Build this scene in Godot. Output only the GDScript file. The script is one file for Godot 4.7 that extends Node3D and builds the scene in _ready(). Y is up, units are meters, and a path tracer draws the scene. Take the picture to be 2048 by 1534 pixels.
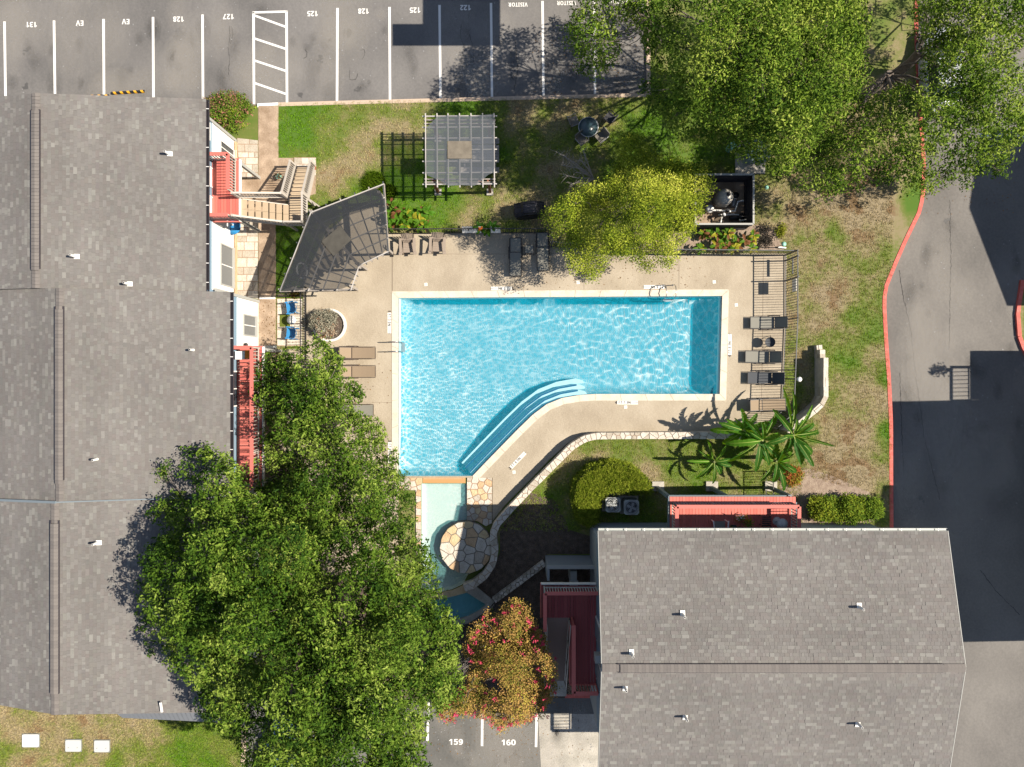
extends Node3D
# Apartment court with a swimming pool, seen from a drone. Plan grid: 38 units to the metre, origin under the camera.
const U := 38.0
const EYE := 38.0
var rng := RandomNumberGenerator.new()
var M := {}
var lawn_img: Image

func P(x: float, y: float, h: float = 0.0) -> Vector3:
	# the point at height h that stands over this place of the survey picture
	var f := (EYE - h) / EYE / U
	return Vector3((x - 1024.0) * f, h, (y - 740.0) * f)

func P2(x: float, y: float, h: float = 0.0) -> Vector2:
	var p := P(x, y, h)
	return Vector2(p.x, p.z)

func poly(a: Array, h: float = 0.0) -> PackedVector2Array:
	var o := PackedVector2Array()
	for i in range(0, a.size(), 2):
		o.append(P2(a[i], a[i + 1], h))
	return o

func rnd(a: float, b: float) -> float:
	return rng.randf_range(a, b)

# ---------- materials
func lin(r: float, g: float, b: float) -> Color:
	return Color(r, g, b).linear_to_srgb()

func mk(key: String, c: Color, rough: float = 0.85, tex: Texture2D = null, scale: float = 1.0, bump: Texture2D = null, bump_cm: float = 0.0, tri: bool = false) -> StandardMaterial3D:
	var m := StandardMaterial3D.new()
	m.resource_name = key
	m.albedo_color = c
	m.roughness = rough
	if tex:
		m.albedo_texture = tex
	if bump:
		m.heightmap_enabled = true
		m.heightmap_texture = bump
		m.heightmap_scale = bump_cm
	m.uv1_scale = Vector3(scale, scale, scale)
	if tri:
		m.uv1_triplanar = true
		m.uv1_world_triplanar = true
	M[key] = m
	return m

func metal(key: String, c: Color, rough: float, met: float = 0.8) -> StandardMaterial3D:
	var m := mk(key, c, rough)
	m.metallic = met
	return m

func noise_bytes(n: int, freq: float, oct: int, sd: int, kind: int = FastNoiseLite.TYPE_SIMPLEX_SMOOTH) -> PackedByteArray:
	var f := FastNoiseLite.new()
	f.seed = sd
	f.noise_type = kind
	f.frequency = freq
	f.fractal_type = FastNoiseLite.FRACTAL_FBM
	f.fractal_octaves = oct
	return f.get_seamless_image(n, n).get_data()

# a mottled texture between three tones: coarse and fine noise and single-pixel grain
func mottle(n: int, a: Color, b: Color, c: Color, coarse: float, fine: float, share: float, grain: float, sd: int) -> ImageTexture:
	var k1 := noise_bytes(n, coarse, 4, sd)
	var k2 := noise_bytes(n, fine, 3, sd + 7)
	var lut := []
	for i in 256:
		var t := i / 255.0
		var q := a.lerp(b, t * 2.0) if t < 0.5 else b.lerp(c, t * 2.0 - 1.0)
		lut.append([int(q.r * 255), int(q.g * 255), int(q.b * 255)])
	var out := PackedByteArray()
	out.resize(n * n * 3)
	var j := 0
	for i in n * n:
		var v := k1[i] * (1.0 - share) + k2[i] * share + (rng.randf() - 0.5) * grain * 255.0
		v = (v - 128.0) * 1.5 + 128.0
		var e: Array = lut[clampi(int(v), 0, 255)]
		out[j] = e[0]
		out[j + 1] = e[1]
		out[j + 2] = e[2]
		j += 3
	var im := Image.create_from_data(n, n, false, Image.FORMAT_RGB8, out)
	im.generate_mipmaps()
	return ImageTexture.create_from_image(im)

func bump_tex(n: int, freq: float, sd: int) -> ImageTexture:
	var im := Image.create_from_data(n, n, false, Image.FORMAT_L8, noise_bytes(n, freq, 3, sd))
	im.convert(Image.FORMAT_RGB8)
	return ImageTexture.create_from_image(im)

# ---------- mesh code
func S0() -> SurfaceTool:
	var st := SurfaceTool.new()
	st.begin(Mesh.PRIMITIVE_TRIANGLES)
	st.set_smooth_group(-1)
	return st

func tri(st: SurfaceTool, a: Vector3, b: Vector3, c: Vector3, n: Vector3) -> void:
	if (b - a).cross(c - a).dot(n) > 0.0:
		var t := b
		b = c
		c = t
	for v in [a, b, c]:
		st.set_uv(Vector2(v.x, v.z) if absf(n.y) > 0.5 else Vector2(v.x + v.z, v.y))
		st.add_vertex(v)

func quad(st: SurfaceTool, a: Vector3, b: Vector3, c: Vector3, d: Vector3, n: Vector3) -> void:
	tri(st, a, b, c, n)
	tri(st, a, c, d, n)

func box(st: SurfaceTool, c: Vector3, s: Vector3, b: Basis = Basis.IDENTITY) -> void:
	var x := b.x * s.x * 0.5
	var y := b.y * s.y * 0.5
	var z := b.z * s.z * 0.5
	for q in [[x, y, z], [y, z, x], [z, x, y]]:
		var n: Vector3 = q[0]
		var u: Vector3 = q[1]
		var w: Vector3 = q[2]
		for k in [1.0, -1.0]:
			quad(st, c + n * k - u - w, c + n * k + u - w, c + n * k + u + w, c + n * k - u + w, n * k)

# a bar of rectangular section from a to b (w across, t high)
func bar(st: SurfaceTool, a: Vector3, b: Vector3, w: float, t: float) -> void:
	var d := (b - a).normalized()
	var side := d.cross(Vector3.UP)
	side = Vector3.RIGHT if side.length() < 0.01 else side.normalized()
	var up := side.cross(d)
	box(st, (a + b) * 0.5, Vector3((b - a).length(), t, w), Basis(d, up, side))

func tube(st: SurfaceTool, pts: Array, r0: float, r1: float, seg: int = 6) -> void:
	st.set_smooth_group(1)
	var rings := []
	var last := Vector3.UP
	for i in pts.size():
		var d: Vector3 = (pts[mini(i + 1, pts.size() - 1)] - pts[maxi(i - 1, 0)]).normalized()
		var s := d.cross(Vector3(0.31, 0.9, 0.17) if absf(d.y) < 0.9 else Vector3.RIGHT).normalized()
		var t := s.cross(d)
		var r := lerpf(r0, r1, float(i) / maxf(1, pts.size() - 1))
		var ring := []
		for k in seg:
			var a := TAU * k / seg
			ring.append(pts[i] + (s * cos(a) + t * sin(a)) * r)
		rings.append(ring)
	for i in pts.size() - 1:
		var mid: Vector3 = (pts[i] + pts[i + 1]) * 0.5
		for k in seg:
			var l := (k + 1) % seg
			var a: Vector3 = rings[i][k]
			var b: Vector3 = rings[i][l]
			var c: Vector3 = rings[i + 1][l]
			var d2: Vector3 = rings[i + 1][k]
			quad(st, a, b, c, d2, (a + b + c + d2) * 0.25 - mid)
	st.set_smooth_group(-1)
	for e in [0, pts.size() - 1]:
		var nrm: Vector3 = (pts[0] - pts[1]) if e == 0 else (pts[e] - pts[e - 1])
		for k in range(1, seg - 1):
			tri(st, rings[e][0], rings[e][k], rings[e][k + 1], nrm)

func cyl(st: SurfaceTool, base: Vector3, r0: float, r1: float, h: float, seg: int = 12) -> void:
	tube(st, [base, base + Vector3(0, h, 0)], r0, r1, seg)

# a turned shape: [radius, height] pairs round an upright axis
func lathe(st: SurfaceTool, base: Vector3, prof: Array, seg: int = 16) -> void:
	st.set_smooth_group(2)
	for i in prof.size() - 1:
		var lo: Array = prof[i]
		var hi: Array = prof[i + 1]
		for k in seg:
			var a := TAU * k / seg
			var b := TAU * (k + 1) / seg
			var m := (a + b) * 0.5
			var dr: float = hi[0] - lo[0]
			var dh: float = hi[1] - lo[1]
			var n := Vector3(cos(m) * dh, -dr, sin(m) * dh)
			quad(st, base + Vector3(cos(a) * lo[0], lo[1], sin(a) * lo[0]), base + Vector3(cos(b) * lo[0], lo[1], sin(b) * lo[0]), base + Vector3(cos(b) * hi[0], hi[1], sin(b) * hi[0]), base + Vector3(cos(a) * hi[0], hi[1], sin(a) * hi[0]), n)
	st.set_smooth_group(-1)

func flat(st: SurfaceTool, p: PackedVector2Array, y: float) -> void:
	var t := Geometry2D.triangulate_polygon(p)
	for i in range(0, t.size(), 3):
		var a := p[t[i]]
		var b := p[t[i + 1]]
		var c := p[t[i + 2]]
		tri(st, Vector3(a.x, y, a.y), Vector3(b.x, y, b.y), Vector3(c.x, y, c.y), Vector3.UP)

func skirt(st: SurfaceTool, p: PackedVector2Array, y0: float, y1: float, inward: bool = false) -> void:
	var way := -1.0 if Geometry2D.is_polygon_clockwise(p) else 1.0
	if inward:
		way = -way
	for i in p.size():
		var a := p[i]
		var b := p[(i + 1) % p.size()]
		var n := Vector3(b.y - a.y, 0, a.x - b.x) * way
		quad(st, Vector3(a.x, y0, a.y), Vector3(b.x, y0, b.y), Vector3(b.x, y1, b.y), Vector3(a.x, y1, a.y), n)

func prism(st: SurfaceTool, p: PackedVector2Array, y0: float, y1: float) -> void:
	flat(st, p, y1)
	skirt(st, p, y0, y1)

func done(st: SurfaceTool) -> ArrayMesh:
	st.generate_normals()
	return st.commit()

# ---------- nodes
func put(parent: Node, called: String, mesh: Mesh, m: Material, at: Vector3 = Vector3.ZERO, b: Basis = Basis.IDENTITY) -> MeshInstance3D:
	var o := MeshInstance3D.new()
	o.name = called
	o.mesh = mesh
	o.material_override = m
	o.transform = Transform3D(b, at)
	parent.add_child(o, true)
	return o

func part_at(t: Node3D, called: String, st: SurfaceTool, m: Material) -> MeshInstance3D:
	var o := part(t, called, st, m)
	o.position = -t.position
	return o

func part(parent: Node, called: String, st: SurfaceTool, m: Material) -> MeshInstance3D:
	return put(parent, called, done(st), m)

func tag(o: Node, label: String, category: String, group: String = "") -> Node:
	o.set_meta("label", label)
	o.set_meta("category", category)
	if group:
		o.set_meta("group", group)
	return o

func thing(called: String, label: String, category: String, at: Vector3 = Vector3.ZERO, turn: float = 0.0, group: String = "") -> Node3D:
	var o := Node3D.new()
	o.name = called
	o.position = at
	o.rotation.y = turn
	add_child(o, true)
	tag(o, label, category, group)
	return o

func struct(called: String, st: SurfaceTool, m: Material, label: String = "", category: String = "") -> MeshInstance3D:
	var o := part(self, called, st, m)
	o.set_meta("kind", "structure")
	if label:
		tag(o, label, category)
	return o

func copy_of(o: Node3D, at: Vector3, turn: float, label: String) -> Node3D:
	var c: Node3D = o.duplicate()
	c.name = String(o.name).rstrip("0123456789").trim_suffix("_")
	add_child(c, true)
	c.position = at
	c.rotation.y = turn
	c.set_meta("label", label)
	return c

func words(parent: Node, called: String, text: String, m: Material, size: float, at: Vector3, turn: float, wide: float = 1.0) -> MeshInstance3D:
	var t := TextMesh.new()
	var f := SystemFont.new()
	f.font_names = PackedStringArray(["Droid Sans"])
	f.font_weight = 600
	t.font = f
	t.text = text
	t.font_size = 32
	t.pixel_size = size / 24.0
	t.depth = 0.002
	var b := Basis(Vector3.UP, turn) * Basis(Vector3.RIGHT, -PI / 2) * Basis.from_scale(Vector3(wide, 1, 1))
	return put(parent, called, t, m, at, b)

# stones of an irregular pavement: cells of a Voronoi diagram inside an outline, joints left open
func cells(outline: PackedVector2Array, gap: float, joint: float) -> Array:
	var lo := outline[0]
	var hi := outline[0]
	for v in outline:
		lo = lo.min(v)
		hi = hi.max(v)
	var seeds := PackedVector2Array()
	for tries in 4000:
		var s := Vector2(rnd(lo.x, hi.x), rnd(lo.y, hi.y))
		if not Geometry2D.is_point_in_polygon(s, outline):
			continue
		var ok := true
		for q in seeds:
			if q.distance_to(s) < gap * 0.78:
				ok = false
				break
		if ok:
			seeds.append(s)
	var out := []
	for s in seeds:
		var c := PackedVector2Array([s + Vector2(-1.5, -1.5) * gap, s + Vector2(1.5, -1.5) * gap, s + Vector2(1.5, 1.5) * gap, s + Vector2(-1.5, 1.5) * gap])
		for q in seeds:
			if q == s or q.distance_to(s) > gap * 3.2:
				continue
			var m := (q + s) * 0.5
			var d := (q - s).normalized()
			m -= d * joint * 0.5
			var keep := PackedVector2Array()
			for i in c.size():
				var a := c[i]
				var b := c[(i + 1) % c.size()]
				var da := (a - m).dot(d)
				var db := (b - m).dot(d)
				if da <= 0.0:
					keep.append(a)
				if (da < 0.0) != (db < 0.0) and absf(da - db) > 1e-9:
					keep.append(a.lerp(b, da / (da - db)))
			c = keep
			if c.size() < 3:
				break
		if c.size() < 3:
			continue
		for w in Geometry2D.intersect_polygons(c, outline):
			if w.size() >= 3:
				out.append(w)
	return out

func inset(p: PackedVector2Array, by: float) -> PackedVector2Array:
	var c := Vector2.ZERO
	for v in p:
		c += v
	c /= p.size()
	var o := PackedVector2Array()
	for v in p:
		o.append(v.move_toward(c, by))
	return o

func stones(parent: Node, called: String, list: Array, y0: float, y1: float, mats: Array, uneven: float = 0.008) -> void:
	for c in list:
		var area := 0.0
		for i in c.size():
			area += c[i].cross(c[(i + 1) % c.size()])
		if absf(area) < 0.006 or Geometry2D.triangulate_polygon(inset(c, 0.012)).is_empty():
			continue
		var st := S0()
		var top := y1 + rnd(-uneven, uneven)
		var small := inset(c, 0.012)
		flat(st, small, top)
		for i in c.size():
			var j: int = (i + 1) % c.size()
			var n := Vector3((c[i].x + c[j].x) * 0.5 - small[0].x, 0.3, (c[i].y + c[j].y) * 0.5 - small[0].y)
			quad(st, Vector3(c[i].x, y0, c[i].y), Vector3(c[j].x, y0, c[j].y), Vector3(small[j].x, top, small[j].y), Vector3(small[i].x, top, small[i].y), n)
		part(parent, called, st, mats[rng.randi() % mats.size()])

# squared flagstones laid in broken courses inside an outline
func ashlar(outline: PackedVector2Array, joint: float) -> Array:
	var lo := outline[0]
	var hi := outline[0]
	for v in outline:
		lo = lo.min(v)
		hi = hi.max(v)
	var out := []
	var z := lo.y
	while z < hi.y:
		var dz := rnd(0.28, 0.5)
		var x := lo.x
		while x < hi.x:
			var dx := rnd(0.3, 0.7)
			if x + dx > hi.x - 0.15:
				dx = hi.x - x + 0.01
			var r := PackedVector2Array([Vector2(x + joint, z + joint), Vector2(x + dx, z + joint), Vector2(x + dx, z + dz), Vector2(x + joint, z + dz)])
			for w in Geometry2D.intersect_polygons(r, outline):
				if w.size() >= 3:
					out.append(w)
			x += dx
		z += dz
	return out

# offset copies of an open line: points shifted to its left
func beside(line: PackedVector2Array, d: float) -> PackedVector2Array:
	var o := PackedVector2Array()
	for i in line.size():
		var t := (line[mini(i + 1, line.size() - 1)] - line[maxi(i - 1, 0)]).normalized()
		o.append(line[i] + Vector2(t.y, -t.x) * d)
	return o

func resample(line: PackedVector2Array, step: float) -> PackedVector2Array:
	var o := PackedVector2Array([line[0]])
	var left := step
	for i in line.size() - 1:
		var a := line[i]
		var b := line[i + 1]
		var l := a.distance_to(b)
		var at := 0.0
		while l - at >= left:
			at += left
			o.append(a.lerp(b, at / l))
			left = step
		left -= l - at
	if o[o.size() - 1].distance_to(line[line.size() - 1]) > step * 0.3:
		o.append(line[line.size() - 1])
	return o

func band(line: PackedVector2Array, d0: float, d1: float) -> PackedVector2Array:
	var o := beside(line, d0)
	var back := beside(line, d1)
	back.reverse()
	o.append_array(back)
	return o

# a wall of separate stones along a line
func stone_run(parent: Node, called: String, line: PackedVector2Array, wide: float, y0: float, y1: float, step: float, mats: Array, rows: int = 1, crazy: bool = false) -> void:
	var pts := resample(line, step)
	var l := beside(pts, wide * 0.5)
	var r := beside(pts, -wide * 0.5)
	var list := []
	for i in pts.size() - 1:
		var t0 := rnd(0.0, 0.06)
		var s := rnd(0.0, 0.02)
		if rng.randf() < 0.45 and wide > 0.25:
			var k := rnd(0.35, 0.65)
			var m0 := l[i].lerp(r[i], k)
			var m1 := l[i + 1].lerp(r[i + 1], k + rnd(-0.08, 0.08))
			list.append(PackedVector2Array([l[i].lerp(l[i + 1], 0.03), l[i + 1], m1, m0.lerp(m1, 0.03)]))
			list.append(PackedVector2Array([m0.lerp(m1, 0.05).move_toward(r[i], 0.015), m1.move_toward(r[i + 1], 0.015), r[i + 1], r[i].lerp(r[i + 1], 0.05)]))
		else:
			list.append(PackedVector2Array([l[i].lerp(l[i + 1], t0 * 0.6).move_toward(r[i], s), l[i + 1].move_toward(r[i + 1], s), r[i + 1], r[i].lerp(r[i + 1], 0.05)]))
	if crazy:
		list = cells(band(pts, wide * 0.5, -wide * 0.5), step, 0.014)
	stones(parent, called, list, y1 - (y1 - y0) / rows, y1, mats, 0.012)
	if rows > 1:
		var st := S0()
		prism(st, band(pts, wide * 0.44, -wide * 0.44), y0, y1 - 0.03)
		part(parent, "core", st, mats[0] if not crazy else M.mortar)
		for k in range(0, rows - 1):
			var yb := y0 + (y1 - y0) / rows * k
			var yt := y0 + (y1 - y0) / rows * (k + 1) - 0.012
			for i in pts.size() - 1:
				var bl := S0()
				prism(bl, PackedVector2Array([l[i].lerp(l[i + 1], 0.02), l[i + 1], r[i + 1], r[i].lerp(r[i + 1], 0.02)]), yb, yt)
				part(parent, called, bl, mats[rng.randi() % mats.size()])

# ---------- railings and fences: posts, rails and single pickets
func fence_run(parent: Node, a: Vector3, b: Vector3, h: float, gap: float, m: Material, rail_m: Material, pick: float = 0.018, rail_w: float = 0.04, posts: float = 2.2, low: float = 0.08, post_m: Material = null) -> void:
	var d := b - a
	var l := Vector2(d.x, d.z).length()
	var n := maxi(1, int(l / gap))
	var mesh: ArrayMesh
	var st := S0()
	box(st, Vector3(0, (h + low) * 0.5, 0), Vector3(pick, h - low - 0.02, pick))
	mesh = done(st)
	var turn := Basis(Vector3.UP, -atan2(d.z, d.x))
	for i in range(1, n):
		put(parent, "picket", mesh, m, a + d * (float(i) / n), turn)
	for y in [low, h]:
		st = S0()
		bar(st, a + Vector3(0, y, 0), b + Vector3(0, y, 0), rail_w, rail_w * (0.8 if y > 0.5 else 0.7))
		part(parent, "rail", st, rail_m if y > 0.5 else m)
	var k := maxi(1, roundi(l / posts))
	st = S0()
	box(st, Vector3(0, h * 0.5 + 0.02, 0), Vector3(rail_w * 1.3, h + 0.04, rail_w * 1.3))
	var pm := done(st)
	for i in k + 1:
		put(parent, "post", pm, post_m if post_m else m, a + d * (float(i) / k), turn)

# ---------- plants
func leaf_cluster(n: int, r: float, l: float, w: float, droop: float = 0.0) -> ArrayMesh:
	var st := S0()
	for i in n:
		var c := Vector3(rnd(-1, 1), rnd(-0.6, 0.6), rnd(-1, 1)) * r
		var a := rnd(0, TAU)
		var up := Vector3(rnd(-0.9, 0.9), rnd(0.35, 1.0), rnd(-0.9, 0.9)).normalized()
		var d := Vector3(cos(a), rnd(-0.5, 0.3) - droop, sin(a)).normalized()
		d = (d - up * d.dot(up)).normalized()
		var s := up.cross(d)
		var k := rnd(0.7, 1.25)
		var tip := c + d * l * k
		var m0 := c + d * l * 0.5 * k + s * w * 0.5 * k - up * w * 0.12
		var m1 := c + d * l * 0.5 * k - s * w * 0.5 * k - up * w * 0.12
		tri(st, c, m0, tip, up)
		tri(st, c, m1, tip, up)
	return done(st)

func leaf_mat(key: String, rough: float = 0.5, back: Color = Color(0.5, 0.6, 0.1)) -> StandardMaterial3D:
	var m := mk(key, Color.WHITE, rough)
	m.vertex_color_use_as_albedo = true
	m.backlight_enabled = true
	m.backlight = back
	m.metallic_specular = 0.12
	return m

func scatter(parent: Node, called: String, mesh: Mesh, m: Material, at: Array, tint: PackedColorArray, stuff: bool = true) -> MultiMeshInstance3D:
	var mm := MultiMesh.new()
	mm.transform_format = MultiMesh.TRANSFORM_3D
	mm.use_colors = true
	mm.mesh = mesh
	mm.instance_count = at.size()
	for i in at.size():
		mm.set_instance_transform(i, at[i])
		mm.set_instance_color(i, tint[i])
	var o := MultiMeshInstance3D.new()
	o.name = called
	o.multimesh = mm
	o.material_override = m
	parent.add_child(o, true)
	if stuff:
		o.set_meta("kind", "stuff")
	return o

func any_basis(lean: float = 1.0) -> Basis:
	return Basis(Vector3.UP, rnd(0, TAU)) * Basis(Vector3.RIGHT, rnd(-lean, lean)) * Basis(Vector3.FORWARD, rnd(-lean, lean))

func edge_distance(p: Vector2, ring: PackedVector2Array) -> float:
	var d := 1e9
	for i in ring.size():
		d = minf(d, Geometry2D.get_closest_point_to_segment(p, ring[i], ring[(i + 1) % ring.size()]).distance_to(p))
	return d

func grid_poly(a: Array) -> PackedVector2Array:
	var o := PackedVector2Array()
	for i in range(0, a.size(), 2):
		o.append(Vector2(a[i], a[i + 1]))
	return o

# clumps of a crown: [place, radius]; outline in survey units as it is seen from above
func clumps(outline: PackedVector2Array, gap: float, h_edge: float, h_top: float, r_lo: float, r_hi: float, holes: float, sd: int, rise: float = 110.0) -> Array:
	var f := FastNoiseLite.new()
	f.seed = sd
	f.frequency = 0.012
	var lo := outline[0]
	var hi := outline[0]
	for v in outline:
		lo = lo.min(v)
		hi = hi.max(v)
	var lobes := FastNoiseLite.new()
	lobes.seed = sd + 40
	lobes.noise_type = FastNoiseLite.TYPE_CELLULAR
	lobes.cellular_return_type = FastNoiseLite.RETURN_DISTANCE
	lobes.fractal_type = FastNoiseLite.FRACTAL_NONE
	lobes.frequency = 1.0 / (gap * 2.4)
	lobes.domain_warp_enabled = true
	lobes.domain_warp_amplitude = gap * 0.7
	lobes.domain_warp_frequency = 0.02
	var taken := PackedVector2Array()
	var out := []
	# ragged sprigs round the rim
	var rim := outline.duplicate()
	rim.append(outline[0])
	for q in resample(rim, gap * 0.5):
		if rng.randf() < 0.5:
			var p := q + Vector2(rnd(-1, 1), rnd(-1, 1)) * gap * 0.42
			out.append([P(p.x, p.y, h_edge + rnd(-0.9, 0.5)), r_lo * rnd(0.3, 0.62)])
	for tries in 9000:
		var p := Vector2(rnd(lo.x, hi.x), rnd(lo.y, hi.y))
		if not Geometry2D.is_point_in_polygon(p, outline):
			continue
		var d := edge_distance(p, outline)
		var nv := f.get_noise_2d(p.x, p.y)
		if nv < -0.5 + holes and d > 8.0:
			continue
		var g := gap * clampf(0.55 + d / 90.0, 0.55, 1.1)
		var ok := true
		for q in taken:
			if q.distance_to(p) < g:
				ok = false
				break
		if not ok:
			continue
		taken.append(p)
		var lb := clampf(lobes.get_noise_2d(p.x, p.y) + 1.0, 0.0, 1.0)
		if lb > 0.60 and rng.randf() < (0.55 if holes > -0.2 else 0.2) and d > 10.0:
			continue
		var t := smoothstep(0.0, rise, d)
		var h := lerpf(h_edge, h_top, t) + nv * 1.6 + rnd(-0.5, 0.4) + (0.42 - lb) * minf(3.6, (h_top - h_edge) * 1.3)
		var r := minf(lerpf(r_lo, r_hi, clampf(d / 60.0, 0, 1)) * rnd(0.8, 1.2), (d + 4.0) / U)
		out.append([P(p.x, p.y, h), r])
	return out

func crown_of(list: Array, per_m2: float, tones: Array, sd: int, lo_y: float = -0.5) -> Array:
	var at := []
	var tint := PackedColorArray()
	var f := FastNoiseLite.new()
	f.seed = sd
	f.frequency = 0.35
	for c in list:
		var o: Vector3 = c[0]
		var r: float = c[1]
		var tone := rng.randf()
		for i in maxi(5, int(r * r * per_m2)):
			var d := Vector3(rnd(-1, 1), rnd(lo_y, 1.0), rnd(-1, 1))
			d = d.normalized() * (rnd(0.3, 1.0) if rng.randf() < 0.3 else rnd(0.78, 1.02))
			var p := o + Vector3(d.x, d.y * 0.72, d.z) * r
			var b := any_basis(0.7).scaled(Vector3.ONE * rnd(0.75, 1.25))
			at.append(Transform3D(b, p))
			var k := clampf(0.5 + f.get_noise_3d(p.x, p.y, p.z) * 0.7 + (tone - 0.5) * 0.5 + rnd(-0.38, 0.38), 0.0, 0.999) * (tones.size() - 1)
			var c0: Color = tones[int(k)]
			var c1: Color = tones[mini(int(k) + 1, tones.size() - 1)]
			tint.append(c0.lerp(c1, k - int(k)))
	return [at, tint]

func limbs(parent: Node, feet: Array, list: Array, r: float, fork_h: float, every: int, bark: Material, fine: float = 0.024) -> void:
	# one trunk part per stem, and the limbs that reach from the stems' forks into the clumps
	var forks := []
	for ft in feet:
		var foot: Vector3 = ft
		var top := foot + Vector3(rnd(-0.5, 0.5), fork_h, rnd(-0.5, 0.5))
		var st := S0()
		tube(st, [foot + Vector3(0, -0.1, 0), foot + Vector3(0, 0.25, 0), foot.lerp(top, 0.5) + Vector3(rnd(-0.15, 0.15), 0, rnd(-0.15, 0.15)), top], r * 1.25, r * 0.75, 9)
		part(parent, "trunk", st, bark)
		forks.append(top)
	var st2 := S0()
	# main limbs end in hubs; thinner branches go from the hubs to the clumps
	var hubs := []
	var step := maxi(1, list.size() / (8 * forks.size() + 6))
	for i in range(0, list.size(), step):
		var e: Vector3 = list[i][0]
		var k: Vector3 = forks[0]
		for q in forks:
			if q.distance_to(e) < k.distance_to(e):
				k = q
		var hub := k.lerp(e, rnd(0.45, 0.75)) + Vector3(rnd(-0.4, 0.4), rnd(-0.5, 0.1), rnd(-0.4, 0.4))
		var m := k.lerp(hub, 0.5) + Vector3(rnd(-0.4, 0.4), rnd(0.0, 0.5), rnd(-0.4, 0.4))
		var rr := clampf(k.distance_to(hub) * 0.02, 0.04, r * 0.55)
		tube(st2, [k - Vector3(0, 0.3, 0), k.lerp(m, 0.5) + Vector3(rnd(-0.2, 0.2), 0.1, rnd(-0.2, 0.2)), m, hub], rr, fine * 1.5, 6)
		hubs.append(hub)
	for i in range(0, list.size(), every):
		var e: Vector3 = list[i][0]
		var k: Vector3 = hubs[0]
		for q in hubs:
			if q.distance_to(e) < k.distance_to(e):
				k = q
		var m := k.lerp(e, 0.5) + Vector3(rnd(-0.35, 0.35), rnd(-0.2, 0.3), rnd(-0.35, 0.35))
		tube(st2, [k, m, m.lerp(e, 0.6) + Vector3(rnd(-0.2, 0.2), 0.05, rnd(-0.2, 0.2)), e], fine, fine * 0.4, 5)
		for s in 2:
			var tw: Vector3 = e + Vector3(rnd(-1, 1), rnd(-0.6, 0.2), rnd(-1, 1)) * list[i][1] * 0.8
			tube(st2, [m.lerp(e, 0.55), tw.lerp(e, 0.4), tw], fine * 0.5, 0.006, 4)
	part(parent, "limbs", st2, bark)

func tree(called: String, label: String, category: String, feet: Array, outline: Array, gap: float, h_edge: float, h_top: float, r_lo: float, r_hi: float, holes: float, per_m2: float, leaf: Mesh, m: Material, tones: Array, r: float, sd: int, bark: Material, group: String = "", extra: Array = []) -> Node3D:
	var t := thing(called, label, category, Vector3.ZERO, 0.0, group)
	var f3 := []
	for v in feet:
		f3.append(P(v.x, v.y) )
	t.position = f3[0]
	var holder := []
	var list := clumps(grid_poly(outline), gap, h_edge, h_top, r_lo, r_hi, holes, sd)
	if holes > -0.2 and holes < 0.0:
		# the shaded inside of a dense crown
		var inner := []
		for c in list:
			if c[1] > r_lo * 0.9 and rng.randf() < 0.7:
				var drop := rnd(1.3, 2.3)
				var k: float = (EYE - c[0].y + drop) / (EYE - c[0].y)
				inner.append([Vector3(c[0].x * k + rnd(-0.3, 0.3), c[0].y - drop, c[0].z * k + rnd(-0.3, 0.3)), c[1] * 0.95])
		list.append_array(inner)
	for e in extra:
		list.append([P(e[0], e[1], e[2]), e[3]])
	for c in list:
		holder.append([c[0] - t.position, c[1]])
	var feet_local := []
	for v in f3:
		feet_local.append(v - t.position)
	limbs(t, feet_local, holder, r, h_edge * 0.55, 3 if holes > -0.2 else 7, bark)
	var c2 := crown_of(holder, per_m2, tones, sd)
	scatter(t, "crown", leaf, m, c2[0], c2[1])
	return t

# a small bush: leaf clumps over a few stems
func bush(called: String, label: String, category: String, at: Vector3, rx: float, rz: float, h: float, n: int, per_m2: float, leaf: Mesh, m: Material, tones: Array, sd: int, group: String = "") -> Node3D:
	var t := thing(called, label, category, at, 0.0, group)
	var list := []
	for i in n:
		var a := rnd(0, TAU)
		var q := sqrt(rng.randf()) * 0.85
		var r := rnd(0.22, 0.36) * minf(rx, rz) + 0.08
		list.append([Vector3(cos(a) * q * (rx - r * 0.6), maxf(r * 0.6, h - r - q * q * h * 0.45 + rnd(-0.12, 0.06)), sin(a) * q * (rz - r * 0.6)), r])
	var st := S0()
	for c in list:
		tube(st, [Vector3(c[0].x * 0.2, 0, c[0].z * 0.2), c[0] * Vector3(0.6, 0.6, 0.6), c[0]], 0.02, 0.008, 4)
	part(t, "stems", st, M.bark)
	var c2 := crown_of(list, per_m2, tones, sd)
	scatter(t, "foliage", leaf, m, c2[0], c2[1])
	return t

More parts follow.
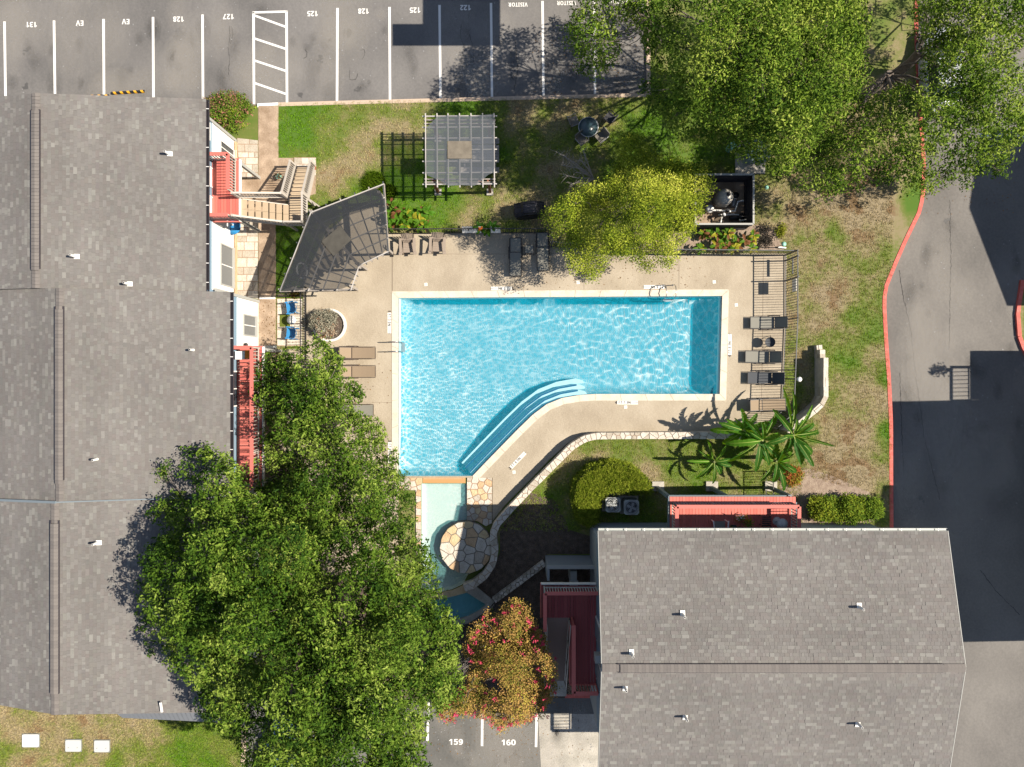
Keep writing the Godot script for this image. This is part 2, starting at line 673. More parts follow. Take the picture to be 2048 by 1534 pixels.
# one long leaf: a curved midrib and a blade folded along it
func long_leaf(root: Vector3, dir: float, up: float, l: float, w: float, fold: float, droop: float, ribs: SurfaceTool, torn: float = 0.0) -> SurfaceTool:
	var st := S0()
	var n := 9
	var pts := []
	for i in n + 1:
		var t := float(i) / n
		var a := up - droop * t
		var p: Vector3 = root if i == 0 else pts[i - 1] + Vector3(cos(dir) * cos(a), sin(a), sin(dir) * cos(a)) * (l / n)
		pts.append(p)
	tube(ribs, pts.slice(0, n), 0.028 * l / 2.0, 0.006, 4)
	for i in range(1, n):
		var t0 := float(i) / n
		var t1 := float(i + 1) / n
		var d: Vector3 = (pts[i + 1] - pts[i]).normalized()
		var s := d.cross(Vector3.UP).normalized()
		var u := s.cross(d)
		for k in [-1.0, 1.0]:
			var w0: float = w * pow(sin(PI * clampf((t0 - 0.08) / 0.94, 0, 1)), 0.6)
			var w1: float = w * pow(maxf(0.0, sin(PI * clampf((t1 - 0.08) / 0.94, 0, 1))), 0.6)
			if torn > 0.0:
				w0 *= 1.0 - rng.randf() * torn
				w1 *= 1.0 - rng.randf() * torn
			var o: Vector3 = s * k * cos(fold) + u * sin(fold)
			quad(st, pts[i], pts[i] + o * w0 * 0.5, pts[i + 1] + o * w1 * 0.5, pts[i + 1], u)
	return st

func banana(label: String, at: Vector3, h: float, leaves: Array, sd: int) -> Node3D:
	var t := thing("banana_plant", label, "banana plant", at, 0.0, "banana plants by the stone wall")
	var st := S0()
	tube(st, [Vector3.ZERO, Vector3(0.03, h * 0.6, 0.02), Vector3(0.0, h, 0)], 0.11, 0.06, 8)
	part(t, "stem", st, M.banana_stem)
	for q in leaves:
		var ribs := S0()
		var lf := long_leaf(Vector3(0, h - rnd(0.0, 0.35), 0), deg_to_rad(q[0]), q[2], q[1], q[3] if q.size() > 3 else 0.55, rnd(0.15, 0.5), rnd(0.75, 1.15), ribs, 0.22)
		var o := part(t, "leaf", lf, M["banana_leaf" if rng.randf() < 0.6 else "banana_leaf_pale"])
		part(o, "midrib", ribs, M.banana_rib)
	return t

func canna(label: String, at: Vector3, h: float, n: int, l: float, mats: Array, group: String) -> Node3D:
	var t := thing("canna_plant", label, "plant", at, rnd(0, TAU), group)
	var st := S0()
	tube(st, [Vector3.ZERO, Vector3(0, h * 0.85, 0)], 0.025, 0.012, 5)
	var stem := part(t, "stem", st, M.banana_stem)
	for i in n:
		var ribs := S0()
		var lf := long_leaf(Vector3(0, h * rnd(0.35, 0.9), 0), TAU * i / n + rnd(-0.4, 0.4), rnd(0.35, 0.9), l * rnd(0.75, 1.2), l * 0.42, rnd(0.1, 0.35), rnd(0.6, 1.3), ribs)
		part(t, "leaf", lf, mats[rng.randi() % mats.size()])
	return t

func _ready() -> void:
	rng.seed = 4711
	# ---------- camera, sky, sun, exposure
	var cam := Camera3D.new()
	cam.name = "camera"
	cam.projection = Camera3D.PROJECTION_FRUSTUM
	cam.near = 1.0
	cam.far = 400.0
	cam.size = 2.0 * 767.0 / (U * EYE)
	cam.frustum_offset = Vector2(0.0, -27.0 / (U * EYE))
	cam.position = Vector3(0, EYE, 0)
	cam.rotation_degrees = Vector3(-90, 0, 0)
	add_child(cam)
	var we := WorldEnvironment.new()
	we.name = "world_environment"
	var env := Environment.new()
	env.background_mode = Environment.BG_SKY
	var sm := ProceduralSkyMaterial.new()
	sm.sky_top_color = lin(0.15, 0.20, 0.31)
	sm.sky_horizon_color = lin(0.36, 0.41, 0.47)
	sm.sky_curve = 0.12
	sm.ground_bottom_color = lin(0.10, 0.10, 0.09)
	sm.ground_horizon_color = lin(0.26, 0.28, 0.28)
	sm.sun_angle_max = 12.0
	var sky := Sky.new()
	sky.sky_material = sm
	env.sky = sky
	env.background_energy_multiplier = 0.72
	env.tonemap_mode = Environment.TONE_MAPPER_LINEAR
	env.tonemap_exposure = 2.35
	env.sdfgi_enabled = true
	env.ssao_enabled = true
	env.ssil_enabled = true
	we.environment = env
	add_child(we)
	var sun := DirectionalLight3D.new()
	sun.name = "sun"
	sun.light_energy = 1.45
	sun.light_color = Color(1.0, 0.955, 0.89)
	sun.light_angular_distance = 0.5
	sun.shadow_enabled = true
	add_child(sun)
	sun.look_at_from_position(Vector3(10, 10, -0.2), Vector3.ZERO)
	materials()
	ground()
	pool()
	wading_pool()
	left_building()
	right_building()
	neighbours()
	fences()
	pergolas()
	stairs_and_patio()
	pump_yard()
	furniture()
	parking()
	trees()
	planting()
	grass()

func materials() -> void:
	var grain := bump_tex(512, 0.12, 3)
	var grain2 := bump_tex(512, 0.04, 9)
	var asp := mottle(1024, lin(0.088, 0.085, 0.083), lin(0.118, 0.113, 0.109), lin(0.148, 0.142, 0.136), 0.005, 0.16, 0.30, 0.14, 21)
	mk("asphalt", Color.WHITE, 0.92, asp, 1.0 / 27.0, grain, 1.2)
	M.asphalt.uv1_offset = Vector3(0.31, 0.17, 0)
	mk("asphalt_south", Color(0.93, 0.94, 0.92), 0.92, asp, 1.0 / 25.0, grain, 1.2)
	mk("asphalt_east", Color(1.0, 0.99, 0.97), 0.92, asp, 1.0 / 29.0, grain, 1.2)
	var conc := mottle(1024, lin(0.235, 0.195, 0.142), lin(0.30, 0.255, 0.19), lin(0.36, 0.312, 0.242), 0.006, 0.2, 0.5, 0.25, 31)
	mk("deck", Color.WHITE, 0.9, conc, 1.0 / 14.0, grain, 0.8)
	var walk := mottle(512, lin(0.20, 0.14, 0.09), lin(0.27, 0.20, 0.14), lin(0.38, 0.29, 0.21), 0.012, 0.1, 0.35, 0.12, 41)
	mk("walk", Color.WHITE, 0.9, walk, 1.0 / 5.0, grain, 0.8)
	var pale := mottle(512, lin(0.24, 0.225, 0.19), lin(0.33, 0.31, 0.265), lin(0.42, 0.39, 0.34), 0.01, 0.12, 0.4, 0.2, 47)
	mk("pale_concrete", Color.WHITE, 0.9, pale, 1.0 / 6.0, grain, 0.8)
	mk("kerb", lin(0.40, 0.31, 0.235), 0.9)
	mk("kerb_white", lin(0.7, 0.69, 0.66), 0.8)
	mk("kerb_red", Color.WHITE, 0.8, mottle(256, lin(0.36, 0.075, 0.06), lin(0.46, 0.085, 0.065), lin(0.50, 0.16, 0.13), 0.03, 0.15, 0.5, 0.15, 69), 0.35)
	mk("mulch", Color.WHITE, 0.95, mottle(512, lin(0.03, 0.022, 0.016), lin(0.075, 0.055, 0.04), lin(0.17, 0.13, 0.10), 0.02, 0.15, 0.6, 0.5, 51), 1.0 / 4.0, grain, 3.0)
	mk("dirt", Color.WHITE, 0.95, mottle(512, lin(0.14, 0.10, 0.075), lin(0.22, 0.165, 0.125), lin(0.32, 0.26, 0.2), 0.02, 0.15, 0.5, 0.4, 57), 1.0 / 4.0, grain, 2.0)
	mk("terrain", lin(0.10, 0.09, 0.06), 0.95)
	mk("road_paint", lin(0.62, 0.61, 0.58), 0.8)
	mk("joint", lin(0.16, 0.125, 0.09), 0.9)
	mk("crack", lin(0.035, 0.033, 0.032), 0.9)
	mk("stain", lin(0.062, 0.060, 0.058), 0.7)
	var soft := mk("oil_film", Color(lin(0.02, 0.02, 0.02), 0.038), 0.9)
	soft.transparency = BaseMaterial3D.TRANSPARENCY_ALPHA
	var dust := mk("dust_film", Color(lin(0.34, 0.32, 0.29), 0.06), 0.9)
	dust.transparency = BaseMaterial3D.TRANSPARENCY_ALPHA
	mk("bright_stain", lin(0.2, 0.2, 0.2), 0.9)
	var stone := mottle(256, lin(0.36, 0.32, 0.26), lin(0.46, 0.42, 0.36), lin(0.54, 0.50, 0.445), 0.02, 0.12, 0.5, 0.12, 61)
	for q in [["stone_cream", Color(1, 1, 1)], ["stone_white", Color(1.0, 1.0, 1.0)], ["stone_gold", Color(1.0, 0.93, 0.79)], ["stone_grey", Color(0.88, 0.87, 0.85)], ["stone_rust", Color(0.97, 0.86, 0.73)]]:
		mk(q[0], q[1], 0.9, stone, 0.45, grain2, 1.5, true)
	M.stone_white.albedo_color = Color(1, 1, 1)
	mk("mortar", lin(0.27, 0.18, 0.12), 0.95)
	mk("mortar_grey", lin(0.17, 0.15, 0.125), 0.95)
	mk("coping", Color(1.0, 0.98, 0.95), 0.85, mottle(256, lin(0.42, 0.385, 0.33), lin(0.50, 0.465, 0.41), lin(0.56, 0.525, 0.47), 0.015, 0.1, 0.4, 0.08, 67), 0.3)
	mk("plaster", lin(0.66, 0.76, 0.76), 0.8)
	mk("plaster_pale", lin(0.42, 0.47, 0.45), 0.8)
	mk("plaster_step", lin(0.40, 0.60, 0.66), 0.8)
	mk("plaster_teal", lin(0.12, 0.30, 0.29), 0.8)
	mk("plaster_spa", lin(0.32, 0.62, 0.66), 0.8)
	mk("tile_navy", lin(0.012, 0.035, 0.12), 0.3)
	mk("weir_tile", lin(0.40, 0.21, 0.08), 0.6)
	mk("marker_tile", lin(0.66, 0.65, 0.6), 0.5)
	mk("ink", lin(0.025, 0.025, 0.03), 0.6)
	mk("ink_grey", lin(0.22, 0.22, 0.22), 0.6)
	mk("wall_white", lin(0.62, 0.61, 0.585), 0.85, mottle(256, lin(0.9, 0.9, 0.9), lin(0.96, 0.96, 0.96), lin(1, 1, 1), 0.02, 0.2, 0.4, 0.04, 68), 0.4, null, 0, true)
	mk("wall_blue", lin(0.15, 0.23, 0.30), 0.85, null)
	mk("wall_grey", lin(0.24, 0.27, 0.28), 0.85)
	mk("trim_white", lin(0.62, 0.61, 0.58), 0.7)
	mk("trim_grey", lin(0.30, 0.30, 0.28), 0.7)
	mk("fascia_blue", lin(0.13, 0.16, 0.18), 0.7)
	mk("gutter_dark", lin(0.035, 0.03, 0.035), 0.5)
	mk("gutter_steel", lin(0.34, 0.36, 0.34), 0.5)
	mk("deck_red", lin(0.42, 0.105, 0.082), 0.8)
	mk("deck_red_worn", lin(0.46, 0.125, 0.098), 0.8)
	mk("deck_red_dark", lin(0.35, 0.078, 0.066), 0.8)
	mk("rail_red", lin(0.45, 0.12, 0.10), 0.75)
	mk("wine_deck", lin(0.20, 0.035, 0.038), 0.8)
	mk("wine_deck_worn", lin(0.24, 0.05, 0.05), 0.8)
	mk("stair_wood", lin(0.36, 0.28, 0.19), 0.85)
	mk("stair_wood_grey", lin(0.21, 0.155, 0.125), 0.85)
	mk("rail_grey", lin(0.36, 0.33, 0.29), 0.8)
	mk("slate", lin(0.13, 0.14, 0.155), 0.85)
	mk("weathered", Color.WHITE, 0.9, mottle(256, lin(0.16, 0.14, 0.12), lin(0.25, 0.225, 0.2), lin(0.34, 0.31, 0.28), 0.02, 0.2, 0.5, 0.1, 71), 1.2, null, 0, true)
	mk("batten", lin(0.36, 0.34, 0.32), 0.85)
	mk("post_brown", lin(0.20, 0.075, 0.04), 0.85)
	mk("plywood", Color.WHITE, 0.9, mottle(256, lin(0.09, 0.075, 0.058), lin(0.135, 0.118, 0.09), lin(0.18, 0.155, 0.12), 0.01, 0.3, 0.6, 0.3, 73), 0.8, null, 0, true)
	var cloth := mk("shade_cloth", Color(lin(0.016, 0.019, 0.024), 0.66), 0.9)
	cloth.transparency = BaseMaterial3D.TRANSPARENCY_ALPHA
	var cloth2 := mk("shade_cloth_grey", Color(lin(0.085, 0.098, 0.115), 0.56), 0.9)
	cloth2.transparency = BaseMaterial3D.TRANSPARENCY_ALPHA
	mk("board_grey", lin(0.075, 0.073, 0.066), 0.9, M.plywood.albedo_texture, 0.8, null, 0, true)
	M.board_grey.albedo_color = Color(0.64, 0.66, 0.68)
	mk("iron", lin(0.018, 0.016, 0.016), 0.55)
	mk("iron_grey", lin(0.05, 0.055, 0.06), 0.55)
	mk("fence_dark", Color.WHITE, 0.85, mottle(256, lin(0.012, 0.011, 0.013), lin(0.026, 0.024, 0.027), lin(0.05, 0.047, 0.05), 0.02, 0.25, 0.5, 0.1, 79), 1.0, null, 0, true)
	metal("steel", lin(0.45, 0.45, 0.44), 0.3, 0.9)
	metal("dull_steel", lin(0.30, 0.31, 0.32), 0.55, 0.5)
	mk("pvc", lin(0.62, 0.61, 0.57), 0.45)
	mk("filter_tan", lin(0.33, 0.31, 0.27), 0.5)
	mk("black_plastic", lin(0.012, 0.012, 0.014), 0.45)
	mk("cover_black", lin(0.010, 0.010, 0.016), 0.6)
	mk("green_box", lin(0.16, 0.22, 0.20), 0.6)
	mk("mint", lin(0.20, 0.42, 0.33), 0.5)
	mk("blue_chair", lin(0.022, 0.19, 0.42), 0.55)
	mk("white_plastic", lin(0.62, 0.62, 0.6), 0.5)
	mk("mat_green", lin(0.075, 0.095, 0.008), 0.95)
	mk("sling_tan", lin(0.20, 0.15, 0.10), 0.85)
	mk("sling_grey", lin(0.17, 0.165, 0.14), 0.85)
	mk("sling_dark", lin(0.045, 0.05, 0.058), 0.85)
	mk("frame_bronze", lin(0.05, 0.035, 0.026), 0.5)
	mk("resin_brown", lin(0.23, 0.185, 0.145), 0.7)
	mk("table_glass", lin(0.025, 0.05, 0.06), 0.3)
	mk("wicker", lin(0.13, 0.12, 0.10), 0.8)
	mk("wicker_dark", lin(0.03, 0.03, 0.034), 0.8)
	mk("terracotta", lin(0.28, 0.09, 0.045), 0.85)
	mk("planter_white", lin(0.60, 0.57, 0.52), 0.85)
	mk("yellow_paint", lin(0.60, 0.30, 0.01), 0.7)
	mk("hatch", lin(0.42, 0.43, 0.41), 0.75)
	mk("hatch_rim", lin(0.16, 0.17, 0.16), 0.8)
	mk("cushion_orange", lin(0.62, 0.20, 0.02), 0.85)
	mk("glass_dark", lin(0.03, 0.04, 0.05), 0.12)
	mk("screen_grey", lin(0.14, 0.145, 0.145), 0.6)
	mk("bark", Color.WHITE, 0.95, mottle(256, lin(0.05, 0.04, 0.033), lin(0.11, 0.09, 0.075), lin(0.19, 0.165, 0.14), 0.03, 0.2, 0.5, 0.2, 83), 1.0, null, 0, true)
	mk("bark_pale", lin(0.30, 0.265, 0.235), 0.95)
	mk("banana_stem", lin(0.10, 0.12, 0.03), 0.7)
	mk("banana_rib", lin(0.24, 0.30, 0.05), 0.5)
	for q in [["banana_leaf", lin(0.016, 0.062, 0.006)], ["banana_leaf_pale", lin(0.045, 0.12, 0.008)], ["canna_leaf", lin(0.055, 0.12, 0.008)], ["canna_yellow", lin(0.24, 0.22, 0.02)], ["canna_red", lin(0.13, 0.045, 0.025)]]:
		var lm := mk(q[0], q[1], 0.6)
		lm.metallic_specular = 0.22
		lm.backlight_enabled = true
		lm.backlight = Color(0.45, 0.6, 0.08)
	leaf_mat("leaf", 0.55, Color(0.30, 0.42, 0.04))
	leaf_mat("leaf_glossy", 0.5, Color(0.22, 0.36, 0.03))
	leaf_mat("petal", 0.6, Color(0.6, 0.2, 0.2))
	var gm := leaf_mat("blade", 0.7, Color(0.3, 0.4, 0.06))
	var sg := mk("shingle_field", Color.WHITE, 0.92, mottle(256, lin(0.78, 0.78, 0.78), lin(0.9, 0.9, 0.9), lin(1, 1, 1), 0.03, 0.4, 0.7, 0.5, 91), 0.7, grain, 0.6)
	sg.vertex_color_use_as_albedo = true
	for i in TONES.size():
		mk("shingle_%d" % i, Color(TONES[i]).linear_to_srgb(), 0.92, sg.albedo_texture, 0.7)
	mk("roof_deck", lin(0.085, 0.08, 0.078), 0.95)
	mk("ridge_cap", lin(0.155, 0.14, 0.128), 0.92, sg.albedo_texture, 0.7)
	mk("ridge_cap_dark", lin(0.135, 0.122, 0.113), 0.92, sg.albedo_texture, 0.7)

const TONES := [Color(0.140, 0.132, 0.124), Color(0.150, 0.142, 0.133), Color(0.146, 0.134, 0.126), Color(0.158, 0.150, 0.140), Color(0.172, 0.165, 0.153), Color(0.190, 0.185, 0.171)]
const SEA := [0, 0, 1, 1, 1, 2, 2, 2, 3, 3, 4, 5]

# ---------- outlines used in several places (survey units)
const POOL := [797, 596, 1100, 594, 1444, 592, 1439, 788, 1190, 788, 1158, 790, 1124, 796, 1094, 808, 1066, 829, 1036, 858, 1000, 895, 968, 928, 945, 952, 870, 952, 797, 952]
const DECK := [607, 560, 650, 470, 700, 425, 778, 405, 778, 466, 1100, 466, 1100, 492, 1270, 507, 1573, 507, 1571, 640, 1567, 760, 1563, 826, 1532, 856, 1505, 862, 1190, 863, 1165, 869, 1135, 886, 1100, 918, 1055, 965, 1010, 1010, 985, 1042, 985, 955, 797, 955, 797, 1100, 800, 1150, 560, 1150, 560, 700, 607, 696]
const WADE := [843, 967, 933, 967, 933, 1010, 960, 1060, 960, 1130, 934, 1152, 926, 1168, 905, 1178, 880, 1184, 843, 1180]
const SPA := [862, 1200, 880, 1198, 912, 1190, 934, 1184, 972, 1208, 958, 1220, 935, 1232, 910, 1240, 866, 1242]
const LOT := [557, 209, 1297, 190, 1297, -120, 1829, -120, 1833, 80, 1838, 200, 1848, 330, 1846, 392, 1838, 425, 1812, 478, 1787, 535, 1770, 578, 1768, 605, 1772, 680, 1778, 760, 1782, 850, 1783, 1100, 1783, 1390, 486, 1398, 300, 1398, 300, 240, 412, 214, 515, 211]
const WALKS := [[517, 212, 557, 211, 557, 316, 587, 316, 587, 352, 632, 352, 632, 388, 575, 402, 560, 440, 478, 440, 478, 358, 517, 358], [517, 440, 552, 440, 552, 720, 610, 696, 610, 1100, 517, 1100]]
const ASHLAR := [[474, 276, 516, 281, 516, 357, 480, 357], [588, 315, 632, 315, 632, 351, 588, 351], [472, 442, 516, 442, 516, 598, 472, 590], [554, 597, 605, 597, 605, 692, 554, 692]]
const WALL := [1506, 869, 1400, 869, 1300, 869, 1190, 870, 1166, 876, 1142, 891, 1112, 921, 1062, 971, 1020, 1015, 994, 1044, 986, 1066, 991, 1095, 986, 1122, 970, 1146, 948, 1163, 930, 1170]

func split_by(a: PackedVector2Array, holes: Array, cuts: Array) -> Array:
	# strips between the vertical lines, so that no piece keeps a hole inside it
	var out := []
	for i in cuts.size() - 1:
		var s := PackedVector2Array([Vector2(cuts[i], -200), Vector2(cuts[i + 1], -200), Vector2(cuts[i + 1], 200), Vector2(cuts[i], 200)])
		var list: Array = Geometry2D.intersect_polygons(a, s)
		for h in holes:
			var nxt := []
			for p in list:
				for w in Geometry2D.clip_polygons(p, h):
					nxt.append(w)
			list = nxt
		out.append_array(list)
	return out

func ground() -> void:
	# lawn colours: where it is green and where it has dried out
	var n1 := FastNoiseLite.new()
	n1.seed = 5
	n1.frequency = 0.013
	n1.fractal_octaves = 5
	var n2 := FastNoiseLite.new()
	n2.seed = 8
	n2.frequency = 0.11
	n2.fractal_octaves = 3
	var spots := [[800, 230, 60, 0.45], [690, 305, 55, 0.6], [650, 340, 40, 0.4], [1180, 212, 110, 0.6], [1260, 250, 110, -0.45], [1100, 260, 60, -0.2], [1330, 300, 90, -0.35], [1060, 225, 60, 0.3], [1000, 430, 60, 0.35], [1080, 415, 50, 0.5], [1090, 320, 50, 0.35], [600, 270, 70, -0.75], [590, 225, 40, -0.4], [915, 213, 55, -0.9], [770, 372, 40, -1.0], [1010, 300, 40, -0.5], [860, 380, 60, -0.7],
		[1600, 400, 110, 0.55], [1720, 420, 90, 0.7], [1640, 585, 60, 0.6], [1610, 700, 50, 0.35], [1725, 790, 60, 0.5], [1690, 900, 70, 0.7], [1700, 970, 50, 0.9], [1640, 960, 60, 0.5], [1580, 640, 30, 0.3], [1660, 465, 45, -0.7], [1735, 640, 45, -0.5], [1690, 735, 40, -0.55], [1774, 860, 22, -1.2], [1774, 760, 22, -0.8], [1826, 395, 26, -1.2], [1590, 690, 18, -0.6], [1640, 900, 50, -0.35],
		[1220, 895, 60, -0.4], [1400, 900, 100, -0.15], [1290, 940, 40, 0.4], [1200, 925, 60, 0.55], [100, 1450, 170, 0.55], [300, 1425, 90, 0.6], [400, 1500, 110, -0.45], [250, 1530, 90, -0.3], [460, 1490, 40, 0.2], [580, 520, 60, -1.1], [1450, 250, 220, -0.1], [1700, 150, 140, 0.3], [1760, 300, 90, 0.45]]
	var w := 1024
	var hgt := 768
	lawn_img = Image.create(w, hgt, false, Image.FORMAT_RGB8)
	var dry := Color(0.225, 0.19, 0.095)
	var pale := Color(0.25, 0.2, 0.12)
	var rust := Color(0.185, 0.125, 0.065)
	var mid := Color(0.125, 0.152, 0.028)
	var green := Color(0.066, 0.14, 0.007)
	for y in hgt:
		for x in w:
			var px := x * 2.0
			var py := y * 2.0
			var v := 0.05 + n1.get_noise_2d(px, py) * 0.75 + n2.get_noise_2d(px, py) * 0.2
			for s in spots:
				var dx: float = px - s[0]
				var dy: float = py - s[1]
				var q: float = (dx * dx + dy * dy) / (s[2] * s[2])
				if q < 3.0:
					v += s[3] * exp(-q)
			if px > 1500 and px < 1790 and py > 380:
				v += 0.12
			v += (rng.randf() - 0.5) * 0.24
			var c := green
			if v < 0.1:
				c = green.lerp(mid, clampf((v + 0.6) / 0.7, 0, 1))
			elif v < 0.5:
				c = mid.lerp(dry, (v - 0.1) / 0.4)
			else:
				c = dry.lerp(pale if n1.get_noise_2d(py * 1.3, px) > -0.12 else rust, clampf((v - 0.5) / 0.4, 0, 1))
			lawn_img.set_pixel(x, y, c.linear_to_srgb())
	var lt: ImageTexture = ImageTexture.create_from_image(lawn_img)
	var lm := mk("lawn", Color(0.9, 0.9, 0.9), 0.95, lt, 1.0, bump_tex(512, 0.2, 14), 0.0)
	lm.heightmap_enabled = false
	lm.uv1_scale = Vector3(U / 2048.0, U / 1536.0, 1)
	lm.uv1_offset = Vector3(0.5, 740.0 / 1536.0, 0)

	var st := S0()
	var big := PackedVector2Array([Vector2(-150, -150), Vector2(150, -150), Vector2(150, 150), Vector2(-150, 150)])
	var dug := PackedVector2Array([Vector2(-8, -6), Vector2(13, -6), Vector2(13, 15), Vector2(-8, 15)])
	for p in split_by(big, [dug], [-150, 2, 150]):
		flat(st, p, -0.15)
	struct("ground", st, M.terrain)
	st = S0()
	flat(st, poly([-900, -1500, 1297, -1500, 1297, 190, 557, 207, 515, 211, 380, 212, 380, 700, -900, 700]), -0.12)
	struct("parking_lot_road", st, M.asphalt, "grey asphalt parking lot with numbered stalls along the north side", "parking lot")
	st = S0()
	flat(st, poly([1829, -1500, 3500, -1500, 3500, 3000, 1700, 3000, 1700, 1380, 1783, 1380, 1783, 1100, 1782, 850, 1778, 760, 1772, 680, 1768, 605, 1770, 578, 1787, 535, 1812, 478, 1838, 425, 1846, 392, 1848, 330, 1838, 200, 1833, 80]), -0.12)
	struct("road", st, M.asphalt_east, "asphalt driveway east of the red kerb", "driveway")
	st = S0()
	flat(st, poly([486, 1398, 1700, 1390, 1700, 3000, 486, 3000]), -0.12)
	struct("south_road", st, M.asphalt_south, "asphalt parking strip with stalls 159 and 160 south of the pool", "parking strip")
	st = S0()
	flat(st, poly([1076, 1430, 1200, 1430, 1260, 1450, 1260, 1700, 1090, 1700, 1082, 1534]), -0.114)
	struct("concrete_patch", st, M.pale_concrete)
	# the lot inside the kerbs
	st = S0()
	var holes := [poly(POOL), poly(WADE), poly(SPA)]
	for p in split_by(poly(LOT), holes, [-30, -4.1, 2, 30]):
		flat(st, p, 0.0)
	skirt(st, poly(LOT), -0.14, 0.0)
	struct("lawn", st, M.lawn)
	st = S0()
	flat(st, poly([-900, 1380, 486, 1380, 486, 3000, -900, 3000]), -0.004)
	struct("south_lawn", st, M.lawn)
	# beds of mulch and bare soil
	st = S0()
	for q in [[985, 1190, 1090, 1112, 1200, 1112, 1200, 1396, 862, 1396, 862, 1246, 945, 1236], [1000, 1060, 1060, 985, 1110, 1000, 1140, 1060, 1190, 1075, 1195, 1108, 1085, 1108, 985, 1178, 1000, 1120], [610, 1150, 800, 1150, 846, 1182, 860, 1240, 860, 1396, 560, 1396]]:
		for p in split_by(poly(q), holes, [-30, 30]):
			flat(st, p, 0.005)
	flat(st, poly([946, 1172, 985, 1140, 1006, 1090, 1095, 1106, 1092, 1116, 990, 1192, 978, 1200]), 0.003)
	struct("mulch_bed_ground", st, M.mulch)
	st = S0()
	flat(st, poly([1385, 455, 1520, 450, 1550, 462, 1568, 500, 1270, 504, 1280, 490]), 0.005)
	flat(st, poly([1560, 950, 1610, 935, 1660, 950, 1740, 985, 1755, 1040, 1720, 1050, 1605, 1052, 1560, 985]), 0.005)
	flat(st, poly([555, 585, 606, 585, 606, 594, 555, 594]), 0.005)
	struct("soil_bed_ground", st, M.dirt)
	# pavings
	st = S0()
	for q in WALKS:
		prism(st, poly(q), -0.02, 0.02)
	struct("footpath", st, M.walk, "worn tan concrete footpath beside the white building", "footpath")
	for k in ASHLAR.size():
		var t := thing("stone_patio", ["strip of cream flagstones at the foot of the white wall by the flowering shrub", "square of flagstones at the foot of the wooden stairs", "broad strip of flagstones below the large window", "flagstone patio under the two blue chairs"][k], "patio", Vector3.ZERO, 0, "flagstone patios")
		st = S0()
		flat(st, poly(ASHLAR[k]), 0.024)
		part(t, "mortar_bed", st, M.mortar)
		stones(t, "flagstone", ashlar(poly(ASHLAR[k]), 0.022), 0.01, 0.036, [M.stone_cream, M.stone_cream, M.stone_white, M.stone_grey], 0.004)
	st = S0()
	for p in split_by(poly(DECK), holes + [poly([843, 1180, 843, 960, 933, 960, 933, 1180])], [-30, -4.1, 2, 30]):
		prism(st, p, -0.02, 0.03)
	var dk := struct("pool_deck_floor", st, M.deck, "beige concrete pool deck around the swimming pool", "pool deck")
	for q in [[784, 505, 784, 581], [784, 508, 1130, 508], [1358, 512, 1358, 578], [1527, 508, 1523, 830], [660, 803, 786, 805], [1168, 560, 1168, 580], [985, 955, 985, 1040], [785, 582, 785, 400]]:
		st = S0()
		bar(st, P(q[0], q[1], 0.031), P(q[2], q[3], 0.031), 0.018, 0.006)
		part(dk, "joint", st, M.joint)
	# kerbs
	kerb("kerb", poly([557, 209, 700, 205, 860, 201, 1080, 195, 1297, 190]), 0.2, M.kerb, "long tan concrete kerb between the stalls and the lawn")
	kerb("kerb", poly([1297, 190, 1297, -100]), 0.2, M.kerb, "short kerb beside the last visitor stall under the trees")
	kerb("kerb", poly([515, 211, 557, 209]), 0.2, M.kerb_white, "white painted kerb end of the concrete footpath")
	kerb("kerb", poly([1829, -120, 1833, 80, 1838, 200, 1848, 330, 1846, 392, 1838, 425, 1812, 478, 1787, 535, 1770, 578, 1768, 605, 1772, 680, 1778, 760, 1782, 850, 1783, 1100]), 0.2, M.kerb_red, "red painted kerb curving along the driveway")
	kerb("kerb", poly([1130, 1392, 1200, 1392]), 0.2, M.kerb_red, "short red kerb below the wine red deck")
	kerb("kerb", poly([2046, 560, 2036, 625, 2040, 680, 2060, 720]), 0.2, M.kerb_red, "bit of red kerb at the east side of the driveway")
	kerb("kerb", poly([486, 1440, 486, 1640]), 0.2, M.kerb, "kerb between the dry lawn and the south stalls")
	st = S0()
	flat(st, poly([2048, 560, 2040, 625, 2044, 680, 2064, 720, 2150, 720, 2150, 560]), -0.02)
	struct("east_lawn", st, M.lawn)

func kerb(called: String, line: PackedVector2Array, w: float, m: Material, label: String) -> void:
	var t := thing(called, label, "kerb", Vector3.ZERO, 0, "kerbs")
	var pts := resample(line, 0.6)
	var i := 0
	while i < pts.size() - 1:
		var st := S0()
		var piece := PackedVector2Array(Array(pts).slice(i, mini(i + 6, pts.size())))
		piece[piece.size() - 1] = piece[piece.size() - 1].move_toward(piece[piece.size() - 2], 0.014)
		prism(st, band(piece, w * 0.5, -w * 0.5), -0.16, 0.02 + rnd(-0.003, 0.003))
		part(t, "kerb_stone", st, m)
		i += 5

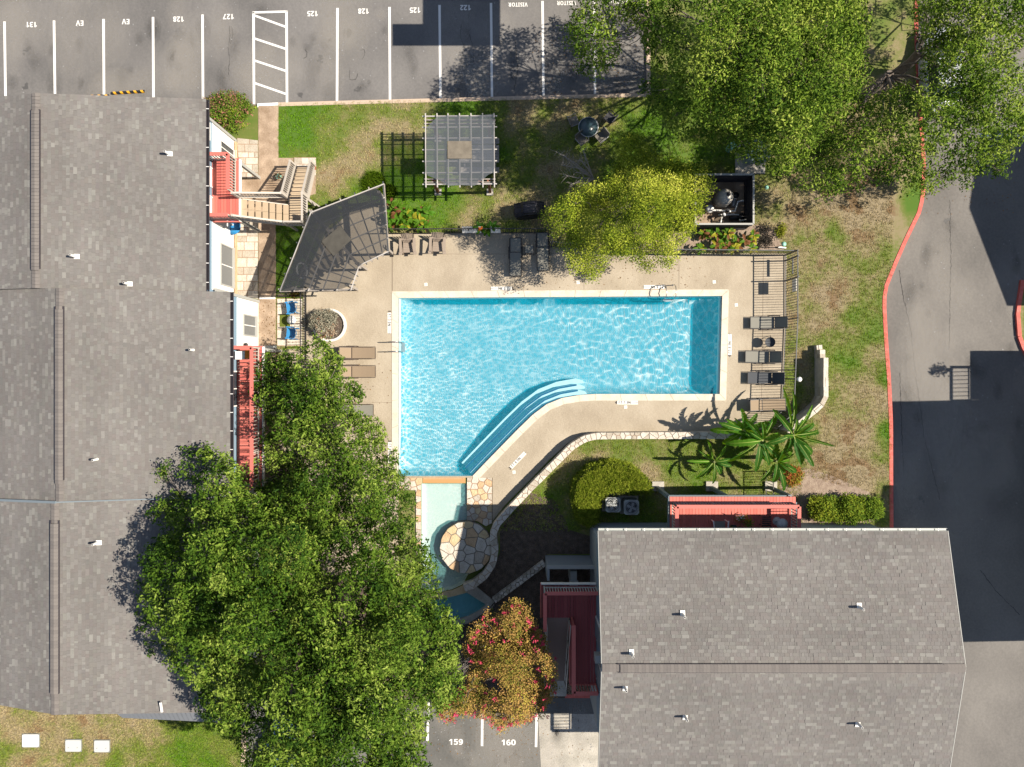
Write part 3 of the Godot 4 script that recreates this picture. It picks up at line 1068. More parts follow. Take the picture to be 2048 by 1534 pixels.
# ---------- the swimming pool
func basin_mesh(outline: PackedVector2Array, step: float, depth: Callable, cove: float, sides: bool = true) -> SurfaceTool:
	var ring := resample(outline, step * 0.7)
	var pts := PackedVector2Array()
	var closed := outline.duplicate()
	closed.append(outline[0])
	pts = resample(closed, step * 0.7)
	pts.remove_at(pts.size() - 1)
	var edge := pts.size()
	var lo := outline[0]
	var hi := outline[0]
	for v in outline:
		lo = lo.min(v)
		hi = hi.max(v)
	var x := lo.x + step * 0.5
	while x < hi.x:
		var z := lo.y + step * 0.5
		while z < hi.y:
			var p := Vector2(x + rnd(-0.01, 0.01), z + rnd(-0.01, 0.01))
			if Geometry2D.is_point_in_polygon(p, outline) and edge_distance(p, outline) > step * 0.45:
				pts.append(p)
			z += step
		x += step
	var ys := PackedFloat32Array()
	for i in pts.size():
		var d := 0.0 if i < edge else minf(edge_distance(pts[i], outline), cove)
		var dd: float = depth.call(pts[i])
		ys.append(-(dd - cove + sqrt(maxf(0.0, cove * cove - (cove - d) * (cove - d)))))
	var st := S0()
	st.set_smooth_group(3)
	var t := Geometry2D.triangulate_delaunay(pts)
	for i in range(0, t.size(), 3):
		var c := (pts[t[i]] + pts[t[i + 1]] + pts[t[i + 2]]) / 3.0
		if not Geometry2D.is_point_in_polygon(c, outline):
			continue
		var v := []
		for k in 3:
			v.append(Vector3(pts[t[i + k]].x, ys[t[i + k]], pts[t[i + k]].y))
		tri(st, v[0], v[1], v[2], Vector3.UP)
	st.set_smooth_group(-1)
	for i in edge if sides else 0:
		var j := (i + 1) % edge
		var a := pts[i]
		var b := pts[j]
		quad(st, Vector3(a.x, ys[i], a.y), Vector3(b.x, ys[j], b.y), Vector3(b.x, 0.0, b.y), Vector3(a.x, 0.0, a.y), Vector3(a.y - b.y, 0, b.x - a.x))
	return st

func miter(ring: PackedVector2Array, d: float) -> PackedVector2Array:
	var o := PackedVector2Array()
	var n := ring.size()
	for i in n:
		var t0 := (ring[i] - ring[(i + n - 1) % n]).normalized()
		var t1 := (ring[(i + 1) % n] - ring[i]).normalized()
		var m0 := Vector2(t0.y, -t0.x)
		var m1 := Vector2(t1.y, -t1.x)
		var b := (m0 + m1).normalized()
		o.append(ring[i] + b * d / maxf(0.4, b.dot(m0)))
	return o

func caustic_tex(w: int, h: int, freq: float, sd: int, a_line: float, a_cell: float) -> ImageTexture:
	# sun caustics painted as an alpha net: clear lines between tinted cells
	var f := FastNoiseLite.new()
	f.noise_type = FastNoiseLite.TYPE_CELLULAR
	f.cellular_return_type = FastNoiseLite.RETURN_DISTANCE2_SUB
	f.cellular_distance_function = FastNoiseLite.DISTANCE_EUCLIDEAN
	f.cellular_jitter = 0.95
	f.frequency = freq
	f.fractal_type = FastNoiseLite.FRACTAL_NONE
	f.domain_warp_enabled = true
	f.domain_warp_amplitude = 22.0
	f.domain_warp_frequency = 0.012
	f.seed = sd
	var g: FastNoiseLite = f.duplicate()
	g.frequency = freq * 1.9
	g.seed = sd + 3
	var c := FastNoiseLite.new()
	c.seed = sd + 9
	c.frequency = 0.004
	var out := PackedByteArray()
	out.resize(w * h * 4)
	var j := 0
	for y in h:
		for x in w:
			var fx := float(x) / w
			var fy := float(y) / h
			# the painted net is fine in the south west and coarse in the east
			var small := clampf(0.5 + (0.55 - fx) * 1.1 + (fy - 0.45) * 0.7 + c.get_noise_2d(x, y) * 0.5, 0.0, 1.0)
			var v := (f.get_noise_2d(x * 1.15, y * 0.85) + 1.0)
			var u := (g.get_noise_2d(x * 1.1, y * 0.9) + 1.0)
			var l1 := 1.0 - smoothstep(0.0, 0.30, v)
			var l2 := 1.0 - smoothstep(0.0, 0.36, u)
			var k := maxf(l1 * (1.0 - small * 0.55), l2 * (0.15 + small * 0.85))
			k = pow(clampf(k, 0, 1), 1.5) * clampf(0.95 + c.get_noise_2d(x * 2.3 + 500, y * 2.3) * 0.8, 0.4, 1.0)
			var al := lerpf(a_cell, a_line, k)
			out[j] = 255
			out[j + 1] = 255
			out[j + 2] = 255
			out[j + 3] = int(al * 255)
			j += 4
	return ImageTexture.create_from_image(Image.create_from_data(w, h, false, Image.FORMAT_RGBA8, out))

func water(called: String, outline: PackedVector2Array, y: float, tint: Color, tex: Texture2D, label: String) -> void:
	var lo := outline[0]
	var hi := outline[0]
	for v in outline:
		lo = lo.min(v)
		hi = hi.max(v)
	var st := S0()
	flat(st, outline, y)
	var m := mk(called, tint, 0.3)
	m.transparency = BaseMaterial3D.TRANSPARENCY_ALPHA
	m.albedo_texture = tex
	m.uv1_scale = Vector3(1.0 / (hi.x - lo.x), 1.0 / (hi.y - lo.y), 1)
	m.uv1_offset = Vector3(-lo.x / (hi.x - lo.x), -lo.y / (hi.y - lo.y), 0)
	m.metallic_specular = 0.3
	struct(called, st, m, label, "water")

func pool() -> void:
	var ring := poly(POOL)
	var t := thing("swimming_pool", "large blue L-shaped swimming pool with pale coping and curved steps", "swimming pool")
	var deep := func(p: Vector2) -> float:
		return lerpf(1.5, 1.25, clampf((p.x + 6.0) / 17.0, 0, 1)) - 0.5 * smoothstep(2.5, 6.0, p.y)
	part(t, "basin", basin_mesh(ring, 0.22, deep, 0.5), M.plaster)
	# coping stones
	var outer := miter(ring, 0.34)
	if Geometry2D.is_point_in_polygon(outer[0], ring):
		outer = miter(ring, -0.34)
	for i in ring.size():
		if i == 12 or i == 13:
			continue
		var j := (i + 1) % ring.size()
		var n := maxi(1, roundi(ring[i].distance_to(ring[j]) / 1.35))
		for k in n:
			var q := PackedVector2Array([ring[i].lerp(ring[j], (k + 0.006) / n), ring[i].lerp(ring[j], (k + 0.994) / n), outer[i].lerp(outer[j], (k + 0.994) / n), outer[i].lerp(outer[j], (k + 0.006) / n)])
			var st := S0()
			prism(st, q, -0.12, 0.05)
			part(t, "coping_stone", st, M.coping)
	# the curved steps with their dark edges
	var c := poly([1175, 788, 1172, 788.5, 1158, 790, 1124, 796, 1094, 808, 1066, 829, 1036, 858, 1000, 895, 968, 928, 945, 952])
	for k in 3:
		var inner := beside(c, -0.29 * (k + 1))
		var d0 := -0.29 * k
		var d1 := -0.29 * (k + 1)
		var b := beside(c, d0)
		var e := beside(c, d1)
		e[0] = b[0]
		e[1] = b[1].lerp(e[1], 0.5)
		var shape := b.duplicate()
		var rev := e.duplicate()
		rev.reverse()
		shape.append_array(rev)
		for p in Geometry2D.intersect_polygons(shape, ring):
			var st := S0()
			prism(st, p, -1.4, -0.20 - 0.28 * k)
			var s := part(t, "step", st, M.plaster_step)
			if k == 2:  # this lowest step is added to shorten the shade on the floor
				continue
			var line := beside(c, d1 + 0.05)
			var st2 := S0()
			for w in Geometry2D.intersect_polygons(band(PackedVector2Array(Array(line).slice(2, 10)), 0.045, -0.045), ring):
				flat(st2, w, -0.195 - 0.28 * k)
			part(s, "edge_tile", st2, M.tile_navy)
	# main drain and skimmer
	var st3 := S0()
	lathe(st3, P(1438, 706, 0) + Vector3(0.06, -1.0, 0), [[0.0, 0.0], [0.11, 0.0], [0.11, 0.04], [0.08, 0.05]], 14)
	part(t, "drain_ring", st3, M.dull_steel)
	# depth markers with their lettering
	for q in [[1003, 577, PI, "5 FT 1 IN NO DIVING"], [1308, 574, PI, "4 FT 8 IN NO DIVING"], [1459, 689, PI / 2, "4 FT 8 IN NO DIVING"], [1255, 805, 0.0, "4 FT 7 IN NO DIVING"], [779, 646, -PI / 2, "5 FT 3 IN NO DIVING"], [1036, 920, 0.80, "2 FT 8 IN NO DIVING"], [780, 905, -PI / 2, "2 FT 8 IN NO DIVING"], [938, 990, -PI / 2, "8 IN"]]:
		var at := P(q[0], q[1])
		at.y = 0.036
		var b := Basis(Vector3.UP, q[2])
		var long := 1.08 if q[3].length() > 6 else 0.6
		var st := S0()
		box(st, Vector3.ZERO, Vector3(long, 0.012, 0.19))
		var mk_ := put(t, "depth_marker", done(st), M.marker_tile, at, b)
		words(mk_, "lettering", String(q[3]).substr(0, 9), M.ink, 0.15, Vector3(-0.24 if long > 1 else 0.0, 0.008, 0), 0.0)
		if long > 1:
			words(mk_, "lettering", "NO DIVING", M.ink_grey, 0.10, Vector3(0.28, 0.008, 0), 0.0, 0.85)
	for q in [[852, 569], [1156, 565], [1428, 564], [1251, 814], [1028, 944], [1472, 610]]:
		var at := P(q[0], q[1])
		at.y = 0.036
		var st := S0()
		box(st, Vector3.ZERO, Vector3(0.16, 0.012, 0.16))
		var tile := put(t, "no_diving_tile", done(st), M.marker_tile, at, Basis(Vector3.UP, 0.1))
		st = S0()
		lathe(st, Vector3(0, 0.006, 0), [[0.04, 0.0], [0.04, 0.003], [0.055, 0.003], [0.055, 0.0]], 14)
		box(st, Vector3(0, 0.0075, 0), Vector3(0.08, 0.003, 0.014), Basis(Vector3.UP, 0.7))
		part(tile, "symbol", st, M.ink_grey)
	water("pool_water", ring, -0.05, lin(0.01, 0.31, 0.44), caustic_tex(512, 288, 0.05, 70, 0.18, 0.24), "clear blue rippled water of the swimming pool")  # surface tint with a faint caustic net painted into its alpha
	# added sheet just above the floor, its alpha pattern imitates sun caustics
	var low := func(p: Vector2) -> float:
		return (deep as Callable).call(p) - 0.10
	var lo := ring[0]
	var hi := ring[0]
	for v in ring:
		lo = lo.min(v)
		hi = hi.max(v)
	var wl := mk("pool_caustic_sheet", lin(0.004, 0.265, 0.39), 0.9)
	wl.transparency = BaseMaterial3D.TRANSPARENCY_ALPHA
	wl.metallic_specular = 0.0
	wl.albedo_texture = caustic_tex(1536, 840, 0.030, 77, 0.0, 0.68)
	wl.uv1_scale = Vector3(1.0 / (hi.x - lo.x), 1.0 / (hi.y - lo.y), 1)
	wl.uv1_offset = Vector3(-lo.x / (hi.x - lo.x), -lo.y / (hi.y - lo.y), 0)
	struct("pool_caustic_sheet", basin_mesh(ring, 0.22, low, 0.5, false), wl)
	# ladders
	pool_ladder("steel pool ladder at the north edge near the east end", P(1336, 594), 0.0)
	pool_ladder("steel handrails and ladder at the west edge of the pool", P(799, 694), PI / 2)

func pool_ladder(label: String, at: Vector3, turn: float) -> void:
	var t := thing("pool_ladder", label, "ladder", at, turn, "pool ladders")
	for s in [-1, 1]:
		var st := S0()
		var x: float = s * 0.25
		tube(st, [Vector3(x, 0.03, -0.62), Vector3(x, 0.45, -0.60), Vector3(x, 0.72, -0.45), Vector3(x, 0.80, -0.2), Vector3(x, 0.72, 0.05), Vector3(x, 0.4, 0.12), Vector3(x, -0.95, 0.12)], 0.022, 0.022, 8)
		part(t, "handrail", st, M.steel)
		st = S0()
		cyl(st, Vector3(x, 0.03, -0.62), 0.05, 0.04, 0.03, 12)
		part(t, "escutcheon", st, M.steel)
	for k in 3:
		var st := S0()
		box(st, Vector3(0, -0.14 - 0.3 * k, 0.14), Vector3(0.47, 0.03, 0.09))
		part(t, "rung", st, M.dull_steel)

func wading_pool() -> void:
	var t := thing("wading_pool", "shallow pale wading pool fed over a tan weir from the big pool", "wading pool")
	var ring := poly(WADE)
	part(t, "basin", basin_mesh(ring, 0.2, func(p: Vector2) -> float: return 0.28 + 0.5 * smoothstep(9.3, 10.6, p.y), 0.12), M.plaster_pale)
	var st := S0()
	prism(st, poly([846, 953.5, 931, 953.5, 931, 966, 846, 966]), -0.3, 0.012)
	part(t, "weir", st, M.weir_tile)
	st = S0()
	bar(st, P(846, 957.5, 0.02), P(928, 957.5, 0.02), 0.04, 0.03)
	part(t, "weir_lip", st, M.stone_rust)
	water("wading_pool_water", ring, -0.06, lin(0.20, 0.50, 0.50), caustic_tex(256, 512, 0.05, 99, 0.10, 0.26), "shallow clear water of the wading pool")  # painted caustic net in the alpha of the shallow water
	# flagstones either side
	var sides := [["flagstone_strip", "strip of irregular flagstones east of the wading pool", [934, 955, 984, 955, 984, 1046, 972, 1052, 955, 1042, 934, 1040]], ["flagstone_strip", "strip of flagstones west of the wading pool beside the oak", [798, 955, 845, 955, 845, 967, 842, 967, 842, 1110, 832, 1110, 832, 980, 798, 980]]]
	for q in sides:
		var o := thing(q[0], q[1], "flagstones", Vector3.ZERO, 0, "flagstone strips")
		var ol := poly(q[2])
		st = S0()
		prism(st, ol, -0.1, 0.045)
		part(o, "mortar_bed", st, M.mortar)
		stones(o, "flagstone", cells(ol, 0.36, 0.03), 0.03, 0.064, [M.stone_cream, M.stone_gold, M.stone_grey, M.stone_rust, M.stone_cream], 0.004)
	# round platform
	var p := thing("stone_platform", "round raised platform of crazy paved limestone at the wading pool", "platform")
	var circ := PackedVector2Array()
	var cen := P2(932, 1095, 0.3)
	for k in 40:
		circ.append(cen + Vector2(cos(TAU * k / 40), sin(TAU * k / 40)) * (1.35 + 0.02 * sin(k * 2.3)))
	st = S0()
	prism(st, circ, -0.8, 0.30)
	part(p, "mortar_bed", st, M.mortar_grey)
	stones(p, "paving_stone", cells(circ, 0.55, 0.032), 0.28, 0.325, [M.stone_cream, M.stone_gold, M.stone_grey, M.stone_cream, M.stone_rust], 0.005)
	# spa pool
	var s := thing("spa_pool", "small blue spa pool with a concrete rim south of the stone platform", "spa")
	var sr := poly(SPA)
	part(s, "basin", basin_mesh(sr, 0.2, func(_p: Vector2) -> float: return 0.75, 0.15), M.plaster_spa)
	for q in [[930, 1172, 945, 1166, 992, 1205, 972, 1208, 934, 1184], [992, 1205, 975, 1226, 940, 1246, 905, 1254, 905, 1241, 935, 1232, 958, 1220, 972, 1208], [870, 1186, 905, 1180, 926, 1170, 934, 1184, 912, 1190, 880, 1198]]:
		st = S0()
		prism(st, poly(q), -0.1, 0.10)
		part(s, "rim", st, M.pale_concrete if q[0] != 870 else M.stone_gold)
	water("spa_water", sr, -0.05, lin(0.06, 0.26, 0.33), caustic_tex(128, 96, 0.03, 120, 0.30, 0.38), "blue water of the small spa pool")  # weak caustic net painted into the alpha here too
	# dry stone walls
	var wm := [M.stone_cream, M.stone_white, M.stone_grey, M.stone_cream]
	var w1 := thing("stone_wall", "long curving low limestone wall between the pool deck and the banana plants", "wall", Vector3.ZERO, 0, "limestone walls")
	stone_run(w1, "wall_stone", poly(WALL), 0.36, 0.0, 0.62, 0.24, wm, 2, true)
	var w2 := thing("stone_wall", "straight diagonal line of limestone edging running up to the grey shed", "wall", Vector3.ZERO, 0, "limestone walls")
	stone_run(w2, "wall_stone", poly([988, 1198, 1040, 1160, 1090, 1122]), 0.30, 0.0, 0.35, 0.22, [M.stone_grey, M.stone_cream], 1, true)
	var w3 := thing("stone_wall", "stepped retaining wall of white limestone blocks in the dry east lawn", "wall", Vector3.ZERO, 0, "limestone walls")
	stone_run(w3, "wall_stone", poly([1634, 716, 1634, 735, 1634, 770, 1634, 800, 1610, 822, 1580, 845, 1560, 862]), 0.26, 0.0, 1.1, 0.5, wm, 3)
	stone_run(w3, "end_stone", poly([1634, 700, 1634, 716]), 0.3, 0.0, 0.7, 0.22, wm, 2)
	stone_run(w3, "end_stone", poly([1633, 690, 1634, 700]), 0.3, 0.0, 0.35, 0.26, wm, 1)

# ---------- buildings
var singles := {}

func shingle_plane(roof: Node3D, a: Vector3, b: Vector3, c: Vector3, d: Vector3, st: SurfaceTool, most: int) -> int:
	# courses of shingles from the eave a-b up to the ridge d-c; some of them are parts of their own, the rest go into st
	var n := (b - a).cross(d - a).normalized()
	if n.y < 0.0:
		n = -n
	var up := (d - a)
	var along := (b - a).normalized()
	up = (up - along * up.dot(along)).normalized()
	var length := (d - a).dot(up)
	var rows := int(length / 0.145)
	var made := 0
	for r in rows:
		var t := float(r) / rows
		var p0 := a.lerp(d, t)
		var p1 := b.lerp(c, t)
		var w := (p1 - p0).length()
		var s := rnd(0.0, 0.2)
		var x := 0.0
		var patch := 0.97 + 0.06 * sin(r * 0.37 + a.x) * sin(r * 0.11 + 1.0)
		while x < w - 0.02:
			var dx: float = [0.11, 0.14, 0.17, 0.21, 0.26, 0.32][rng.randi() % 6]
			if x == 0.0:
				dx = 0.08 + s
			dx = minf(dx, w - x)
			var tone: int = SEA[rng.randi() % SEA.size()]
			var lift := 0.010 if tone < 4 else 0.017
			var q := p0 + along * x
			if made < most and dx in [0.21, 0.26, 0.32] and rng.randf() < 0.12:
				made += 1
				var key := "%s" % dx
				if not singles.has(key):
					var s1 := S0()
					box(s1, Vector3(dx * 0.5, 0.010, 0.075), Vector3(dx - 0.006, 0.016, 0.15))
					singles[key] = done(s1)
				put(roof, "shingle", singles[key], M["shingle_%d" % tone], q, Basis(along, n, along.cross(n)) if along.cross(n).dot(up) > 0.0 else Basis(along, n, up))
			else:
				st.set_color(TONES[tone] * rnd(0.95, 1.04) * patch * (1.0 + 0.05 * sin(x * 0.9 + r * 0.05)))
				var l0 := q + n * lift + along * 0.003
				var l1 := q + along * (dx - 0.003) + n * lift
				var u0 := q + up * 0.15 + n * 0.004 + along * 0.003
				var u1 := q + along * (dx - 0.003) + up * 0.15 + n * 0.004
				quad(st, l0, l1, u1, u0, n)
				st.set_color(TONES[tone] * 0.9)
				quad(st, q + along * 0.003, q + along * (dx - 0.003), l1, l0, -up)
			x += dx
	return made

func roof_slab(a: Vector3, b: Vector3, c: Vector3, d: Vector3, thick: float) -> SurfaceTool:
	var st := S0()
	var n := Vector3(0, -thick, 0)
	quad(st, a, b, c, d, Vector3.UP)
	quad(st, a + n, b + n, c + n, d + n, Vector3.DOWN)
	var ring := [a, b, c, d]
	var mid := (a + b + c + d) * 0.25
	for i in 4:
		var p: Vector3 = ring[i]
		var q: Vector3 = ring[(i + 1) % 4]
		quad(st, p, q, q + n, p + n, (p + q) * 0.5 - mid)
	return st

func ridge_line(roof: Node3D, a: Vector3, b: Vector3, v0: float, v1: float) -> void:
	var d := (b - a).normalized()
	var l := (b - a).length()
	var st := S0()
	var side := d.cross(Vector3.UP)
	for k in [-1.0, 1.0]:
		quad(st, Vector3(0, 0.012, 0), d * 0.145 + Vector3(0, 0.02, 0), d * 0.145 + side * 0.17 * k - Vector3(0, 0.018, 0), side * 0.17 * k - Vector3(0, 0.026, 0), Vector3.UP)
		quad(st, d * 0.145 + Vector3(0, 0.02, 0), d * 0.145 + side * 0.17 * k - Vector3(0, 0.018, 0), d * 0.145 + side * 0.17 * k - Vector3(0, 0.05, 0), d * 0.145 - Vector3(0, 0.02, 0), d)
	var cap := done(st)
	var n := int(l / 0.15)
	for i in n:
		var p := a + d * (l * i / n)
		var inside := l * i / n > v0 and l * i / n < v1
		put(roof, "ridge_cap", cap, M["ridge_cap" if rng.randf() < 0.6 else "ridge_cap_dark"], p + Vector3(0, 0.085 if inside else 0.035, 0))
	if v1 > v0:
		for k in [-1.0, 1.0]:
			st = S0()
			bar(st, a + d * v0 + side * 0.172 * k + Vector3(0, 0.02, 0), a + d * v1 + side * 0.172 * k + Vector3(0, 0.02, 0), 0.035, 0.075)
			part(roof, "ridge_vent", st, M.gutter_dark)

func gutter(parent: Node3D, a: Vector3, b: Vector3, m: Material, bracket: Material) -> void:
	var d := (b - a).normalized()
	var side := d.cross(Vector3.UP)
	var st := S0()
	box(st, (a + b) * 0.5 - Vector3(0, 0.10, 0), Vector3((b - a).length(), 0.01, 0.1), Basis(d, Vector3.UP, side))
	for k in [-1.0, 1.0]:
		box(st, (a + b) * 0.5 + side * 0.055 * k - Vector3(0, 0.05, 0), Vector3((b - a).length(), 0.1, 0.012), Basis(d, Vector3.UP, side))
	var g := part(parent, "gutter", st, m)
	var n := int((b - a).length() / 0.8)
	st = S0()
	box(st, Vector3.ZERO, Vector3(0.03, 0.012, 0.13))
	var mesh := done(st)
	for i in n:
		put(g, "bracket", mesh, bracket, a.lerp(b, (i + 0.5) / n) + Vector3(0, 0.006, 0), Basis(d, Vector3.UP, side))

func wall_box(parent: Node3D, a: Vector3, b: Vector3, m: Material, called: String = "wall") -> MeshInstance3D:
	var st := S0()
	box(st, (a + b) * 0.5, (b - a).abs())
	return part(parent, called, st, m)

# a window in a wall that faces east: centre on the wall face
func window_east(parent: Node3D, c: Vector3, w: float, h: float, frame: Material, pane: Material, split: bool = true, called: String = "window") -> void:
	var st := S0()
	for s in [-1, 1]:
		box(st, c + Vector3(0.02, 0, s * (w * 0.5 + 0.03)), Vector3(0.07, h + 0.12, 0.06))
		box(st, c + Vector3(0.02, s * (h * 0.5 + 0.03), 0), Vector3(0.07, 0.06, w))
	var f := part(parent, called, st, frame)
	st = S0()
	box(st, c + Vector3(0.004, 0, 0), Vector3(0.02, h, w))
	part(f, "pane", st, pane)
	if split:
		st = S0()
		box(st, c + Vector3(0.025, 0, 0), Vector3(0.035, h, 0.05))
		part(f, "mullion", st, M.trim_white)
	st = S0()
	box(st, c + Vector3(0.06, -h * 0.5 - 0.08, 0), Vector3(0.12, 0.04, w + 0.16))
	part(f, "sill", st, frame)

func vent_pipe(label: String, px: float, py: float, roof_y: Callable, down: Vector3) -> void:
	var h := 6.5
	var p := Vector3.ZERO
	for i in 8:
		p = P(px, py, h)
		h = roof_y.call(p)
	p.y = h + 0.03
	var t := thing("vent_pipe", label, "vent pipe", p, atan2(-down.z, down.x), "vent pipes on the roofs")
	var st := S0()
	box(st, Vector3(0.05, 0.0, 0), Vector3(0.23, 0.012, 0.21), Basis(Vector3.FORWARD, 0.2))
	part(t, "flashing", st, M.pvc)
	st = S0()
	tube(st, [Vector3(0, -0.05, 0), Vector3(0, 0.12, 0), Vector3(0, 0.4, 0)], 0.075, 0.05, 10)
	part(t, "pipe", st, M.pvc)
	st = S0()
	cyl(st, Vector3(0, 0.395, 0), 0.036, 0.036, 0.01, 10)
	part(t, "pipe_mouth", st, M.black_plastic)

func boards(parent: Node3D, a: Vector3, b: Vector3, along_x: bool, wide: float, mats: Array) -> void:
	# deck boards between two corners, tops at a.y
	var lo := a.min(b)
	var hi := a.max(b)
	var span := hi.z - lo.z if along_x else hi.x - lo.x
	var n := maxi(1, roundi(span / wide))
	for i in n:
		var st := S0()
		var g := span / n
		var c := Vector3((lo.x + hi.x) * 0.5, a.y - 0.018, lo.z + g * (i + 0.5)) if along_x else Vector3(lo.x + g * (i + 0.5), a.y - 0.018, (lo.z + hi.z) * 0.5)
		box(st, c, Vector3(hi.x - lo.x, 0.034, g - 0.012) if along_x else Vector3(g - 0.012, 0.034, hi.z - lo.z))
		part(parent, "deck_board", st, mats[rng.randi() % mats.size()])

func railing(parent: Node3D, a: Vector3, b: Vector3, cap_m: Material, pick_m: Material, cap_w: float = 0.15, gap: float = 0.13) -> void:
	fence_run(parent, a, b, 1.0, gap, pick_m, pick_m, 0.035, 0.05, 1.8, 0.12, pick_m)
	var st := S0()
	bar(st, a + Vector3(0, 1.05, 0), b + Vector3(0, 1.05, 0), cap_w, 0.035)
	part(parent, "cap_rail", st, cap_m)

func left_building() -> void:
	var t := thing("apartment_building", "long two storey apartment building with a low grey shingle roof on the west side", "building", Vector3.ZERO, 0, "apartment buildings")
	var rf := Node3D.new()
	rf.name = "roof"
	t.add_child(rf)
	# [eave x, ridge x, west eave x, z from, z to at the eave, z to at the ridge, lift]
	var secs := [[-13.69, -20.37, -27.05, -12.12, -3.49, -3.5, 0.0, -11.85], [-12.59, -19.32, -26.05, -3.49, 5.62, 5.62, 0.05, -3.5], [-12.59, -19.55, -26.4, 5.66, 15.3, 14.75, 0.0, 5.66]]
	var st := S0()
	var most := 300
	for s in secs:
		var e := 5.7 + float(s[6])
		var r := 7.1 + float(s[6])
		var ae := Vector3(s[0], e, s[3])
		var be := Vector3(s[0], e, s[4])
		var cr := Vector3(s[1], r, s[5])
		var dr := Vector3(s[1], r, s[7])
		part(rf, "roof_deck", roof_slab(ae, be, cr, dr, 0.16), M.roof_deck)
		most -= shingle_plane(rf, ae, be, cr, dr, st, mini(most, 100))
		var aw := Vector3(s[2], e, s[3] if s[3] > -12.0 else -11.7)
		var bw := Vector3(s[2], e, s[5] - (0.35 if s[4] > 10.0 else 0.0))
		part(rf, "roof_deck", roof_slab(aw, bw, cr, dr, 0.16), M.roof_deck)
		shingle_plane(rf, aw, bw, cr, dr, st, 0)
		var l: float = cr.z - dr.z
		ridge_line(rf, dr, cr, l * 0.085, l * 0.9)
		gutter(t, ae + Vector3(0.06, -0.01, 0), be + Vector3(0.06, -0.01, 0), M.gutter_dark, M.trim_white)
	var field := part(rf, "shingles", st, M.shingle_field)
	field.set_meta("kind", "stuff")
	# flashing over the party wall
	st = S0()
	bar(st, Vector3(-26.3, 5.86, 5.64), Vector3(-19.45, 7.21, 5.64), 0.1, 0.08)
	bar(st, Vector3(-19.45, 7.19, 5.64), Vector3(-12.6, 5.80, 5.64), 0.05, 0.06)
	part(rf, "flashing", st, M.fascia_blue)
	# lower skirt of slate at the south end
	st = S0()
	var k0 := Vector3(-18.0, 5.5, 15.32)
	part(rf, "skirt_deck", roof_slab(Vector3(-17.8, 5.0, 15.9), Vector3(-12.5, 5.0, 16.15), Vector3(-12.5, 5.5, 15.32), k0, 0.1), M.slate)
	for i in 26:
		var x0 := -17.8 + i * 0.2035
		st = S0()
		var f := i / 26.0
		quad(st, Vector3(x0, 5.52, 15.3), Vector3(x0 + 0.19, 5.52, 15.3), Vector3(x0 + 0.19, 5.03, 15.88 + f * 0.25), Vector3(x0, 5.03, 15.88 + f * 0.25), Vector3(0, 1, 1))
		quad(st, Vector3(x0, 5.03, 15.88 + f * 0.25), Vector3(x0 + 0.19, 5.03, 15.88 + f * 0.25), Vector3(x0 + 0.19, 4.99, 15.88 + f * 0.25), Vector3(x0, 4.99, 15.88 + f * 0.25), Vector3(0, 0, 1))
		part(rf, "slate_shingle", st, M.slate)
	# walls: white below, blue above
	for q in [[-14.75, -14.55, -12.05, -3.6], [-13.54, -13.34, -3.6, 15.0], [-26.2, -14.75, -12.05, -11.85], [-26.0, -13.54, 14.3, 14.5], [-26.2, -26.0, -11.85, 14.3], [-14.55, -13.54, -3.6, -3.4]]:
		wall_box(t, Vector3(q[0], 0, q[2]), Vector3(q[1], 2.95, q[3]), M.wall_white)
		wall_box(t, Vector3(q[0], 2.95, q[2]), Vector3(q[1], 5.6, q[3]), M.wall_blue, "upper_wall")
	# corner boards
	for q in [[-14.55, -12.05], [-13.34, -3.6]]:
		st = S0()
		box(st, Vector3(q[0], 2.8, q[1]), Vector3(0.14, 5.6, 0.14))
		part(t, "corner_board", st, M.trim_grey)
	wall_box(t, Vector3(-14.55, 2.93, -12.0), Vector3(-14.52, 3.0, -3.62), M.trim_white, "belt_board")
	wall_box(t, Vector3(-13.34, 2.93, -3.55), Vector3(-13.31, 3.0, 15.0), M.trim_white, "belt_board")
	wall_box(t, Vector3(-14.5, 0, -11.95), Vector3(-14.44, 0.28, -3.65), M.stone_rust, "plinth")
	window_east(t, Vector3(-14.55, 1.22, -5.3), 1.95, 1.45, M.trim_grey, M.screen_grey)
	window_east(t, Vector3(-13.34, 1.35, -2.25), 0.95, 1.6, M.trim_grey, M.screen_grey)
	window_east(t, Vector3(-14.55, 1.15, -11.15), 0.55, 1.7, M.trim_white, M.glass_dark)
	window_east(t, Vector3(-14.55, 1.15, -10.3), 0.75, 2.0, M.trim_white, M.glass_dark, true, "glazed_door")
	window_east(t, Vector3(-14.55, 4.1, -11.4), 0.7, 1.1, M.trim_white, M.glass_dark)
	window_east(t, Vector3(-14.55, 4.0, -9.3), 0.85, 2.0, M.trim_white, M.wall_white, false, "door")
	window_east(t, Vector3(-14.55, 4.0, -7.9), 0.85, 2.0, M.trim_white, M.wall_white, false, "door")
	window_east(t, Vector3(-13.34, 4.0, 0.9), 1.6, 2.0, M.trim_white, M.glass_dark, true, "glazed_door")
	# wall lamp
	st = S0()
	lathe(st, Vector3(-13.22, 2.1, -1.25), [[0.02, 0.0], [0.1, 0.02], [0.08, 0.1], [0.03, 0.14]], 12)
	part(t, "porch_lamp", st, M.iron)
	# vents through the roof
	var ry := func(p: Vector3) -> float: return 7.1 - absf(p.x + (20.37 if p.z < -3.49 else 19.4)) * 0.2085
	var say := ["nearest the parking lot", "west of the two section breaks", "just above the roof step", "closest to the round planter", "above the long roof seam", "below the long roof seam"]
	var spot := [[338, 308], [152, 513], [258, 568], [388, 700], [196, 918], [196, 1085]]
	for i in 6:
		vent_pipe("white vent pipe on the west roof, the one " + say[i], spot[i][0], spot[i][1], ry, Vector3(1, 0, 0))
	st = S0()
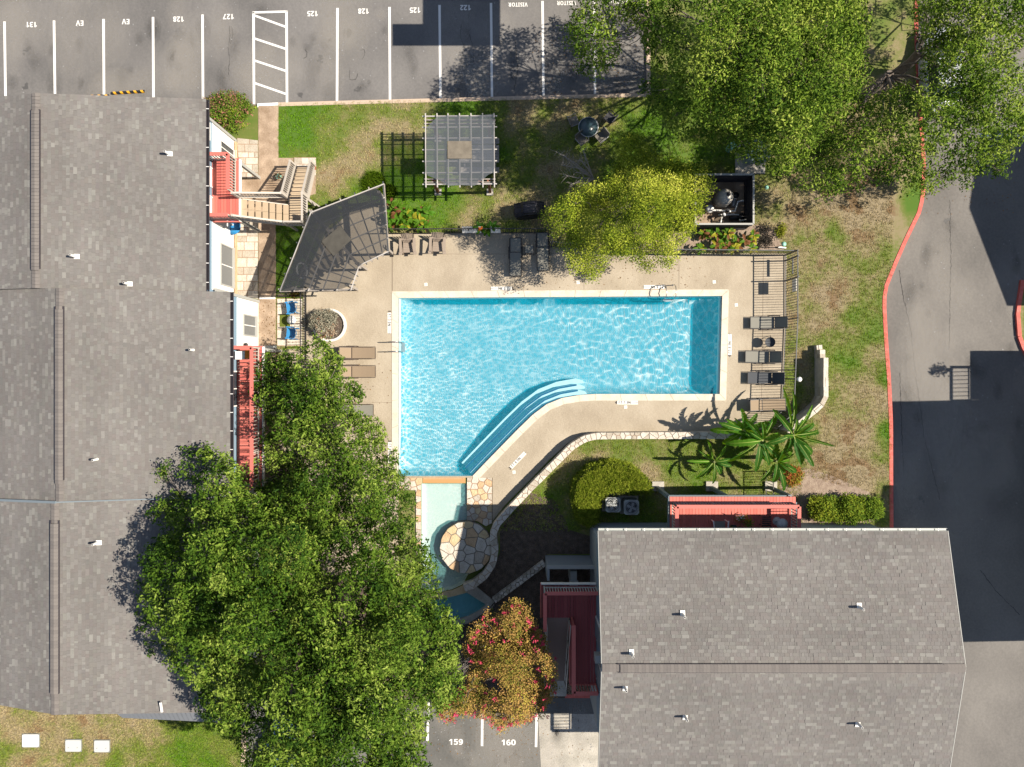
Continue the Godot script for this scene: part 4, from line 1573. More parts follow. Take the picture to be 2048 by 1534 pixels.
	bar(st, P(321, 1405, 6.45), P(324, 1424, 6.35), 0.09, 0.05)
	tag(part(self, "roof_scrap", st, M.white_plastic), "white strip of scrap lying near the south end of the west roof", "scrap")
	# upper balcony with the stair head
	var d1 := thing("balcony", "red balcony at the head of the wooden stairs on the white building", "balcony", Vector3(-13.9, 0, -8.7), 0, "red balconies")
	var off := -d1.position
	var sub := Node3D.new()
	sub.name = "platform"
	sub.position = off
	d1.add_child(sub)
	boards(sub, Vector3(-14.54, 3.02, -10.2), Vector3(-13.25, 3.02, -7.25), false, 0.145, [M.deck_red, M.deck_red_worn, M.deck_red_dark])
	for q in [[-14.5, 2.9, -10.24, -13.21, 2.9, -10.24], [-13.21, 2.9, -10.24, -13.21, 2.9, -7.2], [-14.5, 2.9, -7.2, -13.21, 2.9, -7.2]]:
		st = S0()
		bar(st, Vector3(q[0], q[1], q[2]), Vector3(q[3], q[4], q[5]), 0.05, 0.24)
		part(sub, "rim_joist", st, M.trim_white if q[0] != -14.5 else M.rail_red)
	for q in [[-14.5, -10.16, -13.36, -10.16], [-13.36, -10.16, -13.36, -8.5], [-13.36, -7.3, -14.5, -7.3]]:
		railing(sub, Vector3(q[0], 3.02, q[1]), Vector3(q[2], 3.02, q[3]), M.rail_red, M.rail_grey, 0.17)
	for q in [[-13.3, -10.1], [-13.3, -7.3]]:
		st = S0()
		box(st, Vector3(q[0], 1.4, q[1]), Vector3(0.14, 2.8, 0.14))
		part(sub, "post", st, M.trim_grey)
	# the long balcony half under the oak
	var d2 := thing("balcony", "long red balcony of the west building half hidden by the oak", "balcony", Vector3(-12.7, 0, 2.2), 0, "red balconies")
	sub = Node3D.new()
	sub.name = "platform"
	sub.position = -d2.position
	d2.add_child(sub)
	boards(sub, Vector3(-13.32, 3.02, -1.1), Vector3(-12.12, 3.02, 5.6), true, 0.145, [M.deck_red, M.deck_red_worn, M.deck_red_dark])
	for q in [[-13.3, -1.14, -12.08, -1.14], [-12.08, -1.14, -12.08, 5.64], [-13.3, 5.64, -12.08, 5.64]]:
		st = S0()
		bar(st, Vector3(q[0], 2.9, q[1]), Vector3(q[2], 2.9, q[3]), 0.05, 0.24)
		part(sub, "rim_joist", st, M.trim_white if q[0] == -12.08 else M.rail_red)
	for q in [[-13.3, -1.06, -12.24, -1.06], [-12.24, -1.06, -12.24, 5.56], [-12.24, 5.56, -13.3, 5.56]]:
		railing(sub, Vector3(q[0], 3.02, q[1]), Vector3(q[2], 3.02, q[3]), M.rail_red, M.rail_grey, 0.17, 0.17)
	for z in [-1.0, 2.2, 5.5]:
		st = S0()
		box(st, Vector3(-12.2, 1.4, z), Vector3(0.14, 2.8, 0.14))
		part(sub, "post", st, M.trim_grey)
	var cool := thing("cooler_box", "white cooler box in the corner of the long red balcony", "cooler", Vector3(-13.0, 3.02, -0.7))
	st = S0()
	box(st, Vector3(0, 0.22, 0), Vector3(0.42, 0.44, 0.36))
	part(cool, "body", st, M.white_plastic)
	st = S0()
	box(st, Vector3(0, 0.47, 0), Vector3(0.45, 0.05, 0.39))
	part(cool, "lid", st, M.white_plastic)
	var cu := thing("balcony_chair", "small chair with an orange cushion on the long red balcony", "chair", Vector3(-12.55, 3.02, -0.75))
	st = S0()
	box(st, Vector3(0, 0.44, 0), Vector3(0.42, 0.08, 0.4))
	part(cu, "cushion", st, M.cushion_orange)
	st = S0()
	for x in [-1, 1]:
		for z in [-1, 1]:
			bar(st, Vector3(x * 0.2, 0, z * 0.18), Vector3(x * 0.2, 0.4, z * 0.18), 0.03, 0.03)
	box(st, Vector3(0.2, 0.62, 0), Vector3(0.04, 0.4, 0.4))
	part(cu, "frame", st, M.frame_bronze)

func right_building() -> void:
	var t := thing("apartment_building", "two storey apartment building with a grey shingle roof south east of the pool", "building", Vector3.ZERO, 0, "apartment buildings")
	var rf := Node3D.new()
	rf.name = "roof"
	t.add_child(rf)
	var x0 := 3.79
	var x1 := 19.06
	var a := Vector3(x0, 6.4, 7.05)
	var b := Vector3(x1, 6.4, 7.05)
	var c := Vector3(x1, 7.65, 12.52)
	var d := Vector3(x0, 7.65, 12.52)
	var e := Vector3(x0, 6.4, 18.0)
	var f := Vector3(x1, 6.4, 18.0)
	var st := S0()
	part(rf, "roof_deck", roof_slab(a, b, c, d, 0.18), M.roof_deck)
	part(rf, "roof_deck", roof_slab(e, f, c, d, 0.18), M.roof_deck)
	shingle_plane(rf, a, b, c, d, st, 200)
	shingle_plane(rf, e, f, c, d, st, 100)
	part(rf, "shingles", st, M.shingle_field).set_meta("kind", "stuff")
	ridge_line(rf, d, c, 0.65, 14.3)
	gutter(t, a + Vector3(0, -0.01, -0.06), b + Vector3(0, -0.01, -0.06), M.gutter_steel, M.trim_white)
	st = S0()
	bar(st, a + Vector3(-0.02, -0.07, 0), d + Vector3(-0.02, -0.07, 0), 0.03, 0.16)
	bar(st, e + Vector3(-0.02, -0.07, 0), d + Vector3(-0.02, -0.07, 0), 0.03, 0.16)
	bar(st, b + Vector3(0.02, -0.07, 0), c + Vector3(0.02, -0.07, 0), 0.03, 0.16)
	bar(st, f + Vector3(0.02, -0.07, 0), c + Vector3(0.02, -0.07, 0), 0.03, 0.16)
	part(rf, "rake_board", st, M.trim_grey)
	for q in [[4.1, 18.7, 8.03, 8.23], [4.1, 4.3, 8.23, 17.2], [18.5, 18.7, 8.23, 17.2], [4.3, 18.5, 17.0, 17.2]]:
		wall_box(t, Vector3(q[0], -0.1, q[2]), Vector3(q[1], 3.0, q[3]), M.wall_grey)
		wall_box(t, Vector3(q[0], 3.0, q[2]), Vector3(q[1], 6.35, q[3]), M.wall_blue, "upper_wall")
	# gable ends
	for x in [4.12, 18.68]:
		st = S0()
		for s in [-0.02, 0.02]:
			tri(st, Vector3(x + s, 6.3, 8.1), Vector3(x + s, 6.3, 17.1), Vector3(x + s, 7.4, 12.52), Vector3(s, 0, 0))
		part(t, "gable", st, M.wall_blue)
	# doors under the north deck roof and on the west walkway
	for q in [[8.6, 1.2], [11.6, 1.8]]:
		st = S0()
		box(st, Vector3(q[0], 4.05, 8.0), Vector3(q[1], 2.05, 0.06))
		var w := part(t, "sliding_door", st, M.trim_white)
		st = S0()
		box(st, Vector3(q[0], 4.05, 7.98), Vector3(q[1] - 0.16, 1.9, 0.05))
		part(w, "pane", st, M.glass_dark)
	for z in [12.4, 14.2]:
		st = S0()
		box(st, Vector3(4.07, 4.05, z), Vector3(0.08, 2.1, 1.0))
		var dr := part(t, "door", st, M.trim_white)
		st = S0()
		box(st, Vector3(4.03, 4.05, z), Vector3(0.05, 2.0, 0.86))
		part(dr, "leaf", st, M.fascia_blue)
		st = S0()
		box(st, Vector3(3.98, 4.0, z + 0.32), Vector3(0.05, 0.06, 0.06))
		part(dr, "handle", st, M.steel)
	st = S0()
	box(st, Vector3(3.95, 4.6, 13.3), Vector3(0.26, 0.5, 0.36))
	part(t, "meter_box", st, M.trim_grey)
	var ry := func(p: Vector3) -> float: return 7.65 - absf(p.z - 12.52) * 0.2285
	var spot := [[1365, 1228], [1718, 1213], [1263, 1306], [1250, 1374], [1370, 1432], [1715, 1446]]
	var say := ["in the western half of the north slope", "towards the east end of the north slope", "just above the west end of the ridge", "just below the west end of the ridge", "in the western half of the south slope", "towards the east end of the south slope"]
	for i in 6:
		vent_pipe("white vent pipe on the south east roof, " + say[i], spot[i][0], spot[i][1], ry, Vector3(0, 0, -1 if i < 3 else 1))
	# coral red deck on the north side
	var dk := thing("balcony", "wide coral red deck on posts along the south east building", "balcony", Vector3(10.8, 0, 7.0), 0, "red balconies")
	var sub := Node3D.new()
	sub.name = "platform"
	sub.position = -dk.position
	dk.add_child(sub)
	boards(sub, Vector3(7.64, 3.02, 6.14), Vector3(13.75, 3.02, 8.0), false, 0.155, [M.deck_red_worn, M.deck_red, M.deck_red_worn])
	for q in [[7.6, 6.1, 13.3, 6.1], [7.6, 6.1, 7.6, 8.0], [13.78, 6.4, 13.78, 8.0]]:
		st = S0()
		bar(st, Vector3(q[0], 2.9, q[1]), Vector3(q[2], 2.9, q[3]), 0.05, 0.26)
		part(sub, "rim_joist", st, M.fascia_blue)
	for q in [[7.75, 6.42, 13.5, 6.42], [7.75, 6.42, 7.75, 7.95], [13.5, 6.42, 13.5, 7.95]]:
		railing(sub, Vector3(q[0], 3.02, q[1]), Vector3(q[2], 3.02, q[3]), M.rail_red, M.fascia_blue if q[0] < 8 and q[2] > 9 else M.rail_grey, 0.17)
	for x in [7.62, 10.45, 13.55]:
		st = S0()
		box(st, Vector3(x, 1.35, 6.17), Vector3(0.17, 2.9, 0.17))
		part(sub, "post", st, M.fascia_blue)
		st = S0()
		box(st, Vector3(x + 0.05, 0.05, 6.1), Vector3(0.62, 0.16, 0.5))
		part(sub, "footing", st, M.pale_concrete)
	# its twin on the south side, whose shade falls on the concrete patch
	var dk2 := thing("balcony", "red deck on the south side of the south east building", "balcony", Vector3(9.5, 0, 18.2), 0, "red balconies")
	sub = Node3D.new()
	sub.name = "platform"
	sub.position = -dk2.position
	dk2.add_child(sub)
	boards(sub, Vector3(6.25, 3.02, 17.25), Vector3(12.4, 3.02, 19.0), false, 0.155, [M.deck_red_worn, M.deck_red])
	railing(sub, Vector3(6.3, 3.02, 17.3), Vector3(6.3, 3.02, 18.95), M.rail_red, M.rail_grey, 0.17, 0.16)
	railing(sub, Vector3(6.3, 3.02, 18.95), Vector3(12.3, 3.02, 18.95), M.rail_red, M.rail_grey, 0.17, 0.16)
	for x in [6.35, 12.3]:
		st = S0()
		box(st, Vector3(x, 1.4, 18.9), Vector3(0.17, 3.0, 0.17))
		part(sub, "post", st, M.fascia_blue)
	# wine red landing and walkway on the west side
	var wk := thing("balcony", "wine red landing and walkway on the shaded west side of the south east building", "balcony", Vector3(2.8, 0, 12.0), 0, "red balconies")
	sub = Node3D.new()
	sub.name = "platform"
	sub.position = -wk.position
	wk.add_child(sub)
	boards(sub, Vector3(1.45, 3.02, 10.45), Vector3(2.82, 3.02, 12.0), false, 0.145, [M.wine_deck, M.wine_deck_worn])
	boards(sub, Vector3(2.83, 3.02, 10.45), Vector3(4.08, 3.02, 15.2), false, 0.145, [M.wine_deck, M.wine_deck_worn])
	for q in [[1.4, 10.38, 4.08, 10.38], [1.4, 10.38, 1.4, 12.02], [2.8, 12.2, 2.8, 15.2], [2.8, 15.25, 4.08, 15.25]]:
		st = S0()
		bar(st, Vector3(q[0], 2.9, q[1]), Vector3(q[2], 2.9, q[3]), 0.05, 0.25)
		part(sub, "rim_joist", st, M.rail_red if q[0] != 1.4 or q[2] < 2 else M.trim_white)
	railing(sub, Vector3(1.55, 3.02, 10.5), Vector3(4.05, 3.02, 10.5), M.rail_red, M.trim_grey, 0.17)
	railing(sub, Vector3(1.55, 3.02, 10.5), Vector3(1.55, 3.02, 12.3), M.rail_red, M.trim_grey, 0.17)
	railing(sub, Vector3(2.9, 3.02, 12.0), Vector3(2.9, 3.02, 15.2), M.rail_red, M.rail_red, 0.19)
	railing(sub, Vector3(2.9, 3.02, 15.2), Vector3(4.05, 3.02, 15.2), M.rail_red, M.rail_red, 0.19)
	var sr := thing("wooden_stairs", "dark brown shaded stairs going down beside the wine red walkway", "stairs", Vector3(2.2, 0, 14.0), 0, "outdoor stairs")
	var o := sr.position
	for i in 15:
		st = S0()
		var y := 2.85 - i * 0.19
		box(st, Vector3(2.22, y, 12.15 + i * 0.285) - o, Vector3(1.02, 0.05, 0.27))
		part(sr, "tread", st, M.stair_wood_grey)
	for x in [1.67, 2.77]:
		st = S0()
		bar(st, Vector3(x, 2.75, 12.0) - o, Vector3(x, 0.0, 16.3) - o, 0.05, 0.26)
		part(sr, "stringer", st, M.rail_grey)
		st = S0()
		bar(st, Vector3(x, 3.85, 12.1) - o, Vector3(x, 0.95, 16.4) - o, 0.05, 0.06)
		part(sr, "handrail", st, M.rail_grey)
		for i in 4:
			st = S0()
			box(st, Vector3(x, 3.3 - i * 0.93, 12.2 + i * 1.38) - o, Vector3(0.05, 1.1, 0.05))
			part(sr, "post", st, M.rail_grey)
	st = S0()
	prism(st, poly([1100, 1356, 1133, 1356, 1133, 1392, 1100, 1392]), -0.05, 0.03)
	struct("stair_foot_pavement", st, M.pale_concrete)
	# grey walled yard below the landing
	var y2 := thing("grey_yard_wall", "grey siding wall of the small service yard under the wine red landing", "wall", Vector3(1.75, 0, 9.75))
	wall_box(y2, Vector3(0, 0, 0), Vector3(2.35, 2.05, 0.12), M.wall_grey)
	for i in 9:
		wall_box(y2, Vector3(0, 0.22 * i + 0.12, -0.018), Vector3(2.35, 0.22 * i + 0.14, 0.0), M.slate, "siding_lap")
	wall_box(y2, Vector3(0, 0, 0.12), Vector3(0.12, 2.05, 0.75), M.wall_grey, "return_wall")
	wall_box(y2, Vector3(-0.03, 2.05, -0.03), Vector3(2.35, 2.1, 0.15), M.trim_grey, "cap")
	var du := thing("air_duct", "pale grey metal duct standing in the service yard", "duct", P(1146, 1152, 1.2))
	du.position.y = 0
	wall_box(du, Vector3(-0.16, 0, -0.35), Vector3(0.16, 1.6, 0.3), M.gutter_steel, "body")
	wall_box(du, Vector3(-0.22, 1.6, 0.1), Vector3(0.22, 1.66, 0.36), M.gutter_steel, "flange")
	# river pebbles
	var peb := thing("pebble_bed", "bed of brown river pebbles between the stairs and the red kerb", "pebbles")
	peb.set_meta("kind", "stuff")
	var at := []
	var tint := PackedColorArray()
	for i in 900:
		var q := P(rnd(1136, 1200), rnd(1352, 1388))
		at.append(Transform3D(any_basis(0.5).scaled(Vector3(rnd(0.5, 1.2), rnd(0.4, 0.7), rnd(0.5, 1.2)) * 0.9), q + Vector3(0, 0.03, 0)))
		tint.append(Color(0.28, 0.2, 0.13).lerp(Color(0.1, 0.07, 0.05), rng.randf()))
	var s2 := S0()
	lathe(s2, Vector3(0, -0.035, 0), [[0.0, 0.0], [0.05, 0.02], [0.055, 0.045], [0.0, 0.07]], 6)
	scatter(peb, "pebbles", done(s2), M.blade, at, tint)

func neighbours() -> void:
	# the houses whose shade lies across the driveway and the stalls
	var e := thing("neighbour_house", "house east of the driveway", "building", Vector3(27.6, 0, 0), 0, "houses around the court")
	for q in [[1.5, 5.9, 7.45], [5.9, 13.1, 7.9]]:
		wall_box(e, Vector3(0.6, -0.15, q[0]), Vector3(9, q[2] - 0.3, q[1]), M.wall_white)
		wall_box(e, Vector3(-0.1, q[2] - 0.25, q[0]), Vector3(9.5, q[2], q[1]), M.roof_deck, "roof")
	var st := S0()
	prism(st, PackedVector2Array([Vector2(-0.1, 5.9), Vector2(9.5, 5.9), Vector2(9.5, 13.1), Vector2(-0.1, 13.1)]), 7.9, 8.0)
	quad(st, Vector3(-0.1, 8.0, 5.9), Vector3(9.5, 8.0, 5.9), Vector3(9.5, 8.8, 9.5), Vector3(-0.1, 8.8, 9.5), Vector3.UP)
	quad(st, Vector3(-0.1, 8.0, 13.1), Vector3(9.5, 8.0, 13.1), Vector3(9.5, 8.8, 9.5), Vector3(-0.1, 8.8, 9.5), Vector3.UP)
	tri(st, Vector3(-0.1, 8.0, 5.9), Vector3(-0.1, 8.0, 13.1), Vector3(-0.1, 8.8, 9.5), Vector3.LEFT)
	part(e, "gable_roof", st, M.roof_deck)
	wall_box(e, Vector3(0.0, 3.0, -1.08), Vector3(9, 3.3, 1.5), M.deck_red, "balcony_floor")
	wall_box(e, Vector3(4.0, -0.15, -1.08), Vector3(9, 6.0, 1.5), M.wall_white)
	wall_box(e, Vector3(0.0, 0, 13.1), Vector3(2.0, 6.0, 14.25), M.wall_white)
	railing(e, Vector3(0.05, 3.3, -0.2), Vector3(0.05, 3.3, 1.5), M.rail_red, M.rail_grey, 0.15, 0.2)
	railing(e, Vector3(0.0, 3.3, -0.24), Vector3(3.5, 3.3, -0.24), M.rail_red, M.rail_grey, 0.15, 0.2)
	railing(e, Vector3(0.05, 4.0, 14.3), Vector3(0.05, 4.0, 15.0), M.rail_red, M.rail_grey, 0.15, 0.2)
	var pot := bush("potted_shrub", "potted shrub on the balcony of the house east of the driveway", "potted plant", Vector3(27.65, 4.3, -0.12), 0.5, 0.35, 1.2, 9, 160, leaf_cluster(6, 0.14, 0.13, 0.06), M.leaf, [Color(0.04, 0.09, 0.012), Color(0.09, 0.16, 0.02)], 3)
	var g := thing("neighbour_house", "house north east of the driveway beyond the shade trees", "building", Vector3(32.0, 0, 0), 0, "houses around the court")
	st = S0()
	var prof := [[-12.8, 0.0], [-12.8, 7.2], [-8.7, 7.75], [-3.5, 5.75], [-3.5, 0.0]]
	for i in prof.size():
		var p: Array = prof[i]
		var q: Array = prof[(i + 1) % prof.size()]
		quad(st, Vector3(0, p[1], p[0]), Vector3(0, q[1], q[0]), Vector3(9, q[1], q[0]), Vector3(9, p[1], p[0]), Vector3(0, q[0] - p[0], p[1] - q[1]))
	for x in [0.0, 9.0]:
		for k in range(1, 4):
			tri(st, Vector3(x, prof[0][1], prof[0][0]), Vector3(x, prof[k][1], prof[k][0]), Vector3(x, prof[k + 1][1], prof[k + 1][0]), Vector3(x - 4.5, 0, 0))
	part(g, "house_body", st, M.wall_white)
	var n := thing("neighbour_house", "house north of the parking lot", "building", Vector3(0, 0, -20), 0, "houses around the court")
	wall_box(n, Vector3(2.0, -0.15, -10), Vector3(5.7, 6.4, -0.3), M.wall_white)
	wall_box(n, Vector3(2.0, 6.4, -10), Vector3(5.9, 6.6, 1.6), M.roof_deck, "roof")
	wall_box(n, Vector3(0.4, 6.4, 1.6), Vector3(5.9, 6.6, 2.75), M.roof_deck, "porch_roof")

# ---------- fences, shade structures
func pool_fence(label: String, pts: Array, h: float, m: Material, gap: float = 0.135) -> Node3D:
	var t := thing("pool_fence", label, "fence", P(pts[0], pts[1]), 0, "iron fences")
	for i in range(0, pts.size() - 2, 2):
		fence_run(t, P(pts[i], pts[i + 1]) - t.position, P(pts[i + 2], pts[i + 3]) - t.position, h, gap, m, m, 0.023, 0.042, 2.3, 0.1)
	return t

func fences() -> void:
	pool_fence("black iron picket fence north of the pool behind the deck chairs", [778, 467, 1100, 466], 1.25, M.iron)
	pool_fence("iron picket fence between the pool deck and the pump yard bed", [1100, 466, 1102, 494, 1270, 508, 1570, 511], 1.6, M.iron_grey)
	var e := pool_fence("long iron picket fence along the east end of the pool deck", [1570, 511, 1570, 640, 1566, 740, 1563, 822, 1530, 852], 1.7, M.iron_grey)
	# gate frame and its plate
	for q in [[1570, 522], [1570, 562]]:
		var st := S0()
		var p := P(q[0], q[1]) - e.position
		box(st, p + Vector3(0, 0.9, 0), Vector3(0.07, 1.8, 0.07))
		part(e, "gate_post", st, M.iron_grey)
	var st0 := S0()
	box(st0, P(1570, 576) - e.position + Vector3(0.02, 1.2, 0), Vector3(0.02, 0.52, 0.62))
	part(e, "plate", st0, M.white_plastic)
	st0 = S0()
	box(st0, P(1570, 536) - e.position + Vector3(0.03, 0.95, 0), Vector3(0.05, 0.10, 0.9))
	part(e, "gate_latch_panel", st0, M.iron_grey)
	var w := pool_fence("iron picket fence between the flagstone patio and the pool deck", [613, 575, 613, 720], 1.1, M.iron)
	pool_fence("short iron fence across the deck of the big shade pergola", [700, 424, 777, 407], 1.15, M.iron)
	pool_fence("curved iron fence beside the small spa pool", [990, 1203, 968, 1226, 938, 1246, 900, 1256], 1.2, M.iron)
	pool_fence("short iron fence by the banana plants and the coral deck", [1531, 942, 1531, 1002], 1.15, M.iron)
	# plaques on the north fence
	for k in 2:
		var t := thing("fence_sign", ["long white sign lying along the top of the north pool fence", "shorter white sign on the north pool fence near the yellow tree"][k], "sign", P([945, 992][k], 467) + Vector3(0, 0.85, -0.03), 0, "signs on the north fence")
		var st := S0()
		box(st, Vector3.ZERO, Vector3([0.98, 0.5][k], 0.5, 0.015), Basis(Vector3.RIGHT, -0.5))
		part(t, "plate", st, M.white_plastic)
	# small lamp on a bracket by the east fence
	var lp := thing("yard_lamp", "small white floodlight on a post by the east pool fence", "lamp", P(1581, 758))
	var st3 := S0()
	cyl(st3, Vector3.ZERO, 0.03, 0.03, 1.0, 8)
	part(lp, "post", st3, M.iron_grey)
	st3 = S0()
	lathe(st3, Vector3(0, 1.0, 0), [[0.03, 0.0], [0.11, 0.06], [0.13, 0.2], [0.0, 0.24]], 12)
	part(lp, "head", st3, M.white_plastic)

func cloth_mesh(rim: PackedVector2Array, y: float, sag: float, step: float) -> SurfaceTool:
	var pts := rim.duplicate()
	pts.append(rim[0])
	pts = resample(pts, step)
	pts.remove_at(pts.size() - 1)
	var n := pts.size()
	var lo := rim[0]
	var hi := rim[0]
	for v in rim:
		lo = lo.min(v)
		hi = hi.max(v)
	var x := lo.x + step * 0.6
	while x < hi.x:
		var z := lo.y + step * 0.6
		while z < hi.y:
			var p := Vector2(x + rnd(-0.03, 0.03), z + rnd(-0.03, 0.03))
			if Geometry2D.is_point_in_polygon(p, rim) and edge_distance(p, rim) > step * 0.4:
				pts.append(p)
			z += step
		x += step
	var t := Geometry2D.triangulate_delaunay(pts)
	var st := S0()
	st.set_smooth_group(5)
	var f := FastNoiseLite.new()
	f.seed = 12
	f.frequency = 0.5
	for i in range(0, t.size(), 3):
		var c := (pts[t[i]] + pts[t[i + 1]] + pts[t[i + 2]]) / 3.0
		if not Geometry2D.is_point_in_polygon(c, rim):
			continue
		var v := []
		for k in 3:
			var p := pts[t[i + k]]
			v.append(Vector3(p.x, y + f.get_noise_2d(p.x * 2.0, p.y * 2.0) * sag, p.y))
		tri(st, v[0], v[1], v[2], Vector3.UP)
	st.set_smooth_group(-1)
	return st

func line_bar(parent: Node3D, called: String, a: Vector3, b: Vector3, w: float, h: float, m: Material) -> void:
	var st := S0()
	bar(st, a - parent.position, b - parent.position, w, h)
	part(parent, called, st, m)

func pergolas() -> void:
	# the square one over the picnic table
	var h := 2.5
	var t := thing("pergola", "square wooden pergola with grey shade cloth on the north lawn", "pergola", P(920, 320), 0, "shade pergolas")
	for x in [851, 874, 896, 919, 942, 965, 988]:
		line_bar(t, "rafter", P(x, 227, h + 0.12), P(x + 1, 375, h + 0.12), 0.05, 0.09, M.batten)
	for y in [233, 255, 277, 300, 323, 346, 369]:
		line_bar(t, "crosspiece", P(845, y, h + 0.02), P(994, y - 1, h + 0.02), 0.05, 0.10, M.batten)
	for y in [241, 248, 359, 365]:
		line_bar(t, "beam", P(848, y, h - 0.12), P(991, y, h - 0.12), 0.05, 0.18, M.weathered)
	for q in [[866, 246], [977, 246], [866, 360], [977, 360]]:
		var foot := P(q[0], q[1], h)
		foot.y = 0.0
		line_bar(t, "post", foot, foot + Vector3(0, h - 0.1, 0), 0.14, 0.14, M.post_brown)
		var st := S0()
		box(st, foot - t.position + Vector3(0, 0.06, 0), Vector3(0.34, 0.14, 0.34))
		part(t, "footing", st, M.pale_concrete)
		var sx := 1.0 if q[0] < 900 else -1.0
		line_bar(t, "brace", foot + Vector3(0, 1.7, 0), foot + Vector3(sx * 0.6, 2.35, 0), 0.08, 0.08, M.post_brown)
	part_at(t, "shade_cloth", cloth_mesh(poly([876, 232, 905, 230, 940, 232, 962, 230, 990, 228, 989, 300, 990, 344, 978, 348, 952, 372, 925, 370, 898, 372, 878, 360, 852, 350, 853, 300, 853, 254, 862, 246], h + 0.2), h + 0.2, 0.04, 0.3), M.shade_cloth_grey)
	var st2 := S0()
	prism(st2, poly([895, 282, 943, 282, 944, 317, 895, 317], h + 0.24), h + 0.2, h + 0.235)
	part_at(t, "plywood_sheet", st2, M.plywood)
	picnic_table("weathered picnic table with benches under the square pergola", P(955, 316), 0.0)
	# the bent one over the deck corner
	h = 2.55
	var b := thing("pergola", "bent two winged wooden pergola with dark shade cloth at the deck corner", "pergola", P(680, 480), 0, "shade pergolas")
	var o := [Vector2(560, 583), Vector2(622, 425), Vector2(768, 368)]
	var i := [Vector2(702, 580), Vector2(718, 531), Vector2(777, 503)]
	for k in 6:
		var f := k / 5.0
		for s in 2:
			var a: Vector2 = o[s].lerp(i[s], f)
			var c: Vector2 = o[s + 1].lerp(i[s + 1], f)
			if k == 2 and s == 1:
				a = a.lerp(c, 0.35)
			line_bar(b, "purlin", P(a.x, a.y, h + 0.16), P(c.x, c.y, h + 0.16), 0.045, 0.07, M.batten)
	for s in 2:
		for k in 6:
			var f := (k + 0.15) / 5.2
			var a: Vector2 = o[s].lerp(o[s + 1], f)
			var c: Vector2 = i[s].lerp(i[s + 1], f)
			var d := (c - a).normalized() * 5.0
			line_bar(b, "rafter", P(a.x - d.x, a.y - d.y, h + 0.05), P(c.x + d.x, c.y + d.y, h + 0.05), 0.05, 0.13, M.iron_grey if k % 2 == 1 else M.weathered)
	line_bar(b, "hip_rafter", P(618, 419, h + 0.07), P(722, 537, h + 0.07), 0.07, 0.14, M.weathered)
	for q in [[575, 572], [632, 440], [757, 384], [768, 492], [712, 525], [692, 568]]:
		var foot := P(q[0], q[1], h)
		foot.y = 0.0
		line_bar(b, "post", foot, foot + Vector3(0, h, 0), 0.13, 0.13, M.weathered)
	for q in [[560, 583, 702, 580], [768, 368, 777, 503], [562, 578, 622, 427], [622, 427, 766, 370]]:
		line_bar(b, "beam", P(q[0], q[1], h - 0.08), P(q[2], q[3], h - 0.08), 0.06, 0.18, M.weathered)
	part_at(b, "shade_cloth", cloth_mesh(poly([564, 580, 596, 500, 624, 427, 690, 400, 752, 376, 766, 388, 772, 440, 776, 500, 748, 516, 719, 529, 708, 556, 694, 576, 660, 580, 632, 580, 600, 570], h + 0.25), h + 0.25, 0.04, 0.35), M.shade_cloth)
	part_at(b, "shade_cloth", cloth_mesh(poly([562, 582, 596, 500, 622, 427, 690, 400, 752, 376, 766, 386, 768, 408, 700, 430, 655, 452, 628, 520, 606, 580], h + 0.31), h + 0.31, 0.03, 0.35), M.shade_cloth)
	st2 = S0()
	prism(st2, poly([643, 483, 680, 451, 703, 479, 667, 512], h + 0.3), h + 0.27, h + 0.3)
	part_at(b, "plywood_sheet", st2, M.board_grey)
	var c := thing("folding_chair", "pale folding chair with a round back under the bent pergola", "chair", P(612, 545), 0.3)
	var st3 := S0()
	var ring := []
	for k in 15:
		ring.append(Vector3(cos(TAU * k / 14) * 0.26, 0.75 + sin(TAU * k / 14) * 0.1, sin(TAU * k / 14) * 0.42))
	tube(st3, ring, 0.05, 0.05, 6)
	part(c, "back_ring", st3, M.white_plastic)
	st3 = S0()
	box(st3, Vector3(0.05, 0.45, 0), Vector3(0.4, 0.04, 0.45))
	part(c, "seat", st3, M.sling_grey)
	for x in [-0.15, 0.22]:
		for z in [-0.2, 0.2]:
			st3 = S0()
			bar(st3, Vector3(x, 0, z), Vector3(x, 0.45, z), 0.03, 0.03)
			part(c, "leg", st3, M.white_plastic)

func picnic_table(label: String, at: Vector3, turn: float) -> void:
	var t := thing("picnic_table", label, "picnic table", at, turn)
	for k in 6:
		var st := S0()
		box(st, Vector3(0.15, 0.75, -0.37 + k * 0.15), Vector3(2.0, 0.04, 0.135))
		part(t, "top_plank", st, M.weathered)
	for s in [-1, 1]:
		for k in 2:
			var st := S0()
			box(st, Vector3(0.15, 0.44, s * (0.68 + k * 0.15)), Vector3(2.0, 0.04, 0.135))
			part(t, "bench_plank", st, M.weathered)
	for x in [-0.65, 0.95]:
		var st := S0()
		bar(st, Vector3(x, 0, -0.75), Vector3(x, 0.73, -0.25), 0.09, 0.04)
		bar(st, Vector3(x, 0, 0.75), Vector3(x, 0.73, 0.25), 0.09, 0.04)
		bar(st, Vector3(x, 0.40, -0.85), Vector3(x, 0.40, 0.85), 0.04, 0.09)
		part(t, "leg_frame", st, M.weathered)

